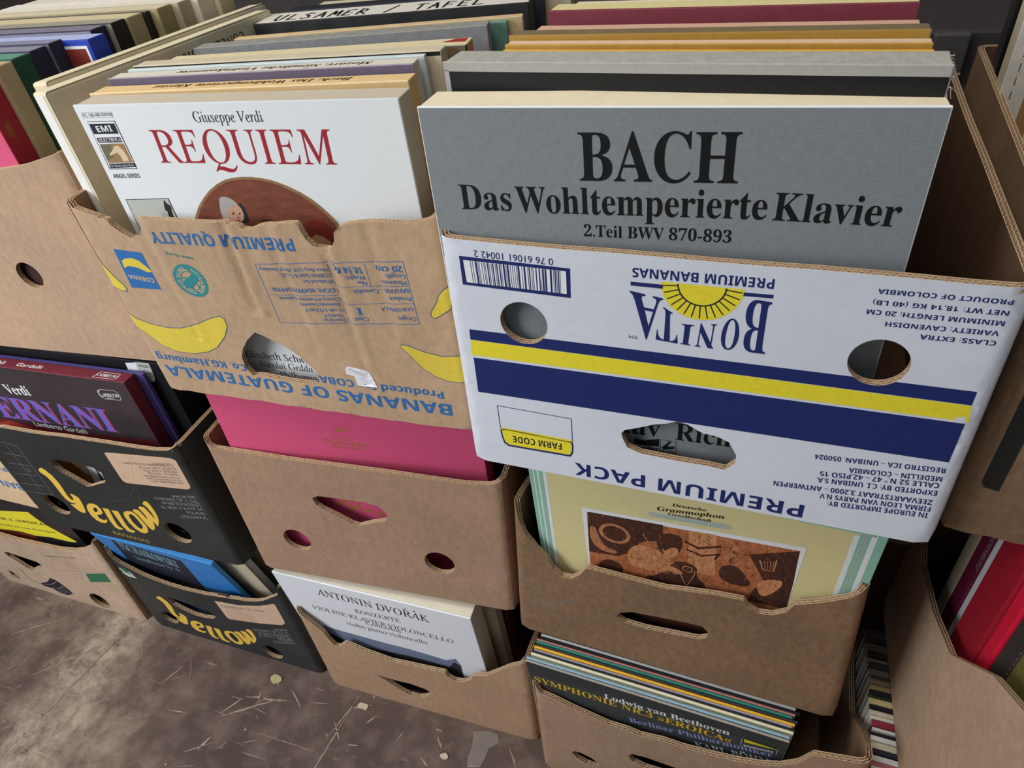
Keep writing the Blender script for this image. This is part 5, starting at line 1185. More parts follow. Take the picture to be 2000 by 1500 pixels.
   ('l','copper',[(171.2,191.8),(170.8,189.9),(170.5,188.0)],0.3,8),
   ('l','engravedark',[(199.2,171.1),(200.8,173.4),(202.5,175.7)],0.2,8),
   ('l','engravedark',[(186.6,154.7),(186.3,152.9),(186.2,151.1)],0.4,8),
   ('l','engravedark',[(133.2,178.5),(134.0,176.0),(135.1,173.9)],0.3,8),
   ('l','engravedark',[(197.3,247.3),(198.1,248.1),(198.9,248.6)],0.4,8),
   ('l','copper',[(246.0,212.7),(246.8,210.0),(247.4,207.0)],0.2,8),
   ('l','engravedark',[(260.8,250.5),(261.4,248.4),(261.7,246.1)],0.3,8),
   ('l','copper',[(230.5,204.6),(231.3,202.7),(232.2,201.1)],0.4,8),
   ('l','engravedark',[(147.5,210.6),(149.4,210.5),(151.3,210.1)],0.3,8),
   ('l','engravedark',[(137.8,212.3),(137.1,209.6),(136.4,206.9)],0.3,8),
   ('l','engravedark',[(110.0,205.4),(111.4,205.4),(113.0,206.2)],0.3,8),
   ('l','engravedark',[(209.8,226.4),(209.3,223.7),(208.4,221.2)],0.3,8),
   ('l','engravedark',[(155.7,219.0),(157.2,221.3),(158.4,224.2)],0.4,8),
   ('l','copper',[(205.6,243.3),(207.4,243.3),(209.2,244.2)],0.4,8),
   ('l','engravedark',[(240.7,220.9),(240.5,218.9),(240.3,216.9)],0.2,8),
   ('l','engravedark',[(254.3,201.7),(256.2,201.8),(258.1,203.1)],0.2,8),
   ('l','engravedark',[(117.1,240.7),(117.5,239.4),(117.9,238.2)],0.3,8),
   ('l','engravedark',[(178.1,160.6),(179.4,157.3),(181.1,154.9)],0.4,8),
   ('l','engravedark',[(221.4,183.6),(220.8,180.3),(219.8,177.4)],0.4,8),
   ('l','engravedark',[(65.0,181.8),(67.1,182.5),(69.1,184.0)],0.2,8),
   ('l','engravedark',[(163.3,248.3),(163.0,246.0),(162.9,243.7)],0.3,8),
   ('l','engravedark',[(131.0,166.3),(130.3,163.3),(129.4,160.4)],0.4,8),
   ('l','engravedark',[(78.7,178.8),(79.9,178.5),(81.0,178.2)],0.2,8),
   ('l','copper',[(167.2,244.4),(168.6,244.1),(170.0,243.8)],0.3,8),
   ('l','engravedark',[(230.9,172.2),(230.6,168.5),(230.5,164.7)],0.2,8),
   ('l','engravedark',[(65.1,235.5),(66.3,236.5),(67.5,237.2)],0.3,8),
   ('l','engravedark',[(73.4,145.6),(76.0,146.4),(78.6,148.1)],0.3,8),
   ('l','copper',[(193.2,138.8),(193.6,137.6),(194.1,136.5)],0.3,8),
   ('l','copper',[(148.8,164.6),(150.1,164.2),(151.3,163.3)],0.4,8),
   ('l','engravedark',[(234.2,149.5),(233.8,147.2),(233.1,145.3)],0.3,8),
   ('l','engravedark',[(217.8,163.7),(219.5,163.4),(221.3,163.3)],0.3,8),
   ('l','engravedark',[(177.8,163.5),(179.7,165.8),(181.6,167.8)],0.3,8),
   ('l','engravedark',[(221.9,142.1),(221.5,137.7),(221.4,133.3)],0.2,8),
   ('l','engravedark',[(156.1,140.4),(157.6,140.3),(159.0,140.0)],0.2,8),
   ('l','engravedark',[(259.7,159.1),(260.6,159.2),(261.6,159.2)],0.4,8),
   ('l','engravedark',[(69.9,161.4),(71.0,157.8),(72.4,154.7)],0.3,8),
   ('l','engravedark',[(231.7,151.2),(232.7,152.6),(233.6,154.0)],0.2,8),
   ('l','engravedark',[(112.0,209.2),(114.0,209.3),(116.0,209.6)],0.2,8),
   ('l','engravedark',[(246.0,216.9),(245.8,212.9),(246.1,208.9)],0.3,8),
   ('l','engravedark',[(248.6,249.2),(248.4,246.5),(248.3,243.8)],0.4,8),
   ('l','engravedark',[(126.8,135.5),(127.3,132.5),(127.6,129.2)],0.3,8),
   ('l','engravedark',[(180.9,151.0),(180.4,148.6),(179.6,146.4)],0.3,8),
   ('l','engravedark',[(102.9,202.3),(103.7,202.1),(104.5,201.6)],0.4,8),
   ('l','engravedark',[(174.8,249.8),(174.2,246.5),(173.5,243.2)],0.4,8),
   ('l','engravedark',[(82.2,235.7),(83.1,235.8),(84.0,236.3)],0.3,8),
   ('l','engravedark',[(208.9,151.8),(208.1,148.0),(206.8,144.6)],0.3,8),
   ('l','copper',[(191.5,211.2),(192.9,211.5),(194.3,212.2)],0.4,8),
   ('l','engravedark',[(233.3,222.9),(234.6,222.8),(235.9,223.0)],0.3,8),
   ('l','copper',[(98.5,214.6),(97.9,211.9),(97.3,209.1)],0.4,8),
   ('l','copper',[(74.9,244.3),(76.8,244.8),(78.7,246.0)],0.4,8),
   ('l','engravedark',[(165.4,215.5),(167.3,217.9),(169.1,220.4)],0.4,8),
   ('l','engravedark',[(248.3,179.4),(248.9,179.2),(249.5,179.0)],0.4,8),
   ('l','engravedark',[(164.0,158.7),(164.6,156.4),(165.2,154.0)],0.2,8),
   ('l','engravedark',[(242.6,192.9),(242.5,191.8),(242.3,190.6)],0.2,8),
   ('l','copper',[(220.8,208.4),(221.7,205.8),(222.5,203.1)],0.4,8),
   ('l','engravedark',[(162.0,146.8),(162.8,146.8),(163.7,147.1)],0.2,8),
   ('l','engravedark',[(258.0,158.2),(259.1,158.1),(260.3,158.4)],0.3,8),
   ('l','engravedark',[(253.6,253.3),(255.3,253.7),(257.0,254.7)],0.3,8),
   ('l','copper',[(227.8,223.3),(228.7,224.3),(229.7,224.8)],0.3,8),
   ('l','engravedark',[(173.4,132.4),(174.2,133.5),(175.0,134.6)],0.3,8),
   ('l','engravedark',[(106.9,192.6),(108.1,192.2),(109.4,191.9)],0.2,8),
   ('l','engravedark',[(149.5,214.3),(150.6,215.7),(151.6,217.1)],0.2,8),
   ('l','copper',[(164.1,229.4),(163.5,225.7),(163.1,221.9)],0.4,8),
   ('l','copper',[(225.9,250.5),(225.5,248.4),(224.7,246.6)],0.4,8),
   ('l','engravedark',[(246.2,212.7),(246.8,212.4),(247.4,212.0)],0.3,8),
   ('l','engravedark',[(193.5,199.2),(194.4,200.1),(195.3,200.7)],0.3,8),
   ('l','engravedark',[(249.4,204.7),(249.7,203.7),(250.0,202.5)],0.3,8),
   ('l','copper',[(146.0,212.0),(147.7,212.4),(149.5,213.6)],0.2,8),
   ('l','engravedark',[(250.4,253.0),(250.3,251.4),(250.2,249.8)],0.4,8),
   ('l','engravedark',[(130.7,233.6),(132.7,233.9),(134.6,234.5)],0.4,8),
   ('l','engravedark',[(107.3,202.7),(108.1,202.7),(108.8,202.4)],0.3,8),
   ('l','engravedark',[(141.1,173.6),(141.9,173.5),(142.7,173.7)],0.3,8),
   ('l','engravedark',[(104.9,233.4),(104.2,231.3),(103.3,229.4)],0.4,8),
   ('l','engravedark',[(174.3,141.7),(175.2,143.0),(176.1,144.3)],0.3,8),
   ('l','engravedark',[(105.6,240.9),(107.2,240.9),(108.9,240.8)],0.4,8),
   ('l','copper',[(154.7,224.8),(153.9,221.7),(152.7,218.9)],0.4,8),
   ('l','engravedark',[(157.9,132.6),(156.8,128.0),(155.5,123.7)],0.4,8),
   ('l','copper',[(178.1,207.9),(177.5,204.7),(176.8,201.5)],0.3,8),
   ('l','engravedark',[(114.3,145.9),(113.4,142.0),(112.4,138.2)],0.3,8),
   ('l','engravedark',[(64.5,220.3),(65.2,216.9),(65.7,213.3)],0.3,8),
   ('l','engravedark',[(150.8,203.0),(152.3,202.8),(153.7,201.9)],0.3,8),
   ('l','engravedark',[(160.6,171.4),(162.8,170.6),(164.8,169.3)],0.4,8),
   ('l','copper',[(232.0,254.0),(232.8,254.8),(233.5,255.5)],0.2,8),
   ('l','engravedark',[(172.3,148.3),(172.0,145.7),(172.0,143.1)],0.3,8),
   ('l','engravedark',[(195.5,235.0),(195.2,231.4),(195.3,227.8)],0.4,8),
   ('l','engravedark',[(135.1,131.7),(136.8,131.3),(138.4,130.9)],0.3,8),
   ('l','engravedark',[(260.8,239.3),(260.5,235.8),(260.2,232.3)],0.2,8),
   ('l','engravedark',[(79.0,170.1),(80.0,171.0),(80.9,171.7)],0.3,8),
   ('l','engravedark',[(231.0,251.0),(232.4,250.3),(233.6,248.9)],0.4,8),
   ('l','engravedark',[(234.3,149.4),(236.4,149.1),(238.3,147.7)],0.2,8),
   ('l','copper',[(119.8,222.1),(121.8,223.9),(123.9,224.8)],0.4,8),
   ('l','copper',[(75.8,143.8),(75.1,141.2),(74.5,138.6)],0.3,8),
   ('l','engravedark',[(172.2,184.5),(173.1,182.1),(174.4,180.2)],0.4,8),
   ('l','engravedark',[(70.7,130.0),(72.6,132.1),(74.6,134.1)],0.2,8),
   ('l','engravedark',[(199.0,204.4),(199.8,201.8),(200.6,199.2)],0.3,8),
   ('l','engravedark',[(121.7,233.8),(123.3,234.2),(124.9,235.4)],0.2,8),
   ('l','copper',[(142.2,194.4),(142.9,195.4),(143.6,196.4)],0.3,8),
   ('l','engravedark',[(206.9,213.1),(206.3,209.8),(205.3,206.5)],0.3,8),
   ('l','copper',[(213.9,151.6),(215.3,153.2),(216.9,154.1)],0.2,8),
   ('l','engravedark',[(191.3,166.3),(192.7,167.9),(194.3,168.7)],0.3,8),
   ('l','engravedark',[(146.1,163.5),(147.2,163.6),(148.2,164.2)],0.4,8),
   ('l','engravedark',[(239.0,182.4),(240.3,184.3),(241.6,186.2)],0.4,8),
   ('l','copper',[(195.0,179.7),(195.8,179.6),(196.6,179.2)],0.2,8),
   ('l','copper',[(179.0,240.4),(181.0,239.5),(182.9,238.1)],0.4,8),
   ('l','copper',[(130.7,211.9),(132.6,211.5),(134.3,210.1)],0.4,8),
   ('l','engravedark',[(61.6,120.8),(63.3,122.7),(65.1,124.2)],0.3,8),
   ('l','copper',[(136.5,184.7),(137.9,184.8),(139.3,184.9)],0.4,8),
   ('l','copper',[(169.2,217.8),(170.0,218.9),(170.7,220.2)],0.3,8),
   ('l','engravedark',[(195.8,153.0),(197.7,152.8),(199.6,153.1)],0.2,8),
   ('l','engravedark',[(151.2,230.1),(153.2,229.9),(155.0,229.2)],0.2,8),
   ('l','engravedark',[(185.0,146.8),(187.0,146.7),(188.9,147.2)],0.2,8),
   ('l','engravedark',[(134.0,223.8),(135.1,225.2),(136.1,226.8)],0.4,8),
   ('l','engravedark',[(149.0,165.1),(149.3,163.1),(149.4,160.9)],0.3,8),
   ('l','copper',[(106.8,233.9),(108.3,235.5),(109.9,237.1)],0.4,8),
   ('l','copper',[(173.9,220.1),(175.9,222.0),(177.9,222.9)],0.3,8),
   ('l','engravedark',[(141.1,193.3),(142.4,193.2),(143.7,193.3)],0.3,8),
   ('l','engravedark',[(158.3,191.1),(160.4,191.8),(162.5,193.4)],0.3,8),
   ('l','engravedark',[(136.8,183.4),(137.5,184.3),(138.2,185.2)],0.2,8),
   ('l','copper',[(133.0,232.4),(135.0,234.8),(136.9,237.3)],0.2,8),
   ('l','engravedark',[(156.0,134.2),(157.3,134.3),(158.7,135.1)],0.4,8),
   ('l','engravedark',[(227.8,201.5),(227.4,198.1),(227.0,194.6)],0.3,8),
   ('l','engravedark',[(234.7,217.7),(235.7,219.5),(236.4,221.8)],0.4,8),
   ('l','engravedark',[(64.9,194.3),(66.9,194.8),(68.8,196.1)],0.3,8),
   ('l','engravedark',[(120.4,145.2),(120.9,141.8),(121.1,137.9)],0.2,8),
   ('l','engravedark',[(159.7,172.1),(161.7,171.6),(163.8,170.8)],0.2,8),
   ('l','copper',[(92.9,160.4),(91.9,156.0),(91.0,151.4)],0.2,8),
   ('l','engravedark',[(205.2,220.2),(206.8,222.6),(208.2,225.5)],0.4,8),
   ('l','copper',[(247.5,147.2),(248.0,145.3),(248.3,143.2)],0.3,8),
   ('l','engravedark',[(214.9,192.3),(216.2,194.2),(217.4,196.1)],0.4,8),
   ('l','copper',[(105.5,189.6),(107.1,182.4),(108.0,169.6)],0.3,7),
   ('l','copper',[(107.3,191.2),(109.0,183.7),(109.7,170.3)],0.3,7),
   ('l','copper',[(109.2,192.9),(110.8,185.1),(111.3,171.1)],0.3,7),
   ('l','copper',[(111.0,194.5),(112.7,186.5),(113.0,171.8)],0.3,7),
   ('l','copper',[(112.8,196.2),(114.5,187.9),(114.7,172.6)],0.3,7),
   ('l','copper',[(114.6,197.8),(116.3,189.2),(116.4,173.3)],0.3,7),
   ('l','copper',[(116.4,199.4),(118.1,190.6),(118.1,174.0)],0.3,7),
   ('l','copper',[(118.2,201.0),(119.9,191.9),(119.7,174.8)],0.3,7),
   ('l','copper',[(120.0,202.6),(121.7,193.3),(121.4,175.5)],0.3,7),
   ('l','copper',[(121.8,204.2),(123.5,194.6),(123.1,176.2)],0.3,7),
   ('l','copper',[(123.5,205.8),(125.3,196.0),(124.7,177.0)],0.3,7),
   ('l','copper',[(125.3,207.4),(127.1,197.3),(126.4,177.7)],0.3,7),
   ('l','copper',[(127.0,208.9),(128.8,198.6),(128.0,178.4)],0.3,7),
   ('l','copper',[(128.8,210.5),(130.6,199.9),(129.6,179.1)],0.3,7),
   ('l','copper',[(130.6,210.4),(132.4,200.1),(131.3,179.9)],0.3,7),
   ('l','copper',[(132.3,210.3),(134.1,200.3),(132.9,180.6)],0.3,7),
   ('l','copper',[(134.1,210.2),(135.9,200.5),(134.5,181.3)],0.3,7),
   ('l','copper',[(135.8,210.1),(137.7,200.7),(136.2,182.0)],0.3,7),
   ('l','copper',[(137.6,210.0),(139.4,200.8),(137.8,182.7)],0.3,7),
   ('l','copper',[(139.3,209.9),(141.2,201.0),(139.4,183.5)],0.3,7),
   ('l','copper',[(141.1,209.7),(142.9,201.2),(141.0,184.2)],0.3,7),
   ('l','copper',[(142.8,209.6),(144.7,201.4),(142.6,184.9)],0.3,7),
   ('l','copper',[(144.6,209.5),(146.4,201.6),(144.2,185.6)],0.3,7),
   ('l','copper',[(146.3,209.4),(148.2,201.7),(145.8,186.3)],0.3,7),
   ('l','copper',[(148.1,209.3),(149.9,201.9),(147.4,187.0)],0.3,7),
   ('l','copper',[(149.8,209.2),(151.6,202.1),(149.0,187.7)],0.3,7),
   ('t','Deutsche','bital','black',145.8,285.6,178.3,288.6,4.2,3),
   ('t','Grammophon','bital','black',132.3,273.9,195.0,283.2,6.2,3),
   ('t','Gesellschaft','bital','black',142.8,270.7,184.0,273.9,4.0,3),
   ('p','mistgrey',[(122.7,268.1),(127.3,269.1),(196.2,275.6),(202.3,274.0),(201.7,268.5),(195.0,267.2),(128.5,262.1),(124.4,262.3)],2),
   ('t','LITERARISCHES ARCHIV','sans','mintprint',131.5,262.6,193.0,267.8,4.1,3),
  ],
  'bx': [0.4,8.2,13.3,17.5],
 },
 'ern': {
  'rim': [],
  'holes': [],
  'prints': [
   ('p','maroonprint',[(-35.4,209.4),(27.9,211.6),(112.3,205.4),(198.7,207.9),(281.7,211.9),(311.6,214.2),(314.9,195.6),(279.2,125.8),(-143.8,74.7)],0),
   ('p','redprint',[(-47.1,194.9),(43.2,207.9),(93.4,199.2),(142.0,198.2),(92.7,154.6),(-109.5,117.3)],1),
   ('t','Verdi','bserif','whiteprint',85.3,266.4,129.8,269.0,17.1,1),
   ('t','ERNANI','bserif','pinkred',40.8,214.7,253.9,219.4,42.1,1),
   ('t','ERNANI','bserif','violet',37.3,215.1,250.7,219.8,42.1,2),
   ('t','Lamberto Gardelli','sans','whiteprint',93.6,205.9,190.8,205.5,9.3,3),
   ('l','whiteprint',[(266.9,299.5),(292.1,300.2),(295.3,296.5),(296.3,288.9),(292.2,284.1),(265.9,283.1),(263.8,286.3),(260.4,294.3),(266.9,299.5)],0.5,0),
   ('t','APRICCIO','bserif','whiteprint',266.3,287.1,294.8,289.8,5.5,1),
   ('t','C','bserif','whiteprint',261.1,285.2,265.7,285.5,12.3,1),
   ('t','DIGITAL','sans','whiteprint',271.4,284.3,283.4,285.2,2.0,1),
   ('p','amberprint',[(67.7,140.0),(135.6,143.0),(166.2,135.7),(144.3,69.2),(48.8,55.5),(32.5,88.3)],1),
   ('p','creamprint',[(113.9,132.2),(129.7,133.6),(137.2,126.7),(138.9,110.1),(127.6,111.2),(118.0,124.6)],2),
   ('p','whiteprint',[(140.3,134.0),(166.2,135.7),(156.0,78.9),(131.8,73.6),(136.5,106.1)],2),
   ('p','redprint',[(154.6,133.5),(160.1,132.9),(158.1,117.4),(154.7,116.7)],3),
   ('p','slate',[(153.2,118.1),(158.8,117.5),(157.6,96.7),(151.5,95.5)],3),
   ('p','whiteprint',[(13.0,25.7),(23.6,29.2),(18.1,18.4),(19.8,11.1),(13.1,13.4),(4.7,5.6)],1),
   ('p','whiteprint',[(249.8,7.4),(260.9,9.1),(263.0,1.2),(250.6,-0.1)],1),
  ],
 },
 'A1': {
  'rim': [(-237.9,208.4),(-71.6,223.9),(72.1,230.3),(101.3,230.1),(130.0,230.0),(159.1,231.3),(188.6,233.8),(216.2,234.4),(243.5,235.2),(270.4,236.0),(296.5,236.5),(322.3,237.0),(348.3,238.7),(372.7,243.0),(389.2,251.8)],
  'holes': [[(127.1,172.4),(135.5,178.3),(158.0,179.5),(180.4,178.8),(207.1,176.5),(218.6,168.0),(218.2,153.4),(210.4,145.2),(195.3,139.1),(170.5,127.1),(165.4,128.3),(149.3,139.7),(133.2,151.0),(126.3,162.6)],('c',64.0,60.5,22.5),('c',295.5,53.8,22.7)],
  'prints': [
   ('p','kraft',[(251.8,213.9),(256.3,216.9),(369.2,229.0),(376.6,226.6),(377.3,223.0),(376.6,176.8),(373.7,170.6),(366.2,167.3),(258.1,155.4),(252.2,157.9),(251.2,162.4)],0),
   ('t','EXPORTER:','sans','ink2',332.1,208.2,366.9,214.7,3.8,1),
   ('t','CORPORACION BANANDES S. A.','sans','ink2',273.2,198.2,368.8,211.0,4.0,1),
   ('t','Phone: 593-7-2938170','sans','ink2',303.1,195.2,369.2,205.8,3.9,1),
   ('t','Fax: 593-7-2935384','sans','ink2',308.3,190.2,368.3,200.0,4.0,1),
   ('t','Machala - Ecuador','sans','ink2',312.7,186.3,367.5,194.7,4.0,1),
   ('t','info@banandes.com.ec','sans','ink2',300.7,178.8,367.8,188.8,4.0,1),
   ('t','www.banandes.com.ec','sans','ink2',303.5,174.1,367.8,183.7,4.0,1),
   ('t','GLN 7868500071507','sans','ink2',308.9,169.4,367.5,177.8,4.0,1),
   ('t','IMPORTER:','sans','greyprint',330.9,141.5,375.8,151.0,5.4,1),
   ('t','CITRONEX I SP. Z O.O.,','sans','greyprint',293.4,129.1,376.6,141.6,5.6,1),
   ('t','59-900 ZGORZELEC','sans','greyprint',303.0,121.5,376.2,134.1,5.6,1),
   ('t','UL. BOH. II A.W.P. 64,','sans','greyprint',295.4,110.6,376.0,125.2,5.7,1),
   ('t','POLAND','sans','greyprint',341.0,109.7,375.1,116.1,5.6,1),
   ('t','CITRONEX.PL','sans','greyprint',324.7,96.6,374.6,106.3,5.7,1),
   ('p','goldyellow',[(84.4,145.1),(89.2,149.5),(95.2,152.0),(99.7,148.4),(102.9,142.9),(106.1,137.3),(107.4,129.0),(108.8,120.5),(107.9,110.7),(106.9,100.7),(106.2,93.1),(106.7,87.5),(109.7,83.2),(112.8,83.6),(114.8,87.7),(115.3,96.1),(115.6,99.8),(122.6,98.7),(128.5,93.5),(128.5,86.9),(127.1,79.1),(124.9,70.1),(121.9,60.8),(119.2,55.9),(114.3,53.4),(108.8,54.9),(105.1,58.3),(100.3,66.5),(98.6,71.7),(105.0,71.6),(113.5,75.7),(108.8,75.2),(102.1,75.9),(98.1,78.7),(95.8,84.0),(94.9,91.3),(94.7,106.0),(94.2,122.0),(91.5,132.5),(84.2,140.3)],0),
   ('p','goldyellow',[(133.4,75.6),(140.3,82.0),(149.4,85.4),(158.0,83.4),(160.7,74.0),(158.8,65.1),(153.0,60.2),(144.8,57.2),(142.4,55.8),(141.8,51.3),(143.0,47.3),(149.0,45.4),(157.0,49.2),(155.3,43.6),(149.1,38.4),(139.4,36.7),(131.8,40.9),(127.5,50.2),(127.9,62.4),(130.5,69.8)],0),
   ('p','blackcard',[(144.5,72.5),(150.2,76.4),(152.5,74.5),(151.9,69.3),(148.4,65.5),(142.6,63.0),(142.5,67.4)],1),
   ('p','goldyellow',[(166.4,78.8),(178.5,79.4),(178.0,75.1),(176.6,68.0),(173.7,53.6),(172.7,44.7),(172.9,37.8),(175.3,34.6),(179.1,33.3),(177.9,30.4),(169.9,27.8),(163.7,31.8),(162.2,43.7),(163.5,57.8),(165.3,70.2)],0),
   ('p','goldyellow',[(183.3,78.1),(196.1,78.8),(196.0,74.6),(195.2,67.7),(193.8,52.0),(193.5,44.2),(194.6,37.5),(197.8,34.5),(203.2,33.7),(201.5,29.8),(194.9,26.9),(186.3,29.1),(182.9,40.5),(183.2,57.8),(183.2,69.7)],0),
   ('p','goldyellow',[(205.9,76.8),(209.4,80.5),(214.5,83.5),(224.0,85.9),(228.5,84.2),(231.7,80.4),(235.2,64.7),(236.9,56.7),(236.5,49.8),(233.0,40.2),(225.1,33.6),(216.4,33.0),(208.0,40.3),(203.6,54.6),(202.9,68.0)],0),
   ('p','blackcard',[(215.0,75.3),(221.3,78.8),(224.0,76.3),(225.9,72.0),(228.2,59.5),(228.4,53.5),(227.3,48.6),(222.3,43.1),(216.7,46.1),(212.8,58.8),(213.1,69.0)],1),
   ('p','goldyellow',[(229.3,88.0),(234.7,93.0),(242.7,93.1),(244.5,89.0),(246.3,82.5),(249.6,71.5),(250.6,79.6),(249.6,87.5),(247.4,94.3),(246.2,99.3),(251.2,103.6),(258.1,104.2),(260.4,100.0),(262.5,92.9),(266.3,77.9),(267.3,84.7),(267.2,94.4),(265.2,105.2),(260.6,111.7),(267.3,119.1),(273.0,119.7),(274.8,114.7),(275.7,107.8),(275.8,93.4),(274.7,85.8),(272.2,77.8),(268.3,70.1),(262.8,61.1),(260.7,63.4),(258.1,72.4),(256.6,64.5),(254.8,58.1),(251.1,51.1),(244.4,46.8),(240.3,54.2),(237.3,68.6),(234.9,81.3)],0),
   ('t','BANANAS','sans','dullgold',149.9,11.9,219.3,8.0,7.7,1),
   ('l','greyprint',[(47.1,197.7),(77.5,194.1),(74.8,86.9)],0.5,0),
   ('l','greyprint',[(54.3,191.2),(52.4,91.0)],0.5,0),
   ('l','greyprint',[(32.7,170.9),(73.0,171.6)],0.5,0),
   ('l','greyprint',[(28.2,148.5),(71.7,151.0)],0.5,0),
   ('l','greyprint',[(19.7,124.6),(69.6,128.7)],0.5,0),
   ('l','greyprint',[(14.8,100.8),(68.7,105.4)],0.5,0),
   ('l','greyprint',[(13.0,80.6),(74.8,86.9)],0.5,0),
   ('t','1','serif','greyprint',59.1,135.6,63.3,135.8,7.2,1),
   ('l','scuff',[(177.0,216.5),(163.3,183.1),(142.6,156.3)],0.3,0),
   ('l','scuff',[(186.2,207.1),(170.4,167.8),(157.3,149.4)],0.3,0),
   ('l','scuff',[(208.7,218.5),(198.7,185.4),(172.1,142.4)],0.3,0),
   ('l','scuff',[(217.9,209.2),(206.0,170.3),(186.8,135.5)],0.3,0),
   ('l','scuff',[(239.7,220.4),(233.3,187.7),(228.7,173.6)],0.3,0),
   ('l','scuff',[(261.0,231.3),(240.8,172.8),(242.9,166.9)],0.3,0),
   ('l','scuff',[(270.1,222.3),(267.1,190.0),(257.1,160.3)],0.3,0),
   ('l','scuff',[(290.7,233.1),(292.4,206.5),(271.3,153.6)],0.3,0),
   ('l','scuff',[(299.8,224.2),(300.2,192.1),(308.8,189.8)],0.3,0),
   ('l','scuff',[(259.6,172.2),(268.9,164.8),(262.8,144.2),(240.2,118.9),(209.2,104.6),(189.0,104.9)],0.6,0),
   ('l','scuff',[(268.0,148.6),(269.2,135.8),(253.2,112.0)],0.6,0),
  ],
 },
 'A0': {
  'rim': [(3.0,236.1),(3.1,224.0),(11.3,212.3),(21.5,201.3),(34.1,194.2),(47.3,188.4),(63.3,181.4),(81.9,176.5),(99.9,173.6),(119.7,171.4),(151.0,170.5),(199.6,174.3),(249.9,185.1),(224.1,180.2),(247.5,184.3),(270.5,188.4),(293.1,192.4),(317.0,200.5),(334.2,209.6),(353.4,224.3),(374.0,240.1),(392.4,258.1)],
  'holes': [[(89.1,121.3),(96.8,126.5),(112.3,124.8),(143.1,121.5),(173.5,118.2),(186.7,112.4),(190.1,102.5),(181.1,92.9),(159.1,87.1),(134.2,85.9),(113.1,93.4),(93.5,103.7)],('c',58.4,45.5,18.3),('c',284.8,30.0,20.4)],
  'prints': [
   ('p','kraft',[(214.6,162.4),(270.2,171.4),(319.3,189.1),(354.0,208.8),(357.4,207.3),(357.8,160.2),(355.5,152.1),(347.0,144.0),(294.5,127.0),(225.3,110.3),(219.7,114.4)],0),
   ('t','COMERSUR CIA. LTDA','sans','ink2',224.7,147.6,323.4,172.0,5.4,1),
   ('l','ink2',[(231.4,146.1),(278.6,157.6)],0.6,0),
   ('l','ink2',[(231.0,140.6),(281.9,153.7)],0.6,0),
   ('l','ink2',[(230.6,135.0),(285.2,149.7)],0.6,0),
   ('l','ink2',[(230.2,129.4),(288.5,145.8)],0.6,0),
   ('l','ink2',[(229.8,123.7),(291.9,141.8)],0.6,0),
   ('l','ink2',[(229.4,118.0),(295.2,137.8)],0.6,0),
   ('l','ink2',[(228.9,112.3),(298.6,133.8)],0.6,0),
   ('t','IMPORTER:','sans','greyprint',324.1,116.7,355.1,128.9,5.8,1),
   ('t','CITRONEX I SP. Z O.O.,','sans','greyprint',269.1,93.4,354.3,118.2,6.2,1),
   ('t','59-900 ZGORZELEC','sans','greyprint',278.9,87.0,352.5,108.7,6.2,1),
   ('t','UL. BOH. II A.W.P. 64,','sans','greyprint',275.3,78.0,352.7,100.6,6.2,1),
   ('t','POLAND','sans','greyprint',321.7,85.1,354.1,95.9,6.1,1),
   ('t','CITRONEX.PL','sans','greyprint',305.0,70.5,355.8,87.4,6.2,1),
   ('p','mistgrey',[(1.0,192.1),(10.2,184.7),(34.1,182.6),(42.4,163.1),(21.3,162.9),(4.9,178.6)],0),
   ('p','greenprint',[(13.8,188.1),(25.5,188.0),(32.0,181.9),(32.8,171.5),(20.0,175.4)],1),
   ('l','greyprint',[(6.8,164.2),(35.1,148.4)],0.4,0),
   ('l','greyprint',[(9.4,150.3),(37.9,135.7)],0.4,0),
   ('l','greyprint',[(12.0,136.2),(40.8,122.9)],0.4,0),
   ('l','greyprint',[(14.7,121.9),(43.7,110.0)],0.4,0),
   ('l','greyprint',[(17.4,107.5),(46.6,96.9)],0.4,0),
   ('l','greyprint',[(20.1,92.9),(49.6,83.7)],0.4,0),
   ('l','greyprint',[(22.9,78.0),(52.5,70.3)],0.4,0),
   ('l','greyprint',[(25.7,63.0),(55.5,56.7)],0.4,0),
   ('p','goldyellow',[(59.9,113.2),(65.0,116.9),(71.4,119.0),(76.2,116.0),(79.6,111.4),(83.0,106.7),(84.4,99.7),(85.8,92.6),(84.9,84.4),(83.8,76.0),(83.1,69.6),(83.6,64.9),(86.8,61.3),(90.1,61.6),(92.2,65.1),(92.8,72.1),(93.1,75.2),(100.5,74.3),(106.8,69.9),(106.8,64.4),(105.3,57.9),(103.0,50.3),(99.8,42.5),(96.9,38.4),(91.7,36.3),(85.8,37.6),(81.9,40.4),(76.8,47.3),(75.0,51.7),(81.8,51.6),(90.8,55.0),(85.8,54.6),(78.7,55.2),(74.5,57.5),(72.0,62.0),(71.1,68.1),(70.9,80.4),(70.3,93.8),(67.4,102.6),(59.7,109.2)],0),
   ('p','goldyellow',[(112.0,54.9),(119.3,60.3),(129.0,63.1),(138.1,61.5),(141.0,53.6),(139.0,46.1),(132.8,42.0),(124.1,39.5),(121.6,38.3),(120.9,34.5),(122.2,31.2),(128.6,29.6),(137.1,32.8),(135.3,28.1),(128.7,23.7),(118.4,22.3),(110.3,25.8),(105.7,33.6),(106.1,43.9),(108.9,50.1)],0),
   ('p','blackcard',[(123.8,52.3),(129.9,55.6),(132.3,54.0),(131.7,49.6),(127.9,46.5),(121.8,44.4),(121.7,48.0)],1),
   ('p','goldyellow',[(147.1,57.6),(159.9,58.1),(159.4,54.5),(157.9,48.5),(154.8,36.5),(153.8,29.0),(154.0,23.2),(156.5,20.5),(160.6,19.4),(159.3,17.0),(150.8,14.8),(144.2,18.2),(142.6,28.2),(144.0,40.0),(145.9,50.4)],0),
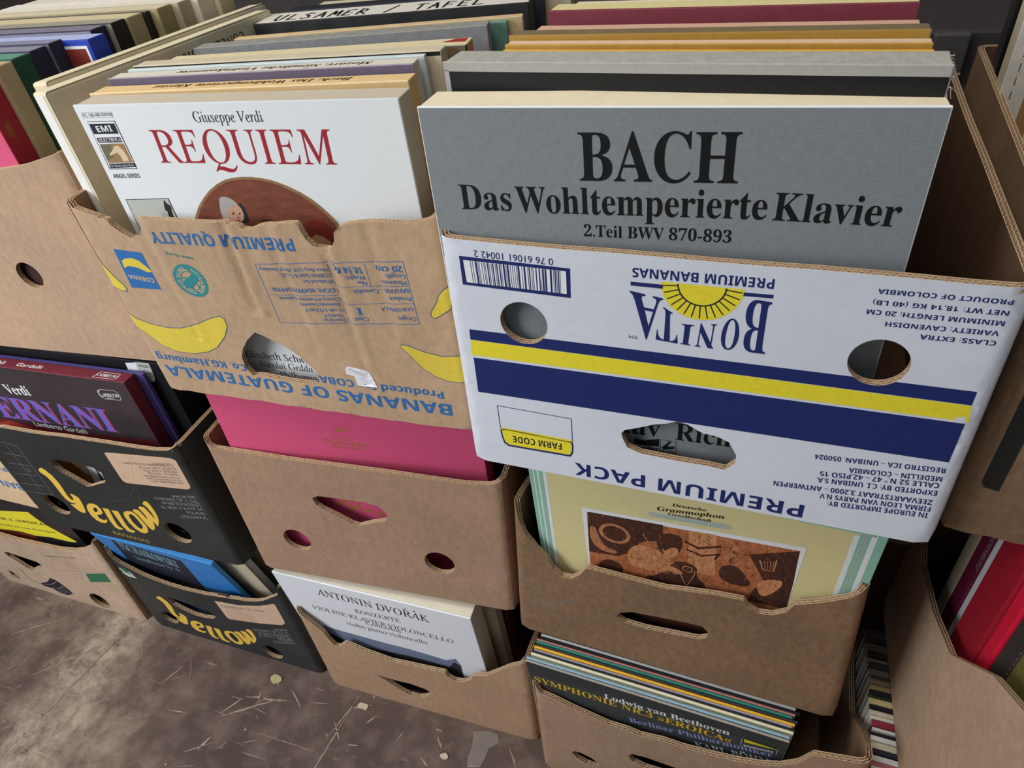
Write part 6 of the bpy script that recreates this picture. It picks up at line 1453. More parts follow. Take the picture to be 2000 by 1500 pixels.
   ('p','goldyellow',[(165.0,57.0),(178.7,57.6),(178.5,54.1),(177.7,48.3),(176.2,35.1),(175.9,28.6),(177.1,23.0),(180.5,20.5),(186.2,19.8),(184.4,16.5),(177.4,14.1),(168.2,15.9),(164.6,25.5),(164.9,40.0),(164.9,50.0)],0),
   ('p','goldyellow',[(189.1,55.9),(192.8,59.0),(198.2,61.5),(208.3,63.6),(213.1,62.1),(216.5,58.9),(220.2,45.8),(222.0,39.1),(221.6,33.3),(217.9,25.2),(209.5,19.7),(200.2,19.2),(191.3,25.3),(186.6,37.3),(185.9,48.5)],0),
   ('p','blackcard',[(198.7,54.7),(205.4,57.6),(208.3,55.5),(210.3,51.9),(212.8,41.4),(213.0,36.4),(211.8,32.3),(206.5,27.7),(200.6,30.2),(196.4,40.8),(196.7,49.4)],1),
   ('p','goldyellow',[(214.0,65.3),(219.7,69.5),(228.2,69.6),(230.1,66.2),(232.0,60.7),(235.5,51.5),(236.6,58.3),(235.5,64.9),(233.2,70.6),(231.9,74.8),(237.2,78.4),(244.6,78.9),(247.0,75.4),(249.2,69.4),(253.3,56.8),(254.4,62.6),(254.2,70.7),(252.1,79.7),(247.2,85.2),(254.4,91.4),(260.4,91.9),(262.3,87.7),(263.3,81.9),(263.4,69.8),(262.2,63.5),(259.6,56.8),(255.4,50.3),(249.6,42.8),(247.3,44.7),(244.6,52.2),(243.0,45.6),(241.1,40.2),(237.1,34.4),(230.0,30.8),(225.6,37.0),(222.5,49.1),(219.9,59.7)],0),
  ],
 },
 'tch': {
  'rim': [],
  'holes': [],
  'prints': [
   ('p','navyblack',[(43.4,279.7),(184.6,266.9),(160.8,139.5),(144.9,93.7),(-131.5,-22.2),(10.8,175.1)],0),
   ('t','TSCHAIKOWSKY','bital','paleblue',44.9,246.9,160.0,226.3,31.3,1),
   ('t','Symphonie Nr. 6','serif','paleblue',53.2,213.0,146.3,207.3,14.4,1),
   ('l','paleblue',[(40.4,281.0),(8.9,171.3)],0.6,0),
   ('l','paleblue',[(184.6,266.9),(163.2,140.7)],0.6,0),
   ('l','paleblue',[(43.4,279.7),(184.6,266.9)],0.6,0),
  ],
 },
 'Z0': {
  'rim': [(-60.5,145.7),(55.8,171.7),(132.1,183.4),(174.9,182.6),(204.4,185.1),(230.9,187.0),(285.3,191.3),(332.1,201.8),(358.4,212.8),(385.9,229.9),(407.5,242.6)],
  'holes': [[(93.8,119.1),(103.7,123.1),(150.6,119.7),(182.1,117.3),(190.3,107.1),(182.9,98.0),(160.8,90.5),(139.5,76.5),(129.5,78.4),(110.4,95.9),(95.8,106.8)],[(47.2,45.4),(58.8,43.3),(67.1,32.2),(69.2,21.8),(57.8,20.0),(47.1,28.1)],('c',293.0,29.6,23.7)],
  'prints': [
   ('p','greenprint',[(314.2,125.6),(375.3,148.5),(376.4,122.4),(311.3,98.7)],0),
   ('p','navyblack',[(129.8,29.3),(161.2,46.1),(182.1,65.8),(196.1,64.0),(208.7,49.4),(216.1,37.0),(217.8,25.1),(195.5,12.5),(174.3,11.7),(159.0,23.0),(135.8,23.0)],0),
   ('l','kraft',[(141.1,30.6),(164.5,37.6),(188.8,53.2),(197.1,62.2)],0.9,1),
   ('l','kraft',[(160.3,24.9),(183.4,31.9),(204.5,46.6)],0.9,1),
   ('l','kraft',[(169.2,21.1),(177.9,10.2)],0.7,1),
   ('l','kraft',[(178.0,26.6),(185.8,13.7)],0.7,1),
   ('l','kraft',[(186.7,32.0),(193.6,17.2)],0.7,1),
   ('l','kraft',[(195.3,37.4),(201.3,20.6)],0.7,1),
   ('l','kraft',[(203.8,42.7),(209.0,24.0)],0.7,1),
   ('l','navyblack',[(91.8,69.6),(100.8,64.5),(100.1,47.9),(101.8,37.4),(111.1,31.0),(123.7,25.7)],1.6,0),
   ('l','brownprint',[(223.7,161.4),(364.1,202.9),(372.1,149.9),(224.9,103.4),(223.7,161.4)],0.4,0),
   ('t','COMERSUR CIA. LTDA','sans','brownprint',227.9,148.4,319.7,172.4,5.6,1),
   ('l','brownprint',[(232.4,143.1),(280.4,155.5)],0.5,0),
   ('l','brownprint',[(231.6,136.3),(285.9,151.1)],0.5,0),
   ('l','brownprint',[(230.8,129.4),(291.3,146.7)],0.5,0),
   ('l','brownprint',[(230.0,122.4),(296.8,142.3)],0.5,0),
   ('l','brownprint',[(229.1,115.5),(302.3,137.9)],0.5,0),
   ('l','brownprint',[(228.3,108.5),(307.8,133.5)],0.5,0),
   ('l','brownprint',[(340.8,102.9),(385.1,116.6)],0.6,0),
   ('l','brownprint',[(344.9,96.6),(385.1,108.6)],0.6,0),
   ('l','brownprint',[(349.1,90.3),(385.0,100.5)],0.6,0),
   ('l','brownprint',[(353.2,83.9),(385.0,92.4)],0.6,0),
   ('l','brownprint',[(357.4,77.5),(384.9,84.2)],0.6,0),
   ('l','brownprint',[(361.6,71.0),(384.9,75.9)],0.6,0),
   ('l','brownprint',[(365.9,64.6),(384.8,67.6)],0.6,0),
   ('l','brownprint',[(370.1,58.1),(384.7,59.2)],0.6,0),
   ('l','brownprint',[(374.4,51.6),(384.7,50.7)],0.6,0),
   ('l','brownprint',[(378.7,45.1),(384.6,42.2)],0.6,0),
   ('l','brownprint',[(383.1,38.5),(384.6,33.6)],0.6,0),
   ('r','greyprint',(146.2,57.2),9,9.5,0,360,0),
  ],
 },
 'A2': {
  'rim': [(247.3,234.6),(297.7,244.3),(343.0,249.7),(366.9,255.2),(388.3,262.7)],
  'holes': [('c',261.3,115.2,17.4)],
  'prints': [
  ],
 },
}
FIT = {'C2': (-0.0, 0.0, 0.6762, -0.0, 0.3874, 0.3925, 0.2362, -0.0199),
 'C1': (0.0109, 0.0252, 0.3397, -1.4115, 0.7195, 0.3666, 0.2497, -0.0801),
 'C0': (0.0242, -0.0062, 0.0, -2.4101, -1.1171, 0.4001, 0.2397, -0.0259),
 'B2': (-0.4117, 0.024, 0.6668, 2.694, -0.5522, 0.4, 0.2359, 0.0087),
 'B1': (-0.3987, 0.0131, 0.335, 4.8451, 2.8743, 0.3956, 0.2454, 0.03),
 'B0': (-0.379, 0.0109, -0.0, 1.9517, 0.4575, 0.3854, 0.2348, 0.0066),
 'A2': (-0.831, 0.0335, 0.6746, 4.7597, 0.3599, 0.4001, 0.2573, 0.0001),
 'A1': (-0.8208, -0.0089, 0.3251, 2.7126, -0.0491, 0.3912, 0.2548, 0.0024),
 'A0': (-0.784, 0.0141, -0.0, 0.8793, 0.5501, 0.3836, 0.2388, -0.0154),
 'Z0': (-1.2019, 0.0043, -0.0, 1.0583, 1.2572, 0.4001, 0.2341, 0.0268),
 'bach': (-0.0009, 0.0093, 0.6857, 2.5732, 0.9277, 0.3248, 0.3198, -0.0),
 'req': (-0.362, 0.0466, 0.6741, 5.1922, -0.8272, 0.316, 0.3183, -0.0),
 'dgg': (0.0418, 0.0509, 0.343, -1.4009, -3.4851, 0.329, 0.3156, 0.0),
 'pink': (-0.3691, 0.0318, 0.3389, 8.9412, 1.1099, 0.3366, 0.3249, 0.0),
 'dvo': (-0.3901, 0.0353, 0.0026, 1.9205, -3.2659, 0.3207, 0.3151, -0.0),
 'ern': (-0.8186, 0.018, 0.3308, 3.4975, 0.0855, 0.316, 0.3172, -0.0),
 'sym': (0.0195, 0.0145, 0.0025, -1.3017, -3.9057, 0.3184, 0.315, 0.0),
 'tch': (-0.776, 0.064, 0.0035, 0.9, -10.0, 0.256, 0.285, 0.0),
 'blk': (-0.7866, 0.052, 0.3308, 3.4975, 0.0855, 0.316, 0.3172, -0.0)}

# ---------------------------------------------------------------- materials
def lin(h):
    h = h.lstrip('#')
    out = []
    for i in (0, 2, 4):
        c = int(h[i:i + 2], 16) / 255
        out.append(c / 12.92 if c <= 0.04045 else ((c + 0.055) / 1.055) ** 2.4)
    return (*out, 1)


MATS = {}


def mat(name, hexcol, rough=0.7, var=0.12, scale=60.0, bump=0.0, stretch=(1, 1, 1), blotch=0.0, spec=0.35):
    """paper, board, ink: one colour varied by fine fibre noise and slow blotches"""
    if name in MATS:
        return MATS[name]
    m = bpy.data.materials.new(name)
    m.use_nodes = True
    nt = m.node_tree
    b = nt.nodes['Principled BSDF']
    b.inputs['Roughness'].default_value = rough
    b.inputs['Specular IOR Level'].default_value = spec
    tc = nt.nodes.new('ShaderNodeTexCoord')
    mp = nt.nodes.new('ShaderNodeMapping')
    mp.inputs['Scale'].default_value = stretch
    nt.links.new(tc.outputs['Object'], mp.inputs['Vector'])
    n1 = nt.nodes.new('ShaderNodeTexNoise')
    n1.inputs['Scale'].default_value = scale
    n1.inputs['Detail'].default_value = 6
    n1.inputs['Roughness'].default_value = 0.7
    nt.links.new(mp.outputs[0], n1.inputs['Vector'])
    mr = nt.nodes.new('ShaderNodeMapRange')
    mr.inputs['From Min'].default_value = 0.3
    mr.inputs['From Max'].default_value = 0.7
    mr.inputs['To Min'].default_value = 1 - var
    mr.inputs['To Max'].default_value = 1 + var
    nt.links.new(n1.outputs['Fac'], mr.inputs['Value'])
    fac = mr.outputs[0]
    if blotch:
        n2 = nt.nodes.new('ShaderNodeTexNoise')
        n2.inputs['Scale'].default_value = 9
        n2.inputs['Detail'].default_value = 4
        nt.links.new(tc.outputs['Object'], n2.inputs['Vector'])
        m2 = nt.nodes.new('ShaderNodeMapRange')
        m2.inputs['From Min'].default_value = 0.3
        m2.inputs['From Max'].default_value = 0.7
        m2.inputs['To Min'].default_value = 1 - blotch
        m2.inputs['To Max'].default_value = 1 + blotch
        nt.links.new(n2.outputs['Fac'], m2.inputs['Value'])
        mu = nt.nodes.new('ShaderNodeMath')
        mu.operation = 'MULTIPLY'
        nt.links.new(fac, mu.inputs[0])
        nt.links.new(m2.outputs[0], mu.inputs[1])
        fac = mu.outputs[0]
    vm = nt.nodes.new('ShaderNodeVectorMath')
    vm.operation = 'SCALE'
    vm.inputs[0].default_value = lin(hexcol)[:3]
    nt.links.new(fac, vm.inputs['Scale'])
    nt.links.new(vm.outputs[0], b.inputs['Base Color'])
    if bump:
        bp = nt.nodes.new('ShaderNodeBump')
        bp.inputs['Strength'].default_value = bump
        bp.inputs['Distance'].default_value = 0.001
        nt.links.new(n1.outputs['Fac'], bp.inputs['Height'])
        nt.links.new(bp.outputs[0], b.inputs['Normal'])
    MATS[name] = m
    return m


def linen(name, hexcol, var=0.16):
    """woven book cloth: fine crossing threads"""
    if name in MATS:
        return MATS[name]
    m = mat(name, hexcol, 0.75, 0.06, 160)
    nt = m.node_tree
    b = nt.nodes['Principled BSDF']
    src = b.inputs['Base Color'].links[0].from_socket
    tc = [n for n in nt.nodes if n.type == 'TEX_COORD'][0]
    hs = []
    for st in ((260, 260, 2600), (2600, 260, 260)):
        mp = nt.nodes.new('ShaderNodeMapping')
        mp.inputs['Scale'].default_value = st
        nt.links.new(tc.outputs['Object'], mp.inputs['Vector'])
        n = nt.nodes.new('ShaderNodeTexNoise')
        n.inputs['Scale'].default_value = 0.5
        n.inputs['Detail'].default_value = 2
        nt.links.new(mp.outputs[0], n.inputs['Vector'])
        hs.append(n.outputs['Fac'])
    ad = nt.nodes.new('ShaderNodeMath')
    ad.operation = 'ADD'
    nt.links.new(hs[0], ad.inputs[0])
    nt.links.new(hs[1], ad.inputs[1])
    mr = nt.nodes.new('ShaderNodeMapRange')
    mr.inputs['From Min'].default_value = 0.7
    mr.inputs['From Max'].default_value = 1.3
    mr.inputs['To Min'].default_value = 1 - var
    mr.inputs['To Max'].default_value = 1 + var
    nt.links.new(ad.outputs[0], mr.inputs['Value'])
    vm = nt.nodes.new('ShaderNodeVectorMath')
    vm.operation = 'SCALE'
    nt.links.new(src, vm.inputs[0])
    nt.links.new(mr.outputs[0], vm.inputs['Scale'])
    nt.links.new(vm.outputs[0], b.inputs['Base Color'])
    return m


INK = dict(ink='#26262c', ink2='#4a4648', black='#0f1013', navyblack='#1c2130', navy='#1d2a66', yellow='#ecdc35', yellow2='#d8cc2a', whiteprint='#e9ebee',
           crimson='#a3212f', olive='#6f6a52', tanprint='#a07a52', creamprint='#d9c8a4', paletteedge='#94744f', palette='#7a4331', darkbrown='#38201a',
           hairgrey='#a9a7a4', skinprint='#c69a84', skinshade='#9a5f4e', redprint='#9c3128', redbrown='#7d2f24', sandprint='#b08a62', mistgrey='#b9beb6',
           blue='#2f6cab', bananablue='#2b6480', bananayellow='#dcc449', teal='#2b868c', kraftlight='#cdb79a', kraft='#c9aa90', goldprint='#a5743a',
           duskblue='#6f7a96', duskdark='#2c2c34', gold2='#dcb42c', lilac='#8d92c4', slate='#33393b', chalkblue='#6e8590', engrave='#b06a44',
           engravedark='#4a2a20', copper='#b87850', copperlight='#c98a5e', mintprint='#8fc4ae', maroonprint='#5a1620', pinkred='#b04468', violet='#6a5cc0',
           greyprint='#8d8d8d', goldyellow='#e2b94a', dullgold='#a88d3e', blackcard='#242625', scuff='#4c524f', paleblue='#7fa9bd', greenprint='#2f6b4c',
           brownprint='#8d7160', amberprint='#a4622a')


def ink(n):
    if n == 'goldprint':
        return mat('print_' + n, INK[n], 0.35, 0.1, 300)
    if n in ('palette', 'paletteedge'):
        return mat('print_' + n, INK[n], 0.55, 0.35, 40, blotch=0.25, stretch=(1, 1, 3))
    if n in ('engrave', 'copper', 'copperlight', 'engravedark'):
        return mat('print_' + n, INK[n], 0.6, 0.4, 150, stretch=(1.5, 1, 0.6), blotch=0.15)
    return mat('print_' + n, INK[n], 0.6, 0.07, 260)


# ---------------------------------------------------------------- lettering
PLANES = dict(bserif=(0x1D400, 0x1D41A, 0x1D7CE), roman=(0x1D434, 0x1D44E, None), bital=(0x1D468, 0x1D482, 0x1D7CE),
              script=(0x1D4D0, 0x1D4EA, None), bsans=(0x1D5D4, 0x1D5EE, 0x1D7EC), sans=None, serif=(0x1D434, 0x1D44E, None))
TCACHE = {}


def base_letters(s):
    out, acc = '', []
    for c in s:
        d = unicodedata.normalize('NFD', c)
        if len(d) > 1:
            acc.append((len(out), d[1]))
        out += d[0]
    return out, acc


def to_font(s, font):
    pl = PLANES[font]
    if not pl:
        return s
    o = ''
    for c in s:
        if 'A' <= c <= 'Z':
            o += chr(pl[0] + ord(c) - 65)
        elif 'a' <= c <= 'z':
            o += '\u210e' if (c == 'h' and pl[1] == 0x1D44E) else chr(pl[1] + ord(c) - 97)
        elif '0' <= c <= '9' and pl[2]:
            o += chr(pl[2] + ord(c) - 48)
        else:
            o += c
    return o


def raw_text(s, font):
    """list of 2-D verts, list of faces for the string at size 1"""
    k = (s, font)
    if k in TCACHE:
        return TCACHE[k]
    cu = bpy.data.curves.new('lettering', 'FONT')
    cu.body = to_font(s, font)
    cu.resolution_u = 5
    if font in ('serif', 'roman'):
        cu.shear = -0.2
    ob = bpy.data.objects.new('lettering', cu)
    COL.objects.link(ob)
    bpy.context.view_layer.update()
    ev = ob.evaluated_get(bpy.context.evaluated_depsgraph_get())
    me = ev.to_mesh()
    vs = [(v.co.x, v.co.y) for v in me.vertices]
    fs = [tuple(p.vertices) for p in me.polygons]
    ev.to_mesh_clear()
    bpy.data.objects.remove(ob)
    bpy.data.curves.remove(cu)
    TCACHE[k] = (vs, fs)
    return TCACHE[k]


CAPH = {}


def cap_height(font):
    if font not in CAPH:
        ys = [v[1] for v in raw_text('H', font)[0]]
        CAPH[font] = max(ys)
    return CAPH[font]


def text_shape(s, font):
    b, acc = base_letters(s)
    vs, fs = raw_text(b, font)
    vs, fs = list(vs), list(fs)
    H = cap_height(font)
    for i, a in acc:
        x1 = max(v[0] for v in raw_text(b[:i + 1], font)[0])
        x0 = max([v[0] for v in raw_text(b[:i], font)[0]] or [0])
        c, y = (x0 + x1) / 2 + 0.02, H * 1.1
        polys = {'\u0308': [[(-.17, 0), (-.05, 0), (-.05, .12), (-.17, .12)], [(.05, 0), (.17, 0), (.17, .12), (.05, .12)]],
                 '\u0301': [[(-.07, 0), (.0, 0), (.14, .17), (.03, .17)]],
                 '\u030c': [[(-.16, .15), (-.08, .15), (.02, .05), (-.02, 0)], [(.16, .15), (.08, .15), (-.02, .05), (.02, 0)]]}.get(a, [])
        for p in polys:
            n = len(vs)
            vs += [(c + q[0], y + q[1]) for q in p]
            fs.append(tuple(range(n, n + len(p))))
    return vs, fs


# ---------------------------------------------------------------- mesh helpers
class MB:
    def __init__(self):
        self.v, self.f, self.m, self.mats, self.s = [], [], [], [], []

    def mi(self, m):
        if m not in self.mats:
            self.mats.append(m)
        return self.mats.index(m)

    def add(self, vs, fs, m, smooth=False):
        n = len(self.v)
        k = self.mi(m)
        self.v += [tuple(p) for p in vs]
        for f in fs:
            self.f.append(tuple(i + n for i in f))
            self.m.append(k)
            self.s.append(smooth)

    def build(self, name, parent=None, smooth=False):
        me = bpy.data.meshes.new(name)
        me.from_pydata(self.v, [], self.f)
        for m in self.mats:
            me.materials.append(m)
        me.polygons.foreach_set('material_index', self.m)
        me.polygons.foreach_set('use_smooth', [True] * len(self.f) if smooth else self.s)
        me.update()
        o = bpy.data.objects.new(name, me)
        COL.objects.link(o)
        if parent:
            o.parent = parent
        return o


def tag(o, label=None, cat=None, group=None, kind=None):
    for k, v in (('label', label), ('category', cat), ('group', group), ('kind', kind)):
        if v:
            o[k] = v
    return o


def empty(name, loc, yaw=0.0, tilt=0.0, roll=0.0):
    o = bpy.data.objects.new(name, None)
    o.empty_display_size = 0.05
    o.matrix_world = Matrix.Translation(loc) @ Matrix.Rotation(R(yaw), 4, 'Z') @ Matrix.Rotation(R(-tilt), 4, 'X') @ Matrix.Rotation(R(roll), 4, 'Y')
    COL.objects.link(o)
    return o


def inside(p, poly):
    x, y = p
    c = False
    j = len(poly) - 1
    for i in range(len(poly)):
        xi, yi = poly[i]
        xj, yj = poly[j]
        if (yi > y) != (yj > y) and x < (xj - xi) * (y - yi) / (yj - yi) + xi:
            c = not c
        j = i
    return c


def resample(poly, step):
    out = []
    for i, a in enumerate(poly):
        b = poly[(i + 1) % len(poly)]
        d = math.dist(a, b)
        n = max(1, int(d / step))
        for k in range(n):
            t = k / n
            out.append((a[0] + (b[0] - a[0]) * t, a[1] + (b[1] - a[1]) * t))
    return out


def dedupe(poly, eps=0.0004):
    out = []
    for p in poly:
        if not out or math.dist(p, out[-1]) > eps:
            out.append(p)
    while len(out) > 2 and math.dist(out[0], out[-1]) < eps:
        out.pop()
    return out


def area2(p):
    return sum(p[i][0] * p[(i + 1) % len(p)][1] - p[(i + 1) % len(p)][0] * p[i][1] for i in range(len(p)))


def fill(outline, holes=(), grid=0.02, ends=False):
    """triangles of a 2-D region with an inner grid of points so that it can bend"""
    loops = [outline] + list(holes)
    vs, es = [], []
    for lp in loops:
        n = len(vs)
        vs += [Vector(p) for p in lp]
        es += [(n + i, n + (i + 1) % len(lp)) for i in range(len(lp))]
    if grid:
        x0, x1 = min(p[0] for p in outline), max(p[0] for p in outline)
        y0, y1 = min(p[1] for p in outline), max(p[1] for p in outline)
        nx, ny = int((x1 - x0) / grid), int((y1 - y0) / grid)
        if ends:
            for j in range(1, int((y1 - y0) / 0.012)):
                for q in (0.0025, 0.005, 0.0075, 0.0105):
                    for xx in (x0 + q, x1 - q):
                        p = (xx, y0 + j * 0.012)
                        if inside(p, outline) and inside((xx, p[1] + 0.003), outline):
                            vs.append(Vector(p))
        for i in range(1, nx + 1):
            for j in range(1, ny + 1):
                p = (x0 + (i - (0.25 if j % 2 else 0.75)) * (x1 - x0) / nx if nx else x0, y0 + (j - 0.5) * (y1 - y0) / ny)
                if inside(p, outline) and not any(inside(p, h) for h in holes):
                    vs.append(Vector(p))
    r = delaunay_2d_cdt(vs, es, [], 0, 1e-6)
    V = [tuple(p) for p in r[0]]
    F = []
    for f in r[2]:
        c = (sum(V[i][0] for i in f) / len(f), sum(V[i][1] for i in f) / len(f))
        if inside(c, outline) and not any(inside(c, h) for h in holes):
            q = [V[i] for i in f]
            F.append(tuple(f) if area2(q) > 0 else tuple(reversed(f)))
    return V, F


def split_long(vs, fs, mx):
    vs = list(vs)
    out = []
    st = []
    for f in fs:
        for k in range(1, len(f) - 1):
            st.append((f[0], f[k], f[k + 1]))
    mid = {}
    while st:
        a, b, c = st.pop()
        e = [(math.dist(vs[a], vs[b]), a, b, c), (math.dist(vs[b], vs[c]), b, c, a), (math.dist(vs[c], vs[a]), c, a, b)]
        d, p, q, r = max(e)
        if d <= mx:
            out.append((a, b, c))
            continue
        k = (min(p, q), max(p, q))
        if k not in mid:
            mid[k] = len(vs)
            vs.append(((vs[p][0] + vs[q][0]) / 2, (vs[p][1] + vs[q][1]) / 2))
        m = mid[k]
        st += [(p, m, r), (m, q, r)]
    return vs, out


def add_prints(mb, items, put, mx=None, grid=0.03, holes=(), bounds=None):
    """printed shapes and lettering; put(u, v, lift) -> point, millimetres in"""
    def emit(vs, fs, col, lay):
        if mx:
            vs, fs = split_long(vs, fs, mx)
        if holes:
            fs = [f for f in fs if not any(inside((sum(vs[i][0] for i in f) / len(f), sum(vs[i][1] for i in f) / len(f)), h) for h in holes)]
        if bounds:
            x0, x1, y0, y1 = bounds
            fs = [f for f in fs if x0 < sum(vs[i][0] for i in f) / len(f) < x1 and y0 < sum(vs[i][1] for i in f) / len(f) < y1]
            vs = [(min(max(p[0], x0), x1), min(max(p[1], y0), y1)) for p in vs]
            fs = [f for f in fs if abs(area2([vs[i] for i in f])) > 1e-12]
        fs = [f if area2([vs[i] for i in f]) > 0 else tuple(reversed(f)) for f in fs]
        mb.add([put(p[0], p[1], 0.00012 + 0.00007 * lay) for p in vs], fs, ink(col))
    for it in items:
        k = it[0]
        if k == 'p':
            pts = dedupe([(p[0] / 1000, p[1] / 1000) for p in it[2]])
            if bounds:
                x0, x1, y0, y1 = bounds
                pts = dedupe([(min(max(p[0], x0), x1), min(max(p[1], y0), y1)) for p in pts])
            V, F = fill(pts, holes, grid=grid)
            emit(V, F, it[1], it[3])
        elif k == 'l':
            pts = [(p[0] / 1000, p[1] / 1000) for p in it[2]]
            w = it[3] / 2000
            for a, b in zip(pts, pts[1:]):
                d = math.dist(a, b)
                if d < 1e-6:
                    continue
                tx, ty = (b[0] - a[0]) / d * w, (b[1] - a[1]) / d * w
                q = [(a[0] - tx + ty, a[1] - ty - tx), (b[0] + tx + ty, b[1] + ty - tx), (b[0] + tx - ty, b[1] + ty + tx), (a[0] - tx - ty, a[1] - ty + tx)]
                emit(q, [(0, 1, 2, 3)], it[1], it[4])
        elif k == 'r':
            _, col, c, r1, r2, a0, a1, lay = it
            n = max(2, int(abs(a1 - a0) / 6))
            V, F = [], []
            for i in range(n + 1):
                a = R(a0 + (a1 - a0) * i / n)
                for r in (r1, r2):
                    V.append(((c[0] + r * math.cos(a)) / 1000, (c[1] + r * math.sin(a)) / 1000))
            for i in range(n):
                F.append((2 * i, 2 * i + 1, 2 * i + 3, 2 * i + 2))
            emit(V, F, col, lay)
        elif k == 't':
            _, s, font, col, u0, v0, u1, v1, h, lay = it
            vs, fs = text_shape(s, font)
            if not vs:
                continue
            x0, x1 = min(v[0] for v in vs), max(v[0] for v in vs)
            L = math.hypot(u1 - u0, v1 - v0)
            dx, dy = (u1 - u0) / L, (v1 - v0) / L
            sx, sy = L / (x1 - x0), h / cap_height(font)
            q = [((u0 + (x - x0) * sx * dx - y * sy * dy) / 1000, (v0 + (x - x0) * sx * dy + y * sy * dx) / 1000) for x, y in vs]
            emit(q, fs, col, lay)
        elif k == 'g':
            _, s, font, col, Q, lay = it
            vs, fs = text_shape(s, font)
            x0, x1 = min(v[0] for v in vs), max(v[0] for v in vs)
            y0, y1 = min(v[1] for v in vs), max(v[1] for v in vs)
            q = []
            for x, y in vs:
                a, b = (x - x0) / (x1 - x0), (y - y0) / (y1 - y0)
                w = ((1 - a) * (1 - b), a * (1 - b), a * b, (1 - a) * b)
                q.append((sum(w[i] * Q[i][0] for i in range(4)) / 1000, sum(w[i] * Q[i][1] for i in range(4)) / 1000))
            emit(q, fs, col, lay)
        elif k == 'ta':
            _, s, font, col, c, r, h, a0, sweep, lay = it
            n = len(s)
            for i, ch in enumerate(s):
                if ch == ' ':
                    continue
                a = R(a0 + sweep * (i + 0.5) / n)
                vs, fs = text_shape(ch, font)
                if not vs:
                    continue
                x0, x1 = min(v[0] for v in vs), max(v[0] for v in vs)
                sc = h / cap_height(font)
                er, et = (math.cos(a), math.sin(a)), (math.sin(a), -math.cos(a))
                q = []
                for x, y in vs:
                    t, rr = (x - (x0 + x1) / 2) * sc, r + y * sc - h / 2
                    q.append(((c[0] + er[0] * rr + et[0] * t) / 1000, (c[1] + er[1] * rr + et[1] * t) / 1000))
                emit(q, fs, col, lay)


# ---------------------------------------------------------------- cardboard boxes
def kraft(name, h, var=0.13, blotch=0.08):
    return mat(name, h, 0.85, var, 130, bump=0.05, blotch=blotch, stretch=(1, 1, 0.6), spec=0.2)


TH = 0.0062     # double board
FLUTE_LINER = None


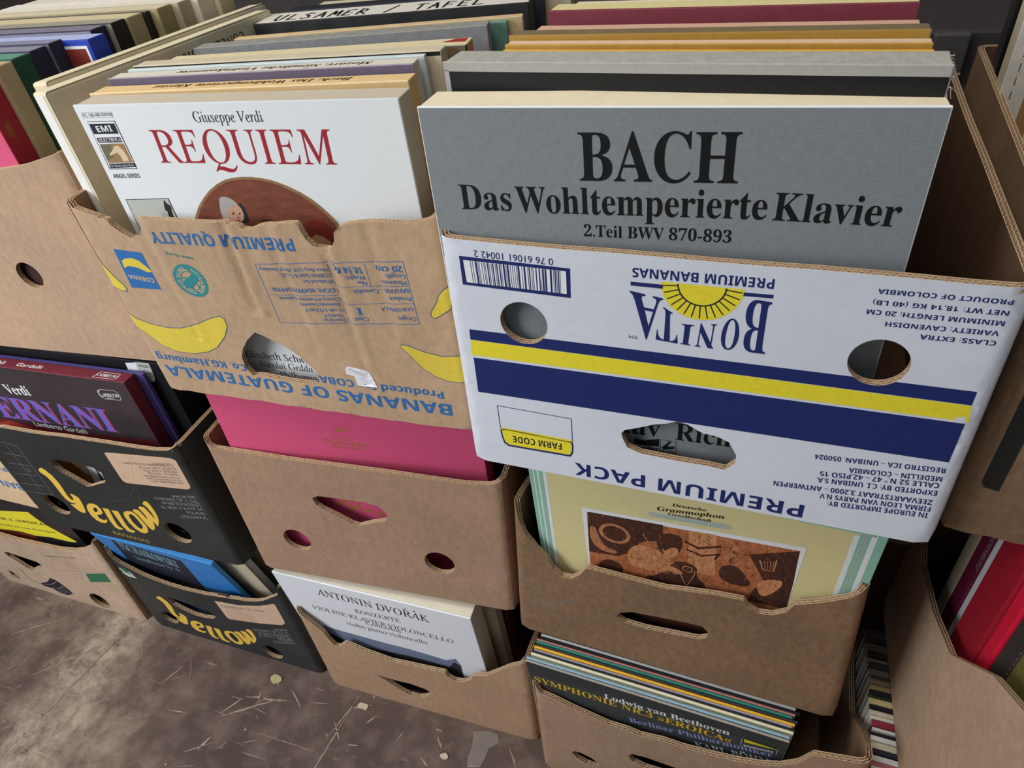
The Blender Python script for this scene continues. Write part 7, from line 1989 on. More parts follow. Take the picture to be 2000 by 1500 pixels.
def panel(mb, outline, holes, put, m_out, m_in, rim_from, rim_to, grid=0.014, m_liner=None, m_dark=None, pitch=0.0072):
    """one cardboard wall: outer and inner sheet, and the corrugated edge seen along the rim and round the holes.
    outline is a closed counter-clockwise loop; its points rim_from..rim_to are the cut rim"""
    V, F = fill(outline, holes, grid, True)
    mb.add([put(u, v, 0) for u, v in V], F, m_out, True)
    mb.add([put(u, v, TH) for u, v in V], [tuple(reversed(f)) for f in F], m_in, True)
    loops = [(outline[rim_from:rim_to + 1], False)] + [(h, True) for h in holes]
    # plain cut edges (bottom and mitred corners)
    n = len(outline)
    for i in range(n):
        if rim_from <= i < rim_to:
            continue
        a, b = outline[i], outline[(i + 1) % n]
        mb.add([put(*a, 0), put(*a, TH), put(*b, TH), put(*b, 0)], [(0, 1, 2, 3)], m_in)
    for pts, closed in loops:
        P = list(pts) + ([pts[0]] if closed else [])
        # inward (into the board) normals
        N = []
        for i in range(len(P)):
            a = P[max(0, i - 1)] if not closed else P[(i - 1) % (len(P) - 1)]
            b = P[min(len(P) - 1, i + 1)] if not closed else P[(i + 1) % (len(P) - 1)]
            d = math.dist(a, b) or 1
            t = ((b[0] - a[0]) / d, (b[1] - a[1]) / d)
            N.append((-t[1], t[0]) if not closed else ((-t[1], t[0]) if area2(pts) < 0 else (t[1], -t[0])))
        lay = [0, 0.0006, TH / 2 - 0.0003, TH / 2 + 0.0003, TH - 0.0006, TH]
        dep = 0.004
        for i in range(len(P) - 1):
            a, b, na, nb = P[i], P[i + 1], N[i], N[i + 1]
            def q(p, nn, d, t):
                return put(p[0] + nn[0] * d, p[1] + nn[1] * d, t)
            for t0, t1 in ((lay[0], lay[1]), (lay[2], lay[3]), (lay[4], lay[5])):
                mb.add([q(a, na, 0, t0), q(a, na, 0, t1), q(b, nb, 0, t1), q(b, nb, 0, t0)], [(0, 1, 2, 3)], m_liner)
                for tt in (t0, t1):
                    if 0 < tt < TH:
                        mb.add([q(a, na, 0, tt), q(a, na, dep, tt), q(b, nb, dep, tt), q(b, nb, 0, tt)], [(0, 1, 2, 3)], m_liner)
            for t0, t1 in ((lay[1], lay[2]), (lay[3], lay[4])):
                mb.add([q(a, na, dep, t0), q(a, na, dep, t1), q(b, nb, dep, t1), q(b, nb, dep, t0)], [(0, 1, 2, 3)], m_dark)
        # zig-zag flutes
        cum = [0]
        for a, b in zip(P, P[1:]):
            cum.append(cum[-1] + math.dist(a, b))
        L = cum[-1]

        def at(s):
            s = min(max(s, 0), L)
            lo = 0
            while lo < len(cum) - 2 and cum[lo + 1] < s:
                lo += 1
            f = (s - cum[lo]) / max(1e-9, cum[lo + 1] - cum[lo])
            p = (P[lo][0] + (P[lo + 1][0] - P[lo][0]) * f, P[lo][1] + (P[lo + 1][1] - P[lo][1]) * f)
            nn = (N[lo][0] + (N[lo + 1][0] - N[lo][0]) * f, N[lo][1] + (N[lo + 1][1] - N[lo][1]) * f)
            return p, nn
        half = pitch / 2
        k = int(L / half)
        for row, (t0, t1) in enumerate(((lay[1], lay[2]), (lay[3], lay[4]))):
            off = row * 0.0017
            for i in range(k):
                s0, s1 = i * half + off, (i + 1) * half + off
                if s1 > L:
                    break
                ta, tb = (t0, t1) if i % 2 else (t1, t0)
                vv = []
                for s, t in ((s0 - 0.0004, ta), (s0 + 0.0004, ta), (s1 + 0.0004, tb), (s1 - 0.0004, tb)):
                    p, nn = at(s)
                    vv.append(put(p[0] + nn[0] * 0.0003, p[1] + nn[1] * 0.0003, t))
                mb.add(vv, [(0, 1, 2, 3)], m_liner)


def banana_box(name, label, cat, loc, yaw, shear, w, h, d, taper, m_out, m_in, key=None, sides=None, group=None, bend=None, side_out=None,
               mx=None, left_bulge=0.0, right_bulge=0.0, m_liner=None, extra=(), front_rim=None, holes=None, side_prints=None, linear=False, bottom_rag=0.0):
    root = empty(name, loc, yaw)
    tag(root, label, cat, group)
    rc = 0.012
    u0 = 0.215 * rc
    dat = DATA.get(key, dict(rim=[], holes=[], prints=[]))
    tan = math.tan(R(shear))
    m_liner = m_liner or mat('flute_paper', '#c2a584', 0.9, 0.15, 200)
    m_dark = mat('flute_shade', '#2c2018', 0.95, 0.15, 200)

    def corner(u, t, L):
        if u < rc:
            th = (rc - u) / rc
            return rc - (rc - t) * math.sin(th), rc - (rc - t) * math.cos(th)
        if u > L - rc:
            th = (u - (L - rc)) / rc
            return L - rc + (rc - t) * math.sin(th), rc - (rc - t) * math.cos(th)
        return u, t

    def place(x, y, z):
        x = w / 2 + (x - w / 2) * (1 + taper * (z / h - 0.5))
        return (x, y + z * tan, z)

    def put_front(u, v, t):
        x, y = corner(u, t, w)
        if bend:
            y += bend(u, v) * min(1, max(0, u / 0.02)) * min(1, max(0, (w - u) / 0.02))
        return place(x, y, v)

    def put_right(u, v, t):
        x, y = corner(u, t, d)
        return place(w - y + right_bulge * math.sin(math.pi * min(1, max(0, u / d))) ** 0.6 * (v / h), x, v)

    def put_left(u, v, t):
        x, y = corner(u, t, d)
        return place(y - left_bulge * math.sin(math.pi * min(1, max(0, u / d))) ** 0.6 * (v / h), d - x, v)

    def put_back(u, v, t):
        x, y = corner(u, t, w)
        return place(w - x, d - y, v)

    rim = [(p[0] / 1000, p[1] / 1000) for p in dat['rim']] or front_rim or [(0, h), (w, h)]
    rim = [p for p in rim if True]
    rim[0] = (u0, rim[0][1])
    rim[-1] = (w - u0, rim[-1][1])
    rim = [(min(max(p[0], u0), w - u0), p[1]) for p in rim]
    rim = [p for i, p in enumerate(rim) if i in (0, len(rim) - 1) or (u0 < p[0] < w - u0)]
    hL, hR = rim[0][1], rim[-1][1]
    sides = sides or {}
    rl = sides.get('left', [h])
    rr = sides.get('right', [h])
    rbk = sides.get('back', [h])
    Ld = d
    prof = {
        'front_panel': (put_front, w, rim),
        'right': (put_right, d, [(u0, hR)] + [(d * (i + 1) / (len(rr) + 1), z) for i, z in enumerate(rr)] + [(d - u0, rbk[0])]),
        'back_panel': (put_back, w, [(u0, rbk[0]), (w / 2, rbk[len(rbk) // 2]), (w - u0, rbk[-1])]),
        'left': (put_left, d, [(u0, rbk[-1])] + [(d * (i + 1) / (len(rl) + 1), z) for i, z in enumerate(reversed(rl))] + [(d - u0, hL)]),
    }
    for nm, (put, L, prf) in prof.items():
        if nm in ('left', 'right', 'back_panel') and len(prf) > 2:
            # smooth the side profile
            xs = prf
            sm = []
            for i in range(len(xs) - 1):
                a, b = xs[i], xs[i + 1]
                for k in range(6):
                    t = k / 6
                    tt = t * t * (3 - 2 * t)
                    sm.append((a[0] + (b[0] - a[0]) * t, a[1] + (b[1] - a[1]) * (t if linear else tt)))
            prf = sm + [xs[-1]]
        top = dedupe(list(reversed(prf)))
        bot = [(u0, 0.0), (L - u0, 0.0)]
        if nm == 'front_panel' and bottom_rag:
            nb = 24
            bot = [(u0 + (L - 2 * u0) * i / nb, abs(noise.noise(Vector((i * 0.9, 3.3, 0)))) * bottom_rag if 0 < i < nb else 0) for i in range(nb + 1)]
        loop = bot + top
        # resample keeping the rim section together
        b1 = resample([bot[0]] + bot[1:] + [top[0]], 0.012)
        # build section by section
        def seg(a, b, st):
            dd = math.dist(a, b)
            n = max(1, int(dd / st))
            return [(a[0] + (b[0] - a[0]) * i / n, a[1] + (b[1] - a[1]) * i / n) for i in range(n)]
        out = []
        for a, b in zip(bot, bot[1:]):
            out += seg(a, b, 0.012)
        out += seg(bot[-1], top[0], 0.02)
        rf = len(out)
        for a, b in zip(top, top[1:]):
            out += seg(a, b, 0.006)
        rt = len(out)
        out.append(top[-1])
        out += seg(top[-1], bot[0], 0.02)[1:]
        hs = []
        mb = MB()
        if nm == 'front_panel':
            src = [*dat['holes'], *(holes or [])]
            for hh in src:
                if hh[0] == 'c':
                    _, cx, cy, rad = hh
                    pl = [((cx + rad * math.cos(a)) / 1000, (cy + rad * math.sin(a)) / 1000) for a in [2 * math.pi * i / 36 for i in range(36)]]
                else:
                    pl = dedupe([(p[0] / 1000, p[1] / 1000) for p in hh])
                    if area2(pl) < 0:
                        pl.reverse()
                    pl = resample(pl, 0.006)
                hs.append(pl)
        mo = m_out if nm == 'front_panel' or not side_out else side_out
        g = 0.0045 if (nm == 'front_panel' and bend) else 0.016
        panel(mb, out, hs, put, mo, m_in, rf, rt, g, m_liner, m_dark)
        if nm == 'front_panel':
            add_prints(mb, [*dat['prints'], *extra], lambda u, v, lift: put_front(u, v, -lift * (1.6 if bend else 1)), mx or 0.02, holes=hs, bounds=(u0, w - u0, 0.0005, 1.0))
        elif side_prints and nm in side_prints:
            add_prints(mb, side_prints[nm], lambda u, v, lift: put(u, v, -lift), 0.02)
        mb.build({'left': 'side_panel', 'right': 'side_panel'}.get(nm, nm), root)
    mb = MB()
    c = [place(x, y, z) for z in (0.0004, 0.003) for x, y in ((0.004, 0.004), (w - 0.004, 0.004), (w - 0.004, d - 0.004), (0.004, d - 0.004))]
    mb.add(c, [(3, 2, 1, 0), (4, 5, 6, 7), (0, 1, 5, 4), (1, 2, 6, 5), (2, 3, 7, 6), (3, 0, 4, 7)], m_in)
    mb.build('base_panel', root)
    root['_put'] = 0
    del root['_put']
    return root, put_front


# ---------------------------------------------------------------- records
def slab(mb, x0, x1, y0, y1, z0, z1, ch, front, back=None, top=None, side=None, edge=None, bottom=None):
    """box with chamfered edges, a material per side"""
    bm = bmesh.new()
    bmesh.ops.create_cube(bm, size=1)
    for v in bm.verts:
        v.co = Vector(((x0 + x1) / 2 + v.co.x * (x1 - x0), (y0 + y1) / 2 + v.co.y * (y1 - y0), (z0 + z1) / 2 + v.co.z * (z1 - z0)))
    if ch:
        bmesh.ops.bevel(bm, geom=list(bm.edges), offset=ch, segments=2, affect='EDGES', profile=0.5)
    bm.normal_update()
    bm.verts.index_update()
    vs = [tuple(v.co) for v in bm.verts]
    by = {}
    for f in bm.faces:
        n = f.normal
        if n.y < -0.98:
            m = front
        elif n.y > 0.98:
            m = back or front
        elif n.z > 0.98:
            m = top or side or front
        elif n.z < -0.98:
            m = bottom or side or front
        elif abs(n.x) > 0.98:
            m = side or front
        else:
            m = edge or side or front
        by.setdefault(m, []).append(tuple(v.index for v in f.verts))
    bm.free()
    for m, fs in by.items():
        mb.add(vs, fs, m)


def record_set(label, loc, yaw, tilt, w, h, th, cover, tray, edge=None, key=None, top=None, side=None, back=None, group=None, roll=0.0, prints=None,
               top_prints=None, cover_th=0.004, ch=0.0009, name='record_box_set', cat='record box', inset=0.0006, side_prints=None, tray_side=None, wrap=None, right_prints=None):
    """boxed set: a printed lid board in front, a tray (its edges show on top and at the ends) behind"""
    root = empty(name, loc, yaw, tilt, roll)
    tag(root, label, cat, group)
    lid = MB()
    slab(lid, 0, w, 0, cover_th, 0, h, ch, cover, edge or cover, top or edge or cover, side or edge or cover, edge or cover)
    it = list(DATA[key]['prints']) if key in DATA else []
    it += prints or []
    if it:
        add_prints(lid, it, lambda u, v, l: (u, -l, v), bounds=(ch, w - ch, ch, h - ch))
    lid.build('lid', root)
    tr = MB()
    slab(tr, inset, w - inset, cover_th, th, 0.0005, h - inset, ch, tray, back or tray, tray, tray_side or tray, tray)
    if top_prints:
        add_prints(tr, top_prints, lambda u, v, l: (u, v, h - inset + l))
    if right_prints:
        add_prints(tr, right_prints, lambda u, v, l: (w - inset + l, u, v))
    if side_prints:
        add_prints(tr, side_prints, lambda u, v, l: (inset - l, u, v))
    tr.build('tray', root)
    return root


def record_slip(label, loc, yaw, tilt, w, h, th, front, edge, top=None, group=None, roll=0.0, name='record_sleeve', cat='record', prints=None, ch=0.0007, side=None, key=None, back=None, right_prints=None, left_prints=None, top_prints=None):
    mb = MB()
    slab(mb, 0, w, 0, th, 0, h, ch, front, back or front, top or edge, side or edge, edge)
    it = list(DATA[key]['prints']) if key in DATA else []
    it += prints or []
    if it:
        add_prints(mb, it, lambda u, v, l: (u, -l, v), bounds=(ch, w - ch, ch, h - ch))
    if right_prints:
        add_prints(mb, right_prints, lambda u, v, l: (w + l, u, v))
    if left_prints:
        add_prints(mb, left_prints, lambda u, v, l: (-l, th - u, v))
    if top_prints:
        add_prints(mb, top_prints, lambda u, v, l: (u, v, h + l))
    o = mb.build(name)
    o.matrix_world = Matrix.Translation(loc) @ Matrix.Rotation(R(yaw), 4, 'Z') @ Matrix.Rotation(R(-tilt), 4, 'X') @ Matrix.Rotation(R(roll), 4, 'Y')
    tag(o, label, cat, group)
    return o


# ---------------------------------------------------------------- the hall: floor and back wall
def floor_material():
    m = bpy.data.materials.new('worn_brown_floor')
    m.use_nodes = True
    nt = m.node_tree
    L = nt.links
    b = nt.nodes['Principled BSDF']
    tc = nt.nodes.new('ShaderNodeTexCoord')

    def noise_n(scale, detail, st=(1, 1, 1), rot=0.0, rough=0.6, off=(0, 0, 0)):
        mp = nt.nodes.new('ShaderNodeMapping')
        mp.inputs['Rotation'].default_value = (0, 0, rot)
        mp.inputs['Scale'].default_value = st
        mp.inputs['Location'].default_value = off
        L.new(tc.outputs['Object'], mp.inputs['Vector'])
        n = nt.nodes.new('ShaderNodeTexNoise')
        n.inputs['Scale'].default_value = scale
        n.inputs['Detail'].default_value = detail
        n.inputs['Roughness'].default_value = rough
        L.new(mp.outputs[0], n.inputs['Vector'])
        return n.outputs['Fac']

    def ramp(src, a, bb):
        mr = nt.nodes.new('ShaderNodeMapRange')
        mr.inputs['From Min'].default_value = a
        mr.inputs['From Max'].default_value = bb
        L.new(src, mr.inputs['Value'])
        return mr.outputs[0]

    def mix(f, c1, c2):
        mx = nt.nodes.new('ShaderNodeMix')
        mx.data_type = 'RGBA'
        if isinstance(f, float):
            mx.inputs[0].default_value = f
        else:
            L.new(f, mx.inputs[0])
        for k, c in ((6, c1), (7, c2)):
            if isinstance(c, tuple):
                mx.inputs[k].default_value = c
            else:
                L.new(c, mx.inputs[k])
        return mx.outputs[2]

    def mul(a, k):
        mm = nt.nodes.new('ShaderNodeMath')
        mm.operation = 'MULTIPLY'
        L.new(a, mm.inputs[0])
        if isinstance(k, float):
            mm.inputs[1].default_value = k
        else:
            L.new(k, mm.inputs[1])
        return mm.outputs[0]

    base = mix(ramp(noise_n(3.0, 8), 0.35, 0.65), lin('#483a35'), lin('#5a4a44'))
    base = mix(mul(ramp(noise_n(22, 6), 0.45, 0.7), 0.45), base, lin('#84746a'))
    # a dusty worn track across the boards, left of the boxes
    sx = nt.nodes.new('ShaderNodeSeparateXYZ')
    L.new(tc.outputs['Object'], sx.inputs[0])

    def lin2(a, bb, c):
        m1 = nt.nodes.new('ShaderNodeMath'); m1.operation = 'MULTIPLY_ADD'
        L.new(sx.outputs[0], m1.inputs[0]); m1.inputs[1].default_value = a; m1.inputs[2].default_value = c
        m2 = nt.nodes.new('ShaderNodeMath'); m2.operation = 'MULTIPLY_ADD'
        L.new(sx.outputs[1], m2.inputs[0]); m2.inputs[1].default_value = bb
        L.new(m1.outputs[0], m2.inputs[2])
        return m2.outputs[0]
    wob = nt.nodes.new('ShaderNodeMath'); wob.operation = 'MULTIPLY_ADD'
    L.new(noise_n(7, 6), wob.inputs[0]); wob.inputs[1].default_value = 0.34
    L.new(lin2(-0.995, -0.097, -0.999), wob.inputs[2])
    ab = nt.nodes.new('ShaderNodeMath'); ab.operation = 'ABSOLUTE'
    L.new(wob.outputs[0], ab.inputs[0])
    track = mul(ramp(ab.outputs[0], 0.13, 0.02), ramp(noise_n(26, 8, rough=0.8), 0.35, 0.6))
    base = mix(mul(track, 0.8), base, lin('#b5a592'))
    dusty = mul(ramp(noise_n(1.7, 5, off=(3.1, 0.7, 0)), 0.50, 0.66), ramp(noise_n(14, 8, rough=0.75), 0.38, 0.62))
    base = mix(mul(dusty, 0.75), base, lin('#a3917f'))
    for rot, off in ((0.5, 0.0), (-0.75, 4.0), (1.25, 9.0)):
        sc = mul(ramp(noise_n(9, 3, (1, 16, 1), rot, off=(off, off, 0)), 0.66, 0.72), ramp(noise_n(6, 3, off=(off, 0, 0)), 0.48, 0.6))
        base = mix(mul(sc, 0.6), base, lin('#b3a394'))
    sp = ramp(noise_n(70, 2, off=(1, 5, 0)), 0.72, 0.76)
    base = mix(mul(sp, 0.6), base, lin('#c0b2a2'))
    L.new(base, b.inputs['Base Color'])
    b.inputs['Roughness'].default_value = 0.55
    b.inputs['Specular IOR Level'].default_value = 0.3
    return m


fl = MB()
fm = floor_material()
fl.add([(-4, -3.5, 0), (3.5, -3.5, 0), (3.5, 1.4, 0), (-4, 1.4, 0)], [(0, 1, 2, 3)], fm)
m_scr = mat('floor_scratch', '#a3968b', 0.7, 0.3, 180)
m_scr2 = mat('floor_scrape', '#8f8072', 0.7, 0.35, 90, blotch=0.3)
rs = random.Random(11)


def scratch(x, y, ang, ln, wd, m, jag=0.12, lift=0.0006):
    n = max(3, int(ln / 0.012))
    L_, R_ = [], []
    for i in range(n + 1):
        t = i / n
        a = ang + rs.uniform(-jag, jag)
        ww = wd * (0.25 + 0.75 * math.sin(math.pi * min(1, t * 1.0 + 0.02))) * rs.uniform(0.5, 1.2)
        px, py = x + math.cos(ang) * ln * t + rs.uniform(-1, 1) * wd * 0.6, y + math.sin(ang) * ln * t + rs.uniform(-1, 1) * wd * 0.6
        L_.append((px - math.sin(a) * ww, py + math.cos(a) * ww, lift))
        R_.append((px + math.sin(a) * ww, py - math.cos(a) * ww, lift))
    fl.add(L_ + R_, [(i, n + 1 + i, n + 2 + i, i + 1) for i in range(n)], m)


for q_ in [(-0.868, -0.275, 1.43, 0.264, 0.0024),
          (-0.334, -0.194, 1.49, 0.199, 0.0013),
          (-0.334, -0.074, 1.35, 0.083, 0.0012),
          (-0.598, -0.256, 1.29, 0.075, 0.0009),
          (-0.537, -0.1, 0.6, 0.106, 0.0018),
          (-0.515, -0.056, 0.18, 0.079, 0.0024),
          (-0.942, -0.215, 0.56, 0.071, 0.0018),
          (-0.944, -0.146, 0.8, 0.127, 0.0012),
          (-0.865, -0.046, 0.12, 0.094, 0.0018),
          (-0.459, -0.104, 0.03, 0.121, 0.0007),
          (-0.442, -0.02, -0.6, 0.047, 0.0012),
          (-0.493, -0.01, -0.45, 0.028, 0.0024),
          (-0.317, -0.017, 0.44, 0.031, 0.0024),
          (-0.17, -0.056, -0.51, 0.021, 0.0018),
          (-0.156, -0.018, -0.84, 0.02, 0.003),
          (-0.165, -0.008, 0.02, 0.015, 0.0024),
          (-0.808, -0.221, 1.4, 0.05, 0.0018),
          (-1.062, -0.093, 0.64, 0.096, 0.0018),
          (-0.686, -0.088, 1.18, 0.05, 0.0018),
          (-0.539, -0.159, 1.27, 0.025, 0.0024),
          (-0.037, 0.002, -0.9, 0.033, 0.0018),
          (-0.133, 0.026, 0.05, 0.014, 0.0012),
          (-0.364, -0.024, -2.92, 0.038, 0.0007),
          (-0.666, -0.136, -2.52, 0.069, 0.0012)]:
    scratch(*q_, m_scr2)
for k in range(170):
    scratch(rs.uniform(-1.25, 0.1), rs.uniform(-0.62, -0.02), rs.choice([0.4, 0.6, 0.75, -0.5, 1.2, 2.2, 0.1]) + rs.uniform(-.3, .3), rs.uniform(0.006, 0.05), rs.uniform(0.0005, 0.0013), rs.choice([m_scr, m_scr2]))
fo = fl.build('floor')
tag(fo, kind='structure')
wl = MB()
wl.add([(-4, 1.4, 0), (3.5, 1.4, 0), (3.5, 1.4, 2.6), (-4, 1.4, 2.6)], [(0, 1, 2, 3)], mat('dim_wall', '#4c4846', 0.9, 0.1, 12))
wo = wl.build('wall_back')
tag(wo, kind='structure')

# scraps on the floor
m_tape = bpy.data.materials.new('clear_tape')
m_tape.use_nodes = True
_b = m_tape.node_tree.nodes['Principled BSDF']
_b.inputs['Base Color'].default_value = lin('#b9b4ac')
_b.inputs['Roughness'].default_value = 0.2
_b.inputs['Alpha'].default_value = 0.28
tp = MB()
tpts = [(-0.0959, -0.0123), (-0.0953, -0.0311), (-0.0914, -0.0469), (-0.0711, -0.0405), (-0.0689, -0.0261), (-0.0683, -0.0095), (-0.0552, 0.0029), (-0.0627, 0.0157), (-0.0822, 0.0148), (-0.1019, 0.007)]

V, F = fill(tpts, grid=0.008)
tp.add([(x, y, 0.0012 + 0.0022 * max(0, noise.noise(Vector((x * 90, y * 90, 0))))) for x, y in V], F, m_tape)
t = tp.build('tape_scrap')
tag(t, 'torn crumpled strip of clear tape stuck to the floor before the kraft boxes', 'tape')
for cx_, cy_, s_, c_, lb_ in [(-0.48, -0.013, 0.012, '#a89c74', 'yellowish flake lying on the floor beside the black floor box'), (-0.301, -0.01, 0.009, '#b3a791', 'pale flake on the floor in front of the notched floor box'), (-0.133, -0.043, 0.007, '#bfb3a0', 'pale scrap lying on the floor left of the clear tape')]:
    m_ = MB()
    pts_ = [(cx_ + s_ * (0.7 + 0.3 * rs.random()) * math.cos(a) * 1.2, cy_ + s_ * (0.6 + 0.4 * rs.random()) * math.sin(a) * 0.8) for a in [i * 0.785 for i in range(8)]]
    V, F = fill(pts_, grid=0)
    n_ = len(V)
    m_.add([(x, y, 0.0002) for x, y in V] + [(x, y, 0.0022) for x, y in V], [tuple(i + n_ for i in f_) for f_ in F] + [(i, (i + 1) % 8, (i + 1) % 8 + n_, i + n_) for i in range(8)], mat('flake_' + c_[1:], c_, 0.8, 0.15, 120))
    tag(m_.build('floor_flake'), lb_, 'flake')

# ---------------------------------------------------------------- board colours
K_TAN = kraft('kraft_tan', '#b89b7e')
K_PINK = kraft('kraft_pinkish', '#9f816b')
K_BROWN = kraft('kraft_brown', '#82674f', 0.2, 0.14)
K_PALE = kraft('kraft_pale', '#b3967e')
K_SAND = kraft('kraft_sand', '#a3866f')
K_IN = kraft('kraft_inside', '#8d6d52')
K_DEEP = kraft('kraft_deep', '#5f4634')
K_GREY = kraft('kraft_greyish', '#b9a08a', 0.14, 0.12)
W_CARD = mat('white_board', '#d9dde8', 0.62, 0.03, 90, blotch=0.03, bump=0.0)
B_CARD = mat('black_board', '#2b2d2c', 0.5, 0.12, 40, blotch=0.2)
B_CARD2 = mat('black_board_bottom', '#2c2d2e', 0.5, 0.12, 40, blotch=0.2)
CREAM = mat('aged_cream_paper', '#e6d9bb', 0.8, 0.05, 120)
CREAM2 = mat('grey_cream_board', '#c9bda3', 0.8, 0.07, 120, blotch=0.06)
IVORY = mat('ivory_board', '#dcd3c0', 0.8, 0.06, 90)
WHITEP = mat('white_paper', '#e4e7ea', 0.65, 0.03, 120)
GREYL = linen('grey_linen', '#868c90', 0.1)
GREYL2 = linen('dark_grey_linen', '#85868a', 0.22)
GREYT = linen('pale_grey_linen', '#a9a79f', 0.12)
BLACKP = mat('black_paper', '#131316', 0.5, 0.12, 80)
DARKP = mat('dark_paper', '#302c2c', 0.6, 0.12, 80)
NAVYC = linen('navy_cloth', '#2c2c3c', 0.2)
GREENC = linen('green_cloth', '#2a5140', 0.2)
MAROON = mat('maroon_board', '#7c3340', 0.6, 0.1, 90)
DMAROON = mat('deep_maroon_board', '#4d121d', 0.5, 0.12, 90)
REDC = linen('red_cloth', '#a51f33', 0.15)
PINKC = mat('crimson_pink_cover', '#d2527a', 0.62, 0.06, 200, bump=0.04)
ORANGEC = mat('apricot_board', '#dfbe88', 0.75, 0.06, 100)
YELLOWC = mat('yellow_sleeve', '#e0a92e', 0.6, 0.08, 100)
GOLDC = mat('golden_board', '#b98f3f', 0.55, 0.12, 100)
OLIVEB = mat('olive_brown_board', '#7a6a4e', 0.7, 0.12, 60)
PEACH = mat('peach_board', '#d6ab93', 0.75, 0.06, 90)
PLUM = mat('plum_cloth', '#6a5f73', 0.7, 0.12, 150)
PALEB = mat('pale_blue_paper', '#c8d3d3', 0.65, 0.05, 100)
MINTE = mat('mint_edge', '#9ccab4', 0.7, 0.06, 100)
YCOVER = mat('pale_yellow_cover', '#ddd299', 0.7, 0.05, 150)
WORN = mat('worn_beige_cloth', '#b3a37f', 0.85, 0.2, 70, blotch=0.2)

# ---------------------------------------------------------------- middle-right stack: white fruit box on top
f = FIT['C2']
banana_box('banana_box', 'white fruit box with navy and yellow stripes and upside-down lettering', 'box', f[:3], f[3], f[4], f[5], f[6], 0.48, f[7],
           W_CARD, K_DEEP, 'C2', dict(left=[0.236, 0.236], right=[0.234, 0.232], back=[0.234, 0.234]), mx=0.03, group='top fruit boxes')
f = FIT['bach']
record_set('grey linen record set with big black title in the white fruit box', (f[0], f[1], 0.6857), f[3], f[4], f[5], f[6], 0.036, GREYL, CREAM, WHITEP, 'bach',
           cover_th=0.0025, group='records in the white fruit box')
c2set = record_set('grey set with black front and frayed corner behind the lettered grey linen set', (0.0015, 0.0585, 0.6857), -2.3, 0, 0.32, 0.3365, 0.03, BLACKP, GREYT, GREYT, cover_th=0.002, group='records in the white fruit box',
           prints=[('p', 'hairgrey', [(0, 330), (320, 330), (320, 336), (0, 336)], 0), ('p', 'hairgrey', [(0, 0), (4.5, 0), (4.5, 331), (0, 331)], 0)])
fr = MB()
rf_ = random.Random(9)
for k in range(46):
    x0_, y0_, z0_ = 0.318 + rf_.uniform(-0.006, 0.002), rf_.uniform(0.0, 0.029), 0.336 - rf_.uniform(0, 0.03)
    p_ = Vector((x0_, y0_, z0_))
    d_ = Vector((rf_.uniform(0.2, 1), rf_.uniform(-0.6, 0.5), rf_.uniform(-0.5, 0.5)))
    prev = p_
    for q in range(3):
        nx_ = prev + d_ * rf_.uniform(0.0015, 0.0035)
        s_d = Vector((0, 0.0003, 0.0003))
        fr.add([prev - s_d, prev + s_d, nx_ + s_d, nx_ - s_d], [(0, 1, 2, 3)], GREYT)
        fr.add([prev + Vector((0.0003, 0, -0.0003)), prev - Vector((0.0003, 0, -0.0003)), nx_ - Vector((0.0003, 0, -0.0003)), nx_ + Vector((0.0003, 0, -0.0003))], [(0, 1, 2, 3)], GREYT)
        prev = nx_
        d_ += Vector((rf_.uniform(-.6, .4), rf_.uniform(-.5, .5), rf_.uniform(-.9, .2)))
fr.build('frayed_corner', c2set)['label'] = 'frayed pale corner'
record_set('plain grey set hidden behind the black-fronted grey set', (0.003, 0.115, 0.6857), -2, 0, 0.318, 0.314, 0.03, GREYL2, GREYT)
record_slip('thin golden yellow sleeve behind the grey sets in the white box', (0.008, 0.160, 0.6857), -2.4, 0, 0.317, 0.317, 0.004, YELLOWC, YELLOWC, group='records in the white fruit box')
record_set('creamy pink topped set behind the golden yellow sleeve', (0.0075, 0.1665, 0.6857), -2.2, 0, 0.317, 0.320, 0.014, GOLDC, mat('pink_cream_top', '#e0c0a0', 0.75, 0.07, 90), cover_th=0.002, group='records in the white fruit box')
record_set('olive brown topped golden set with a pale green corner', (0.004, 0.1865, 0.6857), -1.0, 0, 0.321, 0.322, 0.02, GOLDC, OLIVEB, mat('dark_gold_edge', '#a07c38', 0.6, 0.1, 80), cover_th=0.003, group='records in the white fruit box',
           right_prints=[('p', 'mintprint', [(4, 296), (20, 296), (20, 321), (4, 321)], 0)])
record_set('peach topped grey edged set behind the golden set', (0.0075, 0.236, 0.6857), -1.7, 0, 0.317, 0.3125, 0.026, CREAM2, PEACH, CREAM2, cover_th=0.006, group='records in the white fruit box')
record_set('maroon fronted set behind the peach topped set', (0.0085, 0.285, 0.6857), -1.8, 0, 0.317, 0.3195, 0.03, MAROON, YCOVER, cover_th=0.003, group='records in the white fruit box')
record_set('dark wine set at the very back of the white box', (0.012, 0.345, 0.6857), -1.8, 0, 0.317, 0.309, 0.03, DMAROON, CREAM, cover_th=0.003, group='records in the white fruit box')

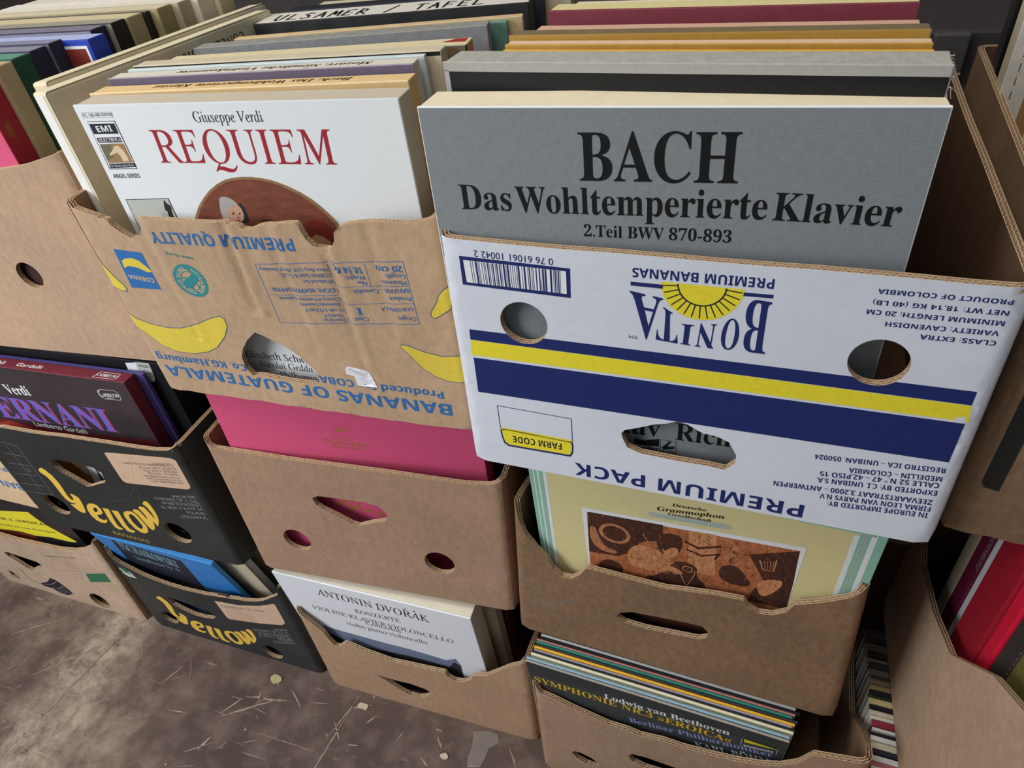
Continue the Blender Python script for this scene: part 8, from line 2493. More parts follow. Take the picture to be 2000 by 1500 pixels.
# ---------------------------------------------------------------- middle-right stack: brown box with the yellow cover
f = FIT['C1']
banana_box('banana_box', 'brown box with pencil cross holding the pale yellow cover with brown engraving', 'box', f[:3], f[3], f[4], f[5], f[6], 0.47, f[7],
           K_BROWN, K_IN, 'C1', dict(left=[0.20, 0.235], right=[0.205, 0.235], back=[0.245, 0.245]), group='middle fruit boxes')
f = FIT['dgg']
mint = [('p', 'mintprint', [(0, 0), (9, 0), (9, 315), (0, 315)], 0), ('p', 'mintprint', [(321, 0), (329, 0), (329, 315), (321, 315)], 0),
        ('p', 'whiteprint', [(4.5, 0), (5.6, 0), (5.6, 315), (4.5, 315)], 1), ('p', 'whiteprint', [(15.5, 0), (19, 0), (19, 300), (15.5, 300)], 0), ('p', 'whiteprint', [(303, 0), (307.5, 0), (307.5, 300), (303, 300)], 0),
        ('p', 'whiteprint', [(9, 0), (10.5, 0), (10.5, 315), (9, 315)], 0), ('p', 'whiteprint', [(316.5, 0), (321, 0), (321, 315), (316.5, 315)], 0),
        ('p', 'mintprint', [(9, 303), (320, 303), (320, 312), (9, 312)], 0),
        ('p', 'mintprint', [(10.5, 0), (15.5, 0), (15.5, 303), (10.5, 303)], 0), ('p', 'mintprint', [(307.5, 0), (316.5, 0), (316.5, 303), (307.5, 303)], 0)]
for k in range(74):
    mint.append(('r', 'mistgrey', (13, 3 + k * 4.1), 0.9, 1.5, 0, 360, 1))
    mint.append(('r', 'mistgrey', (312, 3 + k * 4.1), 1.3, 2.3, 0, 360, 1))
record_slip('pale yellow record cover with mint border and brown engraved picture', (f[0], f[1], f[2]), f[3], f[4], f[5], f[6], 0.006, YCOVER, MINTE, group='records with mint edges',
            key='dgg', prints=mint, name='record_cover')
record_slip('mint edged record right behind the pale yellow engraved cover', (f[0] - 0.004, f[1] + 0.008, f[2]), f[3], f[4], f[5], f[6], 0.006, YCOVER, MINTE, group='records with mint edges', prints=mint, name='record_cover')
record_set('tall dark record set standing at the back of the pencil-crossed box', (f[0] + 0.004, f[1] + 0.12, 0.3435), 0, 0, 0.32, 0.331, 0.03, DARKP, DARKP)

# ---------------------------------------------------------------- middle-right stack: bottom box of sleeves
f = FIT['C0']
banana_box('banana_box', 'plain brown floor box crammed with thin record sleeves', 'box', (f[0], f[1], 0), f[3], f[4], f[5], f[6], 0.47, f[7],
           K_SAND, K_IN, 'C0', dict(left=[0.20, 0.235], right=[0.21, 0.235], back=[0.24, 0.24]), group='floor fruit boxes', left_bulge=0.014)
f = FIT['sym']
SL = [('slate record sleeve with yellow, white and lilac lettering', '#3a3f41', '#9a968c', 0.0042), ('light blue edged sleeve next behind the lettered slate sleeve', '#88a7b4', '#8db4cf', 0.0036),
      ('dark green mottled sleeve behind the light blue edged one', '#41513f', '#8a8f77', 0.0034), ('cream white sleeve in front of the black one', '#d9d6bd', '#dcd8bd', 0.004),
      ('black sleeve between the cream and the lilac grey edge', '#1d1f26', '#24262c', 0.0036), ('lilac grey sleeve just in front of the yellow edge', '#8d8ea6', '#9a9bb6', 0.003),
      ('bright golden yellow sleeve in the floor box of sleeves', '#dba62a', '#e0ad36', 0.004), ('dark charcoal sleeve behind the golden yellow one', '#2c2927', '#3a3633', 0.004),
      ('teal green sleeve in the floor box of sleeves', '#1f6b60', '#2f7f73', 0.004), ('dusky pink sleeve behind the teal green one', '#a0615d', '#b77a72', 0.0036),
      ('black sleeve in front of the rearmost white sleeve', '#17171a', '#1c1c20', 0.0042), ('white sleeve rearmost in view under the brown box', '#cfd0d2', '#d6d6d4', 0.004)]
yy = 0.0
dxs = [0, 0.0, 0.004, 0.004, 0.006, 0.006, 0.005, 0.008, 0.006, 0.005, 0.01, 0.009]
dzs = [0, .0005, -.002, .001, .0, -.001, .0015, .0005, .002, .001, .0015, .0025]
for i, (lb, fc, ec, th) in enumerate(SL):
    th *= 0.74
    fcm = mat('sleeve_front_%d' % i, fc, 0.55, 0.2, 70)
    ecm = mat('sleeve_edge_%d' % i, ec, 0.7, 0.12, 120)
    record_slip(lb, (f[0] + 0.003 + dxs[i], f[1] + yy, 0.0035 + max(0, dzs[i])), f[3] + (0.0, 0.3, -0.2, 0.1)[i % 4] * 0.3, f[4], f[5] - (0.004 if i % 3 == 2 else 0), f[6] + min(0, dzs[i]), th, fcm, ecm,
                group='sleeves in the floor box', key='sym' if i == 0 else None)
    yy += th + 0.0007
record_set('tall maroon record set hidden deep in the floor box of sleeves', (f[0] + 0.01, f[1] + 0.14, 0.0035), 0, 0, 0.32, 0.333, 0.03, DMAROON, DMAROON)

# ---------------------------------------------------------------- second stack: torn brown fruit box on top
def crumple(u, v):
    y = 0.0016 * noise.noise(Vector((u * 9, v * 4, 1.7))) + 0.0008 * noise.noise(Vector((u * 30, v * 14, 4.2)))
    for a, b, amp in DATA['B2']['crease']:
        t = min(1, max(0, (v * 1000 - b[1]) / (a[1] - b[1])))
        if (v * 1000 - b[1]) < -10:
            continue
        cx = b[0] + (a[0] - b[0]) * t + 1.5 * noise.noise(Vector((v * 40, a[0], 0)))
        e = (u * 1000 - cx)
        y += -amp * 0.001 * (math.exp(-(e / 4.5) ** 2) - 0.55 * math.exp(-((e - 8) / 6.0) ** 2)) * min(1, 0.2 + v / 0.2)
    return y


f = FIT['B2']
b2, b2put = banana_box('banana_box', 'torn tan fruit box with blue upside-down lettering and yellow bananas', 'box', f[:3], f[3], f[4], f[5], f[6], 0.47, f[7],
                       K_TAN, K_IN, 'B2', dict(left=[0.235, 0.235], right=[0.236, 0.236], back=[0.236, 0.236]), bend=crumple, mx=0.004, left_bulge=0.02, group='top fruit boxes', bottom_rag=0.006)
st = MB()
stp = [(p[0] / 1000, p[1] / 1000) for p in DATA['B2']['sticker']]
V, F = fill(stp if area2(stp) > 0 else list(reversed(stp)), grid=0.006)
st.add([b2put(u, v, -0.0006) for u, v in V], F, mat('torn_white_label', '#dfe1e6', 0.6, 0.04, 100))
add_prints(st, [('t', '152002', 'sans', 'mistgrey', stp[3][0] * 1000 - 1, stp[3][1] * 1000 - 1, stp[1][0] * 1000 + 1, stp[1][1] * 1000 - 2, 2.6, 1)], lambda u, v, l: b2put(u, v, -0.0006 - l))
s_ = st.build('torn_label', b2)
s_['label'] = 'torn white paper label'
f = FIT['req']
record_set('white record set with crimson title and painter palette picture', f[:3], f[3], f[4], f[5], f[6], 0.028, mat('white_laid_cover', '#e6eaed', 0.55, 0.025, 120, stretch=(0.4, 1, 6)),
           mat('grey_buff_board', '#c3b7a3', 0.8, 0.06, 90), mat('pale_grey_edge', '#ccd0d3', 0.7, 0.05, 100), 'req', cover_th=0.003, group='records in the torn tan box')
def hand_text(s, u0, v0, h, adv, lay=1, w=1.2):
    ST = {'U': [[(0, 1), (.05, .2), (.3, 0), (.6, .2), (.7, 1)]], 'L': [[(.1, 1), (0, 0), (.7, .05)]], 'S': [[(.7, .9), (.3, 1), (.05, .75), (.5, .5), (.6, .15), (.2, 0), (0, .1)]],
          'A': [[(0, 0), (.4, 1), (.75, 0)], [(.15, .4), (.65, .4)]], 'M': [[(0, 0), (.15, 1), (.42, .3), (.7, 1), (.85, 0)]], 'E': [[(.7, 1), (.1, .95), (0, 0), (.65, 0)], [(.05, .5), (.55, .5)]],
          'R': [[(0, 0), (.1, 1), (.6, .85), (.55, .55), (.1, .45), (.7, 0)]], '/': [[(0, -.1), (.7, 1.1)]], 'T': [[(0, 1), (.8, 1)], [(.4, 1), (.35, 0)]], 'F': [[(.7, 1), (.1, 1), (0, 0)], [(.05, .5), (.5, .5)]], ' ': []}
    out = []
    for i, c in enumerate(s):
        for pl in ST[c]:
            out.append(('l', 'black', [(u0 + (i + x * 0.8) * adv, v0 + y * h) for x, y in pl], w, lay))
    return out


record_set('apricot record set with handwritten-looking title on top, behind the palette set', (-0.3775, 0.0795, 0.6701), 7.5, -0.6, 0.318, 0.3215, 0.022, ORANGEC, ORANGEC, mat('worn_apricot', '#e6cfa8', 0.8, 0.1, 90), cover_th=0.002, group='records in the torn tan box',
           top_prints=[('t', 'Bach: Das Wohltemperierte Klavier', 'bital', 'darkbrown', 262, 17, 60, 17, 7.5, 1)])
record_set('plum fronted record set with ivory top and dark italic title', (-0.3795, 0.1065, 0.6701), 8.0, -0.4, 0.311, 0.3265, 0.019, PLUM, mat('ivory_top', '#d6cfbf', 0.75, 0.05, 100), mat('pale_plum_edge', '#9b93a0', 0.7, 0.1, 100), cover_th=0.002, group='records in the torn tan box',
           top_prints=[('t', 'Mozart: Sämtliche Violinkonzerte', 'bital', 'darkbrown', 270, 14, 70, 14, 7, 1)])
record_slip('thin pale blue sleeve behind the plum fronted set', (-0.377, 0.1285, 0.6701), 7.8, 0, 0.309, 0.327, 0.006, PALEB, PALEB, group='records in the torn tan box')
record_set('grey-beige record set with a black front line behind the pale blue sleeve', (-0.3775, 0.137, 0.6701), 7.7, 0, 0.3215, 0.3285, 0.02, CREAM2, CREAM2, CREAM2, cover_th=0.0025, prints=[('p', 'black', [(0, 324), (321.5, 324), (321.5, 327.5), (0, 327.5)], 0)], group='records in the torn tan box')
record_slip('dark green cornered record between the grey-beige and the cream set', (-0.366, 0.1595, 0.6701), 8.5, 0, 0.323, 0.325, 0.006, OLIVEB, mat('dark_green_edge', '#33403a', 0.7, 0.15, 90), group='records in the torn tan box', top=mat('cream_grey_top', '#b8b29c', 0.75, 0.08, 90))
record_set('cream topped record set with a salmon right end and red corner', (-0.372, 0.170, 0.6701), 9.5, 0, 0.324, 0.3225, 0.026, mat('pale_lime_front', '#cfcf8f', 0.7, 0.08, 90), mat('cream_top', '#d9cba4', 0.75, 0.06, 100), cover_th=0.002, tray_side=mat('salmon_end', '#d79a72', 0.7, 0.08, 90), group='records in the torn tan box',
           top_prints=[('p', 'redprint', [(296, 13), (320, 11), (320, 24), (308, 24)], 0)])
record_set('dark grey linen record set with frayed pale top edge', (-0.372, 0.2185, 0.6701), 12.5, 0, 0.3225, 0.3235, 0.022, GREYL2, linen('mid_grey_linen', '#8f8e88', 0.2), linen('mid_grey_linen', '#8f8e88', 0.2), cover_th=0.003, group='records in the torn tan box')
record_slip('thin teal record peeking out behind the dark grey linen set', (-0.362, 0.248, 0.6701), 12.5, 0, 0.322, 0.3195, 0.009, mat('teal_cover', '#5f857c', 0.6, 0.1, 80), mat('teal_edge', '#6d948a', 0.6, 0.1, 80), group='records in the torn tan box')
record_slip('tan record peeking out behind the thin teal record', (-0.351, 0.2605, 0.6701), 12.5, 0, 0.324, 0.3215, 0.012, WORN, mat('tan_edge', '#cfb48a', 0.7, 0.08, 80), group='records in the torn tan box')
record_set('black fronted set with a white top handwritten in marker', (-0.371, 0.3235, 0.6701), 11.5, 0, 0.33, 0.3225, 0.055, mat('dark_photo_front', '#2a2a2e', 0.45, 0.5, 25), mat('white_marker_strip', '#dbd6cb', 0.65, 0.03, 100), BLACKP, cover_th=0.002, tray_side=BLACKP, group='records in the torn tan box',
           top_prints=hand_text('ULSAMER / TAFEL', 20, 12, 27, 17.5, 1, 3.0))
record_set('navy black record set behind the marker-written white top', (-0.371, 0.392, 0.6701), 11, 0, 0.325, 0.321, 0.03, NAVYC, mat('navy_black', '#23242c', 0.6, 0.1, 80), group='records in the torn tan box')
record_set('cream ended record set at the back right of the torn tan box', (-0.352, 0.43, 0.6701), 9, 0, 0.33, 0.319, 0.026, CREAM2, CREAM2, group='records in the torn tan box')
record_set('tall white record set standing sideways along the left of the torn box', (-0.398, 0.052, 0.6701), 85.0, 0.8, 0.316, 0.3295, 0.021, mat('buff_face', '#d9cfb4', 0.8, 0.08, 60), mat('cream_spine', '#dccfae', 0.75, 0.06, 90), cover_th=0.003, tray_side=mat('ivory_spine', '#e6e6e4', 0.7, 0.04, 90), group='white sets standing sideways', ch=0.003,
           prints=[('t', 'CONCERTI GRANDIOSI', 'roman', 'black', 262, 318, 110, 318, 15, 1)])
record_set('tall cream record set leaning outside the sideways white set', (-0.4215, 0.085, 0.6701), 85.5, 3.4, 0.325, 0.329, 0.024, mat('buff_face', '#d9cfb4', 0.8, 0.08, 60), mat('cream_spine', '#d3c9ad', 0.75, 0.06, 90), cover_th=0.003, group='white sets standing sideways', ch=0.003)

# ---------------------------------------------------------------- second stack: plain brown box with the crimson pink cover
f = FIT['B1']
banana_box('banana_box', 'plain brown box with three cut-outs holding the crimson pink cover', 'box', f[:3], f[3], f[4], f[5], f[6], 0.47, f[7],
           K_PINK, K_IN, 'B1', dict(left=[0.244, 0.244], right=[0.24, 0.244], back=[0.244, 0.244]), group='middle fruit boxes')
f = FIT['pink']
record_set('crimson pink record set stamped with small gold lettering', (f[0], f[1], 0.339), f[3], f[4], f[5], f[6], 0.03, PINKC, PINKC, None, 'pink')
record_set('dark record set hidden behind the crimson pink set', (-0.37, 0.18, 0.339), 4, 0, 0.32, 0.326, 0.03, DMAROON, CREAM2)

# ---------------------------------------------------------------- second stack: floor box with the grey-white concert set
f = FIT['B0']
banana_box('banana_box', 'plain brown floor box with notched rim holding the pale grey concerto set', 'box', (f[0], f[1], 0), f[3], f[4], f[5], f[6], 0.47, f[7],
           K_TAN if False else kraft('kraft_light', '#ab8b70'), K_IN, 'B0', dict(left=[0.215, 0.235], right=[0.205, 0.23], back=[0.235, 0.235]), group='floor fruit boxes')
f = FIT['dvo']
record_set('pale grey record set with dark serif title and dusky landscape picture', (f[0], f[1], 0.0035), f[3], f[4], f[5], f[6], 0.036, mat('pale_grey_cover', '#dfe2e9', 0.6, 0.03, 100), IVORY, WHITEP, 'dvo',
           cover_th=0.003, group='records in the notched floor box')
record_set('cream record set right behind the pale grey concerto set', (f[0] + 0.012, f[1] + 0.046, 0.0035), f[3] + 1, f[4] - .5, 0.318, 0.317, 0.02, CREAM2, IVORY, group='records in the notched floor box')
record_set('maroon record set behind the cream set in the notched floor box', (f[0] + 0.016, f[1] + 0.072, 0.0035), f[3], f[4], 0.32, 0.316, 0.022, DMAROON, DMAROON, group='records in the notched floor box')
record_set('tall dark record set at the back of the notched floor box', (f[0] + 0.016, f[1] + 0.16, 0.0035), 2, 0, 0.32, 0.33, 0.03, DARKP, DARKP)

# ---------------------------------------------------------------- third stack
f = FIT['A2']
banana_box('banana_box', 'plain tan fruit box with one round hole, holding the red and navy sets', 'box', (f[0] - 0.006, f[1] - 0.006, f[2]), f[3], f[4], f[5], f[6], 0.47, 0,
           K_PALE, K_IN, 'A2', dict(left=[0.25, 0.25], right=[0.25, 0.25], back=[0.25, 0.25]), group='top fruit boxes')
A2P = [('red record set with a pink front and gold stamped right end', 0.0635, 0.026, '#c24a70', '#9c1f2f', 0.0, 0.327), ('cream ended record set behind the red and pink set', 0.0895, 0.0215, '#b9a684', '#b5a27e', 0.003, 0.333), ('green cloth record set behind the cream ended set', 0.112, 0.0235, '#3f7a63', '#274d3d', 0.0, 0.334),
       ('navy cloth record set behind the green one', 0.1365, 0.0225, '#6f6f86', '#27273a', -0.002, 0.335), ('smooth navy record set in front of the bright blue one', 0.160, 0.0195, '#6d6c80', '#2b2b3e', 0.0, 0.3365), ('bright blue record set with a framed red picture', 0.1805, 0.026, '#1f3fb0', '#1e3aa5', 0.034, 0.335),
       ('dark navy record set right behind the bright blue one', 0.2075, 0.024, '#8a8494', '#232440', 0.012, 0.338), ('black ended record set behind the dark navy one', 0.2325, 0.023, '#8f897c', '#1f1a1a', 0.018, 0.339), ('worn beige record set behind the black ended one', 0.2565, 0.027, '#a89a78', '#a59873', 0.018, 0.339),
       ('thin black ended record behind the worn beige set', 0.2845, 0.008, '#2a2624', '#211d1c', 0.02, 0.339), ('olive beige record set in the long row of the plain tan box', 0.2935, 0.026, '#9a8f6c', '#8f8560', 0.03, 0.34), ('grey beige record set near the back of the plain tan box', 0.3205, 0.024, '#aca188', '#a59a80', 0.038, 0.3405),
       ('white topped record set near the back of the plain tan box', 0.3455, 0.03, '#d9d2c4', '#cfc7b5', 0.046, 0.3405), ('buff record set at the very back of the plain tan box', 0.3765, 0.03, '#cabfa8', '#bfb295', 0.052, 0.3405)]
TOPC = [None, '#b9a684', '#5b9079', '#87879a', '#85839a', '#aab4dc', '#7d7888', '#9a9486', '#cdbf9a', '#7a746a', '#cfc4a6', '#dfd8c8', '#e6e0d5', '#ded3c2']
for i, (lb, y0, th, cf, ce, dx, hh) in enumerate(A2P):
    a = mat('row_front_%d' % i, cf, 0.6, 0.08, 90) if i else PINKC
    e_ = linen('row_end_%d' % i, ce, 0.14) if i in (2, 3, 4, 6) else mat('row_end_%d' % i, ce, 0.6, 0.1, 90)
    tpm = mat('row_top_%d' % i, TOPC[i], 0.7, 0.08, 70) if TOPC[i] else e_
    rp = None
    pr = None
    if i == 0:
        rp = [('l', 'goldprint', [(6 + 7 * (k % 2), 280 - k * 1.3), (13 - 5 * (k % 2), 286 - k * 1.3)], 0.7, 1) for k in range(10)] + [('t', 'KYS', 'script', 'tanprint', 9, 240, 9, 205, 9, 1)]
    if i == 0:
        pr = [('p', 'darkbrown', [(0, 0), (316, 0), (316, 190), (0, 190)], 0)]  # lower cover painted dark for the shade seen through the box's round hole
    if i == 5:
        pr = [('p', 'whiteprint', [(266, 296), (311, 296), (311, 322), (266, 322)], 0), ('p', 'redbrown', [(266, 290), (308, 290), (308, 319), (266, 319)], 1)]
        pr = [('p', 'whiteprint', [(255, 200), (311, 200), (311, 329), (255, 329)], 0), ('p', 'redbrown', [(258, 203), (308, 203), (308, 326), (258, 326)], 1), ('l', 'whiteprint', [(270, 296), (300, 300)], 1.2, 2)]
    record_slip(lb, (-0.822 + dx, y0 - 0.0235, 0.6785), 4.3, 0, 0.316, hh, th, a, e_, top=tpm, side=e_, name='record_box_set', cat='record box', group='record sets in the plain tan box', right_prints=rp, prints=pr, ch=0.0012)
banana_box('banana_box', 'tan fruit box at the top of the far left stack, barely in view', 'box', (-1.258, 0.03, 0.668), 2.0, 0, 0.4, 0.24, 0.47, 0, K_TAN, K_IN, None, dict(left=[0.24], right=[0.24], back=[0.24, 0.24]), group='top fruit boxes')
RB = mat('red_brown_board', '#5a3733', 0.5, 0.12, 60)
record_set('reddish brown topped black record set at the extreme top left corner', (-1.185, 0.335, 0.6715), 2.5, 0, 0.318, 0.345, 0.03, BLACKP, RB, RB, cover_th=0.003, group='records in the far left top box')
record_set('dark set in front of the reddish brown one at the extreme top left corner', (-1.185, 0.295, 0.6715), 2.5, 0, 0.318, 0.338, 0.03, BLACKP, BLACKP, cover_th=0.003, group='records in the far left top box')
record_set('buff record set in the pale box with blue print', (-1.205, 0.03, 0.3295), 2, 0, 0.32, 0.335, 0.03, CREAM2, IVORY)
f = FIT['A1']
banana_box('banana_box', 'black fruit box with golden script and a violet lettered set inside', 'box', f[:3], f[3], f[4], f[5], f[6], 0.47, f[7],
           B_CARD, B_CARD, 'A1', dict(left=[0.25, 0.25], right=[0.25, 0.25], back=[0.25, 0.25]), group='black fruit boxes')
f = FIT['ern']
GREYB = mat('smoky_black_cover', '#3a3236', 0.35, 0.15, 12, blotch=0.25, spec=0.5)
MARB = mat('maroon_spine', '#6d2a35', 0.45, 0.12, 60)
record_set('smoky black opera set with big violet title and maroon edges', f[:3], f[3], f[4], f[5], f[6], 0.019, GREYB, MARB, MARB, 'ern', cover_th=0.002, group='records in the upper black box',
           top_prints=[('t', 'ERNANI', 'sans', 'whiteprint', 60, 6, 106, 6, 6.5, 1), ('t', 'Verdi', 'sans', 'whiteprint', 8, 6, 38, 6, 6.5, 1), ('t', 'Gardelli', 'sans', 'whiteprint', 128, 6, 172, 6, 6.5, 1),
                       ('l', 'whiteprint', [(262, 4), (296, 4), (300, 7), (298, 15), (266, 15), (262, 4)], 0.6, 1), ('t', 'CAPRICCIO', 'bserif', 'whiteprint', 265, 7, 297, 7, 5, 1)])
record_set('violet edged record set right behind the smoky black opera set', (f[0] + 0.010, f[1] + 0.0205, f[2]), f[3], 0.2, 0.317, 0.316, 0.006, mat('violet_cover', '#4a4078', 0.5, 0.1, 60), mat('violet_edge', '#4f4684', 0.6, 0.1, 60), cover_th=0.002, group='records in the upper black box')
bk = record_set('glossy black record set with a torn white sticker on its corner', (f[0] + 0.032, f[1] + 0.034, f[2]), f[3], 0.0, 0.318, 0.328, 0.03, BLACKP, BLACKP, cover_th=0.002, group='records in the upper black box')
stk = MB()
add_prints(stk, [('p', 'whiteprint', [(239, 308), (237, 294.4), (256.3, 296.8), (259, 311)], 0), ('p', 'mistgrey', [(257, 312), (279, 312), (276, 287), (272, 281), (266, 279), (259, 280), (257, 290), (255, 300)], 1),
                 ('t', 'PHILIPS', 'bsans', 'ink', 260, 304, 276, 304, 4, 2), ('l', 'ink2', [(260, 296), (267, 300), (274, 295)], 0.7, 2), ('l', 'ink2', [(260, 290), (267, 295), (273, 289)], 0.7, 2)], lambda u, v, l: (u + 0.022, -l - 0.0002, v + 0.0145))
s2 = stk.build('price_sticker', bk)
s2['label'] = 'torn white sticker'
f = FIT['A0']
banana_box('banana_box', 'black floor fruit box with golden script and sagging rim', 'box', (f[0], f[1], 0), f[3], f[4], f[5], f[6], 0.47, f[7],
           B_CARD2, B_CARD, 'A0', dict(left=[0.235, 0.235], right=[0.225, 0.235], back=[0.235, 0.235]), group='black fruit boxes')
f = FIT['tch']
BLUEC = mat('bright_blue_cover', '#2f7ecb', 0.45, 0.06, 60)
record_slip('bright blue record cover with a dark lettered picture in the floor black box', f[:3], f[3], f[4], f[5], f[6], 0.008, BLUEC, mat('pale_blue_edge', '#4c9be2', 0.5, 0.05, 60), key='tch', name='record_cover', group='records in the lower black box')
record_set('white spined record set behind the bright blue cover', (-0.772, 0.080, 0.0035), 1, -9.5, 0.297, 0.300, 0.014, CREAM2, WHITEP, group='records in the lower black box')
record_set('dull beige record set behind the white spined set', (-0.770, 0.105, 0.0035), 1, -7, 0.325, 0.312, 0.03, CREAM2, CREAM2, group='records in the lower black box')

# ---------------------------------------------------------------- far left stack
f = FIT['Z0']
banana_box('banana_box', 'beige floor fruit box printed with a black banana bunch', 'box', (f[0], f[1], 0), f[3], f[4], f[5], f[6], 0.47, f[7],
           K_GREY, K_IN, 'Z0', dict(left=[0.225, 0.225], right=[0.225, 0.225], back=[0.225, 0.225]), group='floor fruit boxes', side_out=kraft('kraft_side', '#8a6c52'))
f = FIT['Z0']
record_set('black record set with a torn yellow lettered band in the beige floor box', (-1.19, 0.035, 0.0035), 1.5, -3, 0.33, 0.30, 0.024, mat('glossy_black_cover', '#222028', 0.3, 0.15, 30, spec=0.5), BLACKP, cover_th=0.002, group='records in the beige floor box',
           prints=[('p', 'yellow', [(-13.6, 207.3), (241.5, 267.3), (249.2, 248.8), (265.1, 230.0), (285.6, 214.2), (309.2, 198.3), (305.5, 194.4), (286.2, 190.0), (232.8, 187.4), (191.9, 177.9), (149.8, 179.0), (87.0, 167.0), (-74.1, 142.8)], 0), ('p', 'redbrown', [(-77.8, 138.8), (84.8, 164.4), (148.3, 177.2), (186.2, 173.4), (186.7, 149.1), (142.2, 102.8), (-199.7, 9.0)], 0), ('t', 'SINFONIE NR.3 »EROICA«', 'bsans', 'ink', 13.8, 192.1, 267.1, 232.7, 7.5, 1), ('t', 'Berliner Philharmoniker · Herbert von Karajan', 'bserif', 'ink', -112.5, 153.5, 268.5, 210.2, 5.5, 1)]
)
record_set('tall dark record set at the back of the beige floor box', (-1.18, 0.15, 0.0035), 1, 0, 0.32, 0.322, 0.03, DARKP, DARKP, group='records in the beige floor box')
banana_box('banana_box', 'pale fruit box with blue print at the far left edge', 'box', (-1.243, 0.0, 0.326), 1.6, 0, 0.4, 0.24, 0.47, 0,
           kraft('kraft_cream', '#cdb08c'), K_IN, None, dict(back=[0.24, 0.24]), group='middle fruit boxes',
           extra=[('t', 'BANANAS OF GUATEMALA', 'bsans', 'blue', 385, 62, 60, 60, 17, 0), ('t', 'Produced for COBANA GmbH', 'bsans', 'blue', 380, 100, 60, 98, 11, 0)])

# ---------------------------------------------------------------- right-hand stack
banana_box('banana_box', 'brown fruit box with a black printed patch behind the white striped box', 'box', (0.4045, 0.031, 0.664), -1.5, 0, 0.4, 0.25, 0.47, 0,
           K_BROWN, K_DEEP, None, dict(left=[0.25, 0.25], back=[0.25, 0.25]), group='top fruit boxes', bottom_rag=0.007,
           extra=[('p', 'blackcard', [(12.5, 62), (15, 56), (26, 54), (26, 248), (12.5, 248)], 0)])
record_set('tall white record set standing in the shade of the black-patched box', (0.4165, 0.345, 0.6685), -1, 0, 0.32, 0.325, 0.03, mat('shade_white', '#cfccc4', 0.7, 0.08, 60, blotch=0.1), CREAM2, group='records in the black-patched box',
           prints=[('l', 'ink2', [(9, 60 + k * 12), (9, 66 + k * 12)], 0.8, 1) for k in range(22)] + [('p', 'tanprint', [(20, 0), (30, 0), (30, 322), (20, 322)], 0)])
record_set('cream record set in front of the tall white one in the black-patched box', (0.428, 0.225, 0.6685), -1, 0, 0.32, 0.318, 0.03, CREAM2, CREAM, group='records in the black-patched box')
record_set('tall dark record set leaning at the back of the black-patched box', (0.42, 0.40, 0.6685), -1, 0, 0.32, 0.318, 0.03, BLACKP, DARKP, group='records in the black-patched box')
D1 = (0.4655, -0.25, 0.30)
banana_box('banana_box', 'creased brown box at the right edge with a wavy torn rim', 'box', D1, 2.2, 0, 0.4, 0.30, 0.47, 0,
           K_PALE, K_DEEP, None, dict(left=[0.36, 0.348, 0.295, 0.211, 0.181, 0.166], right=[0.28], back=[0.18, 0.2]), front_rim=[(0, 0.36), (0.4, 0.36)], group='middle fruit boxes', left_bulge=0.006, linear=True)
D1P = [('cream record set rearmost in view in the creased box at right', 0.122, 0.145, '#b8ab93', '#c9bda5', 0.0), ('dark maroon record set lettered along its end', 0.097, 0.1215, '#5a1530', '#6b1a38', 0.0),
       ('white record set between the dark maroon and the red set', 0.0755, 0.0965, '#ccd0d4', '#d4d8dc', 0.002), ('thin black record between the white and the red set', 0.071, 0.075, '#1b1b20', '#222226', 0.0),
       ('wide deep red record set in the creased box at right', 0.0175, 0.0705, '#8a1527', '#9a1a2c', -0.006), ('bright red record set in front of the wide deep red set', -0.003, 0.017, '#c0142f', '#cf1a38', -0.004),
       ('charcoal record set in front of the bright red set', -0.03, -0.0035, '#2e2a2a', '#383434', -0.002), ('olive record set nearest the viewer in the creased box', -0.07, -0.0305, '#5d5a30', '#6a6638', -0.002)]
for i, (lb, y0, y1, c1, c2, dx) in enumerate(D1P):
    a = mat('right_set_front_%d' % i, c1, 0.5, 0.1, 80)
    b_ = mat('right_set_edge_%d' % i, c2, 0.5, 0.12, 80)
    sp = None
    if i == 1:
        sp = [('t', 'BRANDENBURG', 'sans', 'greyprint', -4.5 + 22.5, 306, -4.5 + 22.5, 236, 7, 1)]
    if i == 5:
        sp = [('l', 'redprint', [(3 + (k % 2) * 2, 150 + k * 7), (5 - (k % 2) * 2, 156 + k * 7)], 0.8, 1) for k in range(22)]
    if i == 6:
        sp = [('l', 'dullgold', [(24, 160 + k * 8), (24.6, 162 + k * 8)], 0.8, 1) for k in range(18)]
    record_slip(lb, (0.4745 + dx, y0, 0.3045), 0.5, 0, 0.316, 0.3195 + (0.034 if i in (0, 3) else 0.0335), y1 - y0, a, b_, name='record_box_set', cat='record box', group='record sets in the creased box at right',
                left_prints=sp, ch=0.0025 if i in (4, 5, 6) else 0.001)
banana_box('banana_box', 'floor box of thin sleeves in the gap between the two right stacks', 'box', (0.4185, -0.09, 0), -0.5, 0, 0.4, 0.24, 0.47, 0,
           K_SAND, K_IN, None, dict(left=[0.23, 0.225], back=[0.24, 0.24]), group='floor fruit boxes')
rs2 = random.Random(5)
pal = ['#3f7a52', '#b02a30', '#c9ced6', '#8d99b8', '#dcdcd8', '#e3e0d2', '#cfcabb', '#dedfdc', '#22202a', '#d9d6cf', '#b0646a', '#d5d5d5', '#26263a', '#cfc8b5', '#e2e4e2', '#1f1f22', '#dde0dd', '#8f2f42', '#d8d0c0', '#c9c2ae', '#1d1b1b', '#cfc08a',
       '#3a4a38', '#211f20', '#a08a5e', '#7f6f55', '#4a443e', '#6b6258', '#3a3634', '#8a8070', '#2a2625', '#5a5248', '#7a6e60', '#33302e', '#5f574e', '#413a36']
nmz = {'#3f7a52': 'green', '#b02a30': 'red'}
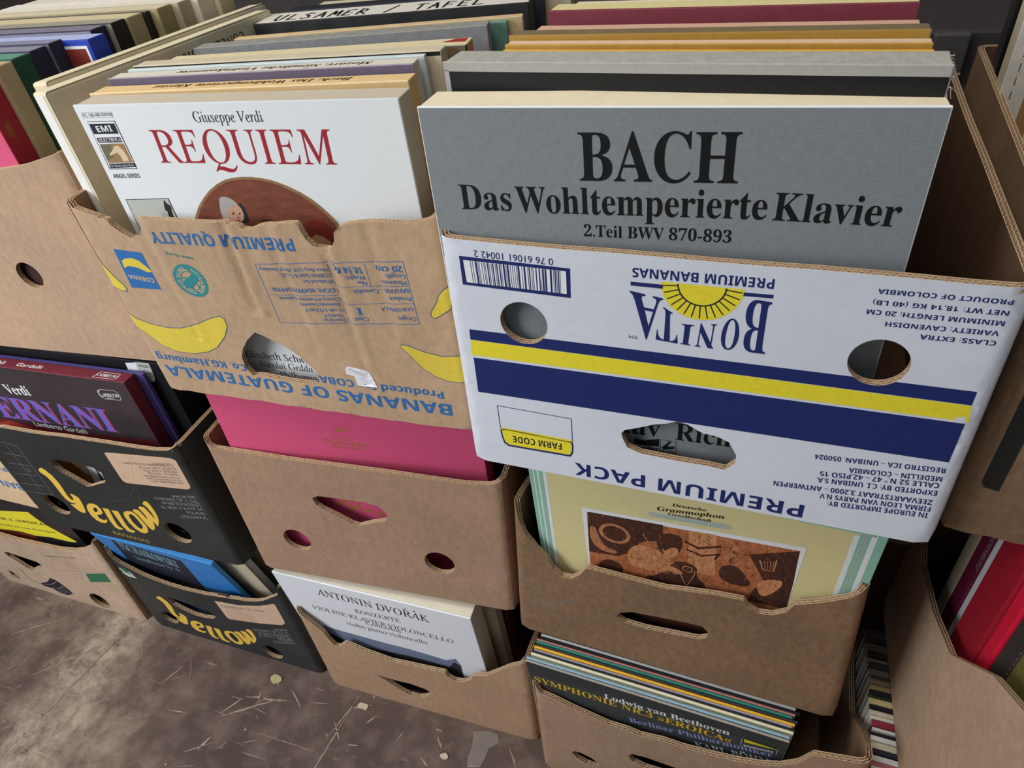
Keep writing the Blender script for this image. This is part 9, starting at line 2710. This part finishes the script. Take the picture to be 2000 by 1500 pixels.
where = ['first from the front', 'second from the front', 'third from the front', 'fourth from the front', 'fifth from the front', 'sixth from the front', 'seventh from the front', 'eighth from the front',
         'ninth from the front', 'tenth from the front', 'eleventh from the front', 'twelfth from the front', 'thirteenth from the front', 'fourteenth from the front', 'fifteenth from the front', 'sixteenth from the front',
         'seventeenth from the front', 'eighteenth from the front', 'nineteenth from the front', 'twentieth from the front']
cname = ['green', 'red', 'pale grey', 'blue grey', 'white', 'ivory', 'light buff', 'white', 'black', 'off-white', 'dusky pink', 'light grey', 'navy', 'cream', 'white', 'black', 'white', 'wine red', 'buff', 'beige', 'black', 'straw yellow',
         'dark green', 'black', 'tan', 'brown', 'dark grey', 'grey brown', 'dark grey', 'grey beige', 'black', 'grey brown', 'grey brown', 'black', 'grey brown', 'dark brown']
ord2 = ['twenty-first', 'twenty-second', 'twenty-third', 'twenty-fourth', 'twenty-fifth', 'twenty-sixth', 'twenty-seventh', 'twenty-eighth', 'twenty-ninth', 'thirtieth', 'thirty-first', 'thirty-second', 'thirty-third', 'thirty-fourth', 'thirty-fifth', 'thirty-sixth']
yy = -0.07
for i, c in enumerate(pal):
    th = [0.012, 0.006, 0.005, 0.004][i] if i < 4 else rs2.choice([0.004, 0.005, 0.0055, 0.0065, 0.0075])
    pos = where[i] if i < 20 else ord2[i - 20] + ' from the front'
    record_slip('%s sleeve in the gap between the right stacks, %s' % (cname[i], pos), (0.4255 + rs2.uniform(0, 0.004) + (0.003 if i > 6 else 0), yy, 0.0035), rs2.uniform(-.6, .6), 0, 0.316, 0.288 + rs2.uniform(-.003, .003), th,
                mat('gap_sleeve_%d' % i, c, 0.6, 0.12, 80), mat('gap_edge_%d' % i, c, 0.7, 0.1, 80), side=mat('gap_spine', '#b9b7b4', 0.7, 0.2, 60), group='sleeves in the gap box')
    yy += th + 0.001
record_set('tall dark record set deep in the gap box under the creased box', (0.47, yy + 0.02, 0.0035), 0, 0, 0.32, 0.295, 0.03, DARKP, DARKP)

# dark crate standing behind the right stacks
cr = empty('storage_crate', (0.22, 0.62, 0), 0)
tag(cr, 'dark ribbed plastic crate in the shade behind the right stacks', 'crate')
mcr = mat('dark_plastic', '#3b3738', 0.45, 0.1, 30)
mb = MB()
slab(mb, 0, 0.6, 0, 0.4, 0, 0.9, 0.004, mcr)
mb.build('body', cr)
for k in range(5):
    mb = MB()
    slab(mb, 0.05 + k * 0.12, 0.09 + k * 0.12, -0.014, 0.0, 0.1, 0.9, 0.003, mat('dark_plastic_rib', '#4a4647', 0.45, 0.1, 30))
    mb.build('rib', cr)
mb = MB()
slab(mb, -0.012, 0.612, -0.02, 0.412, 0.80, 0.835, 0.004, mcr)
mb.build('rim', cr)
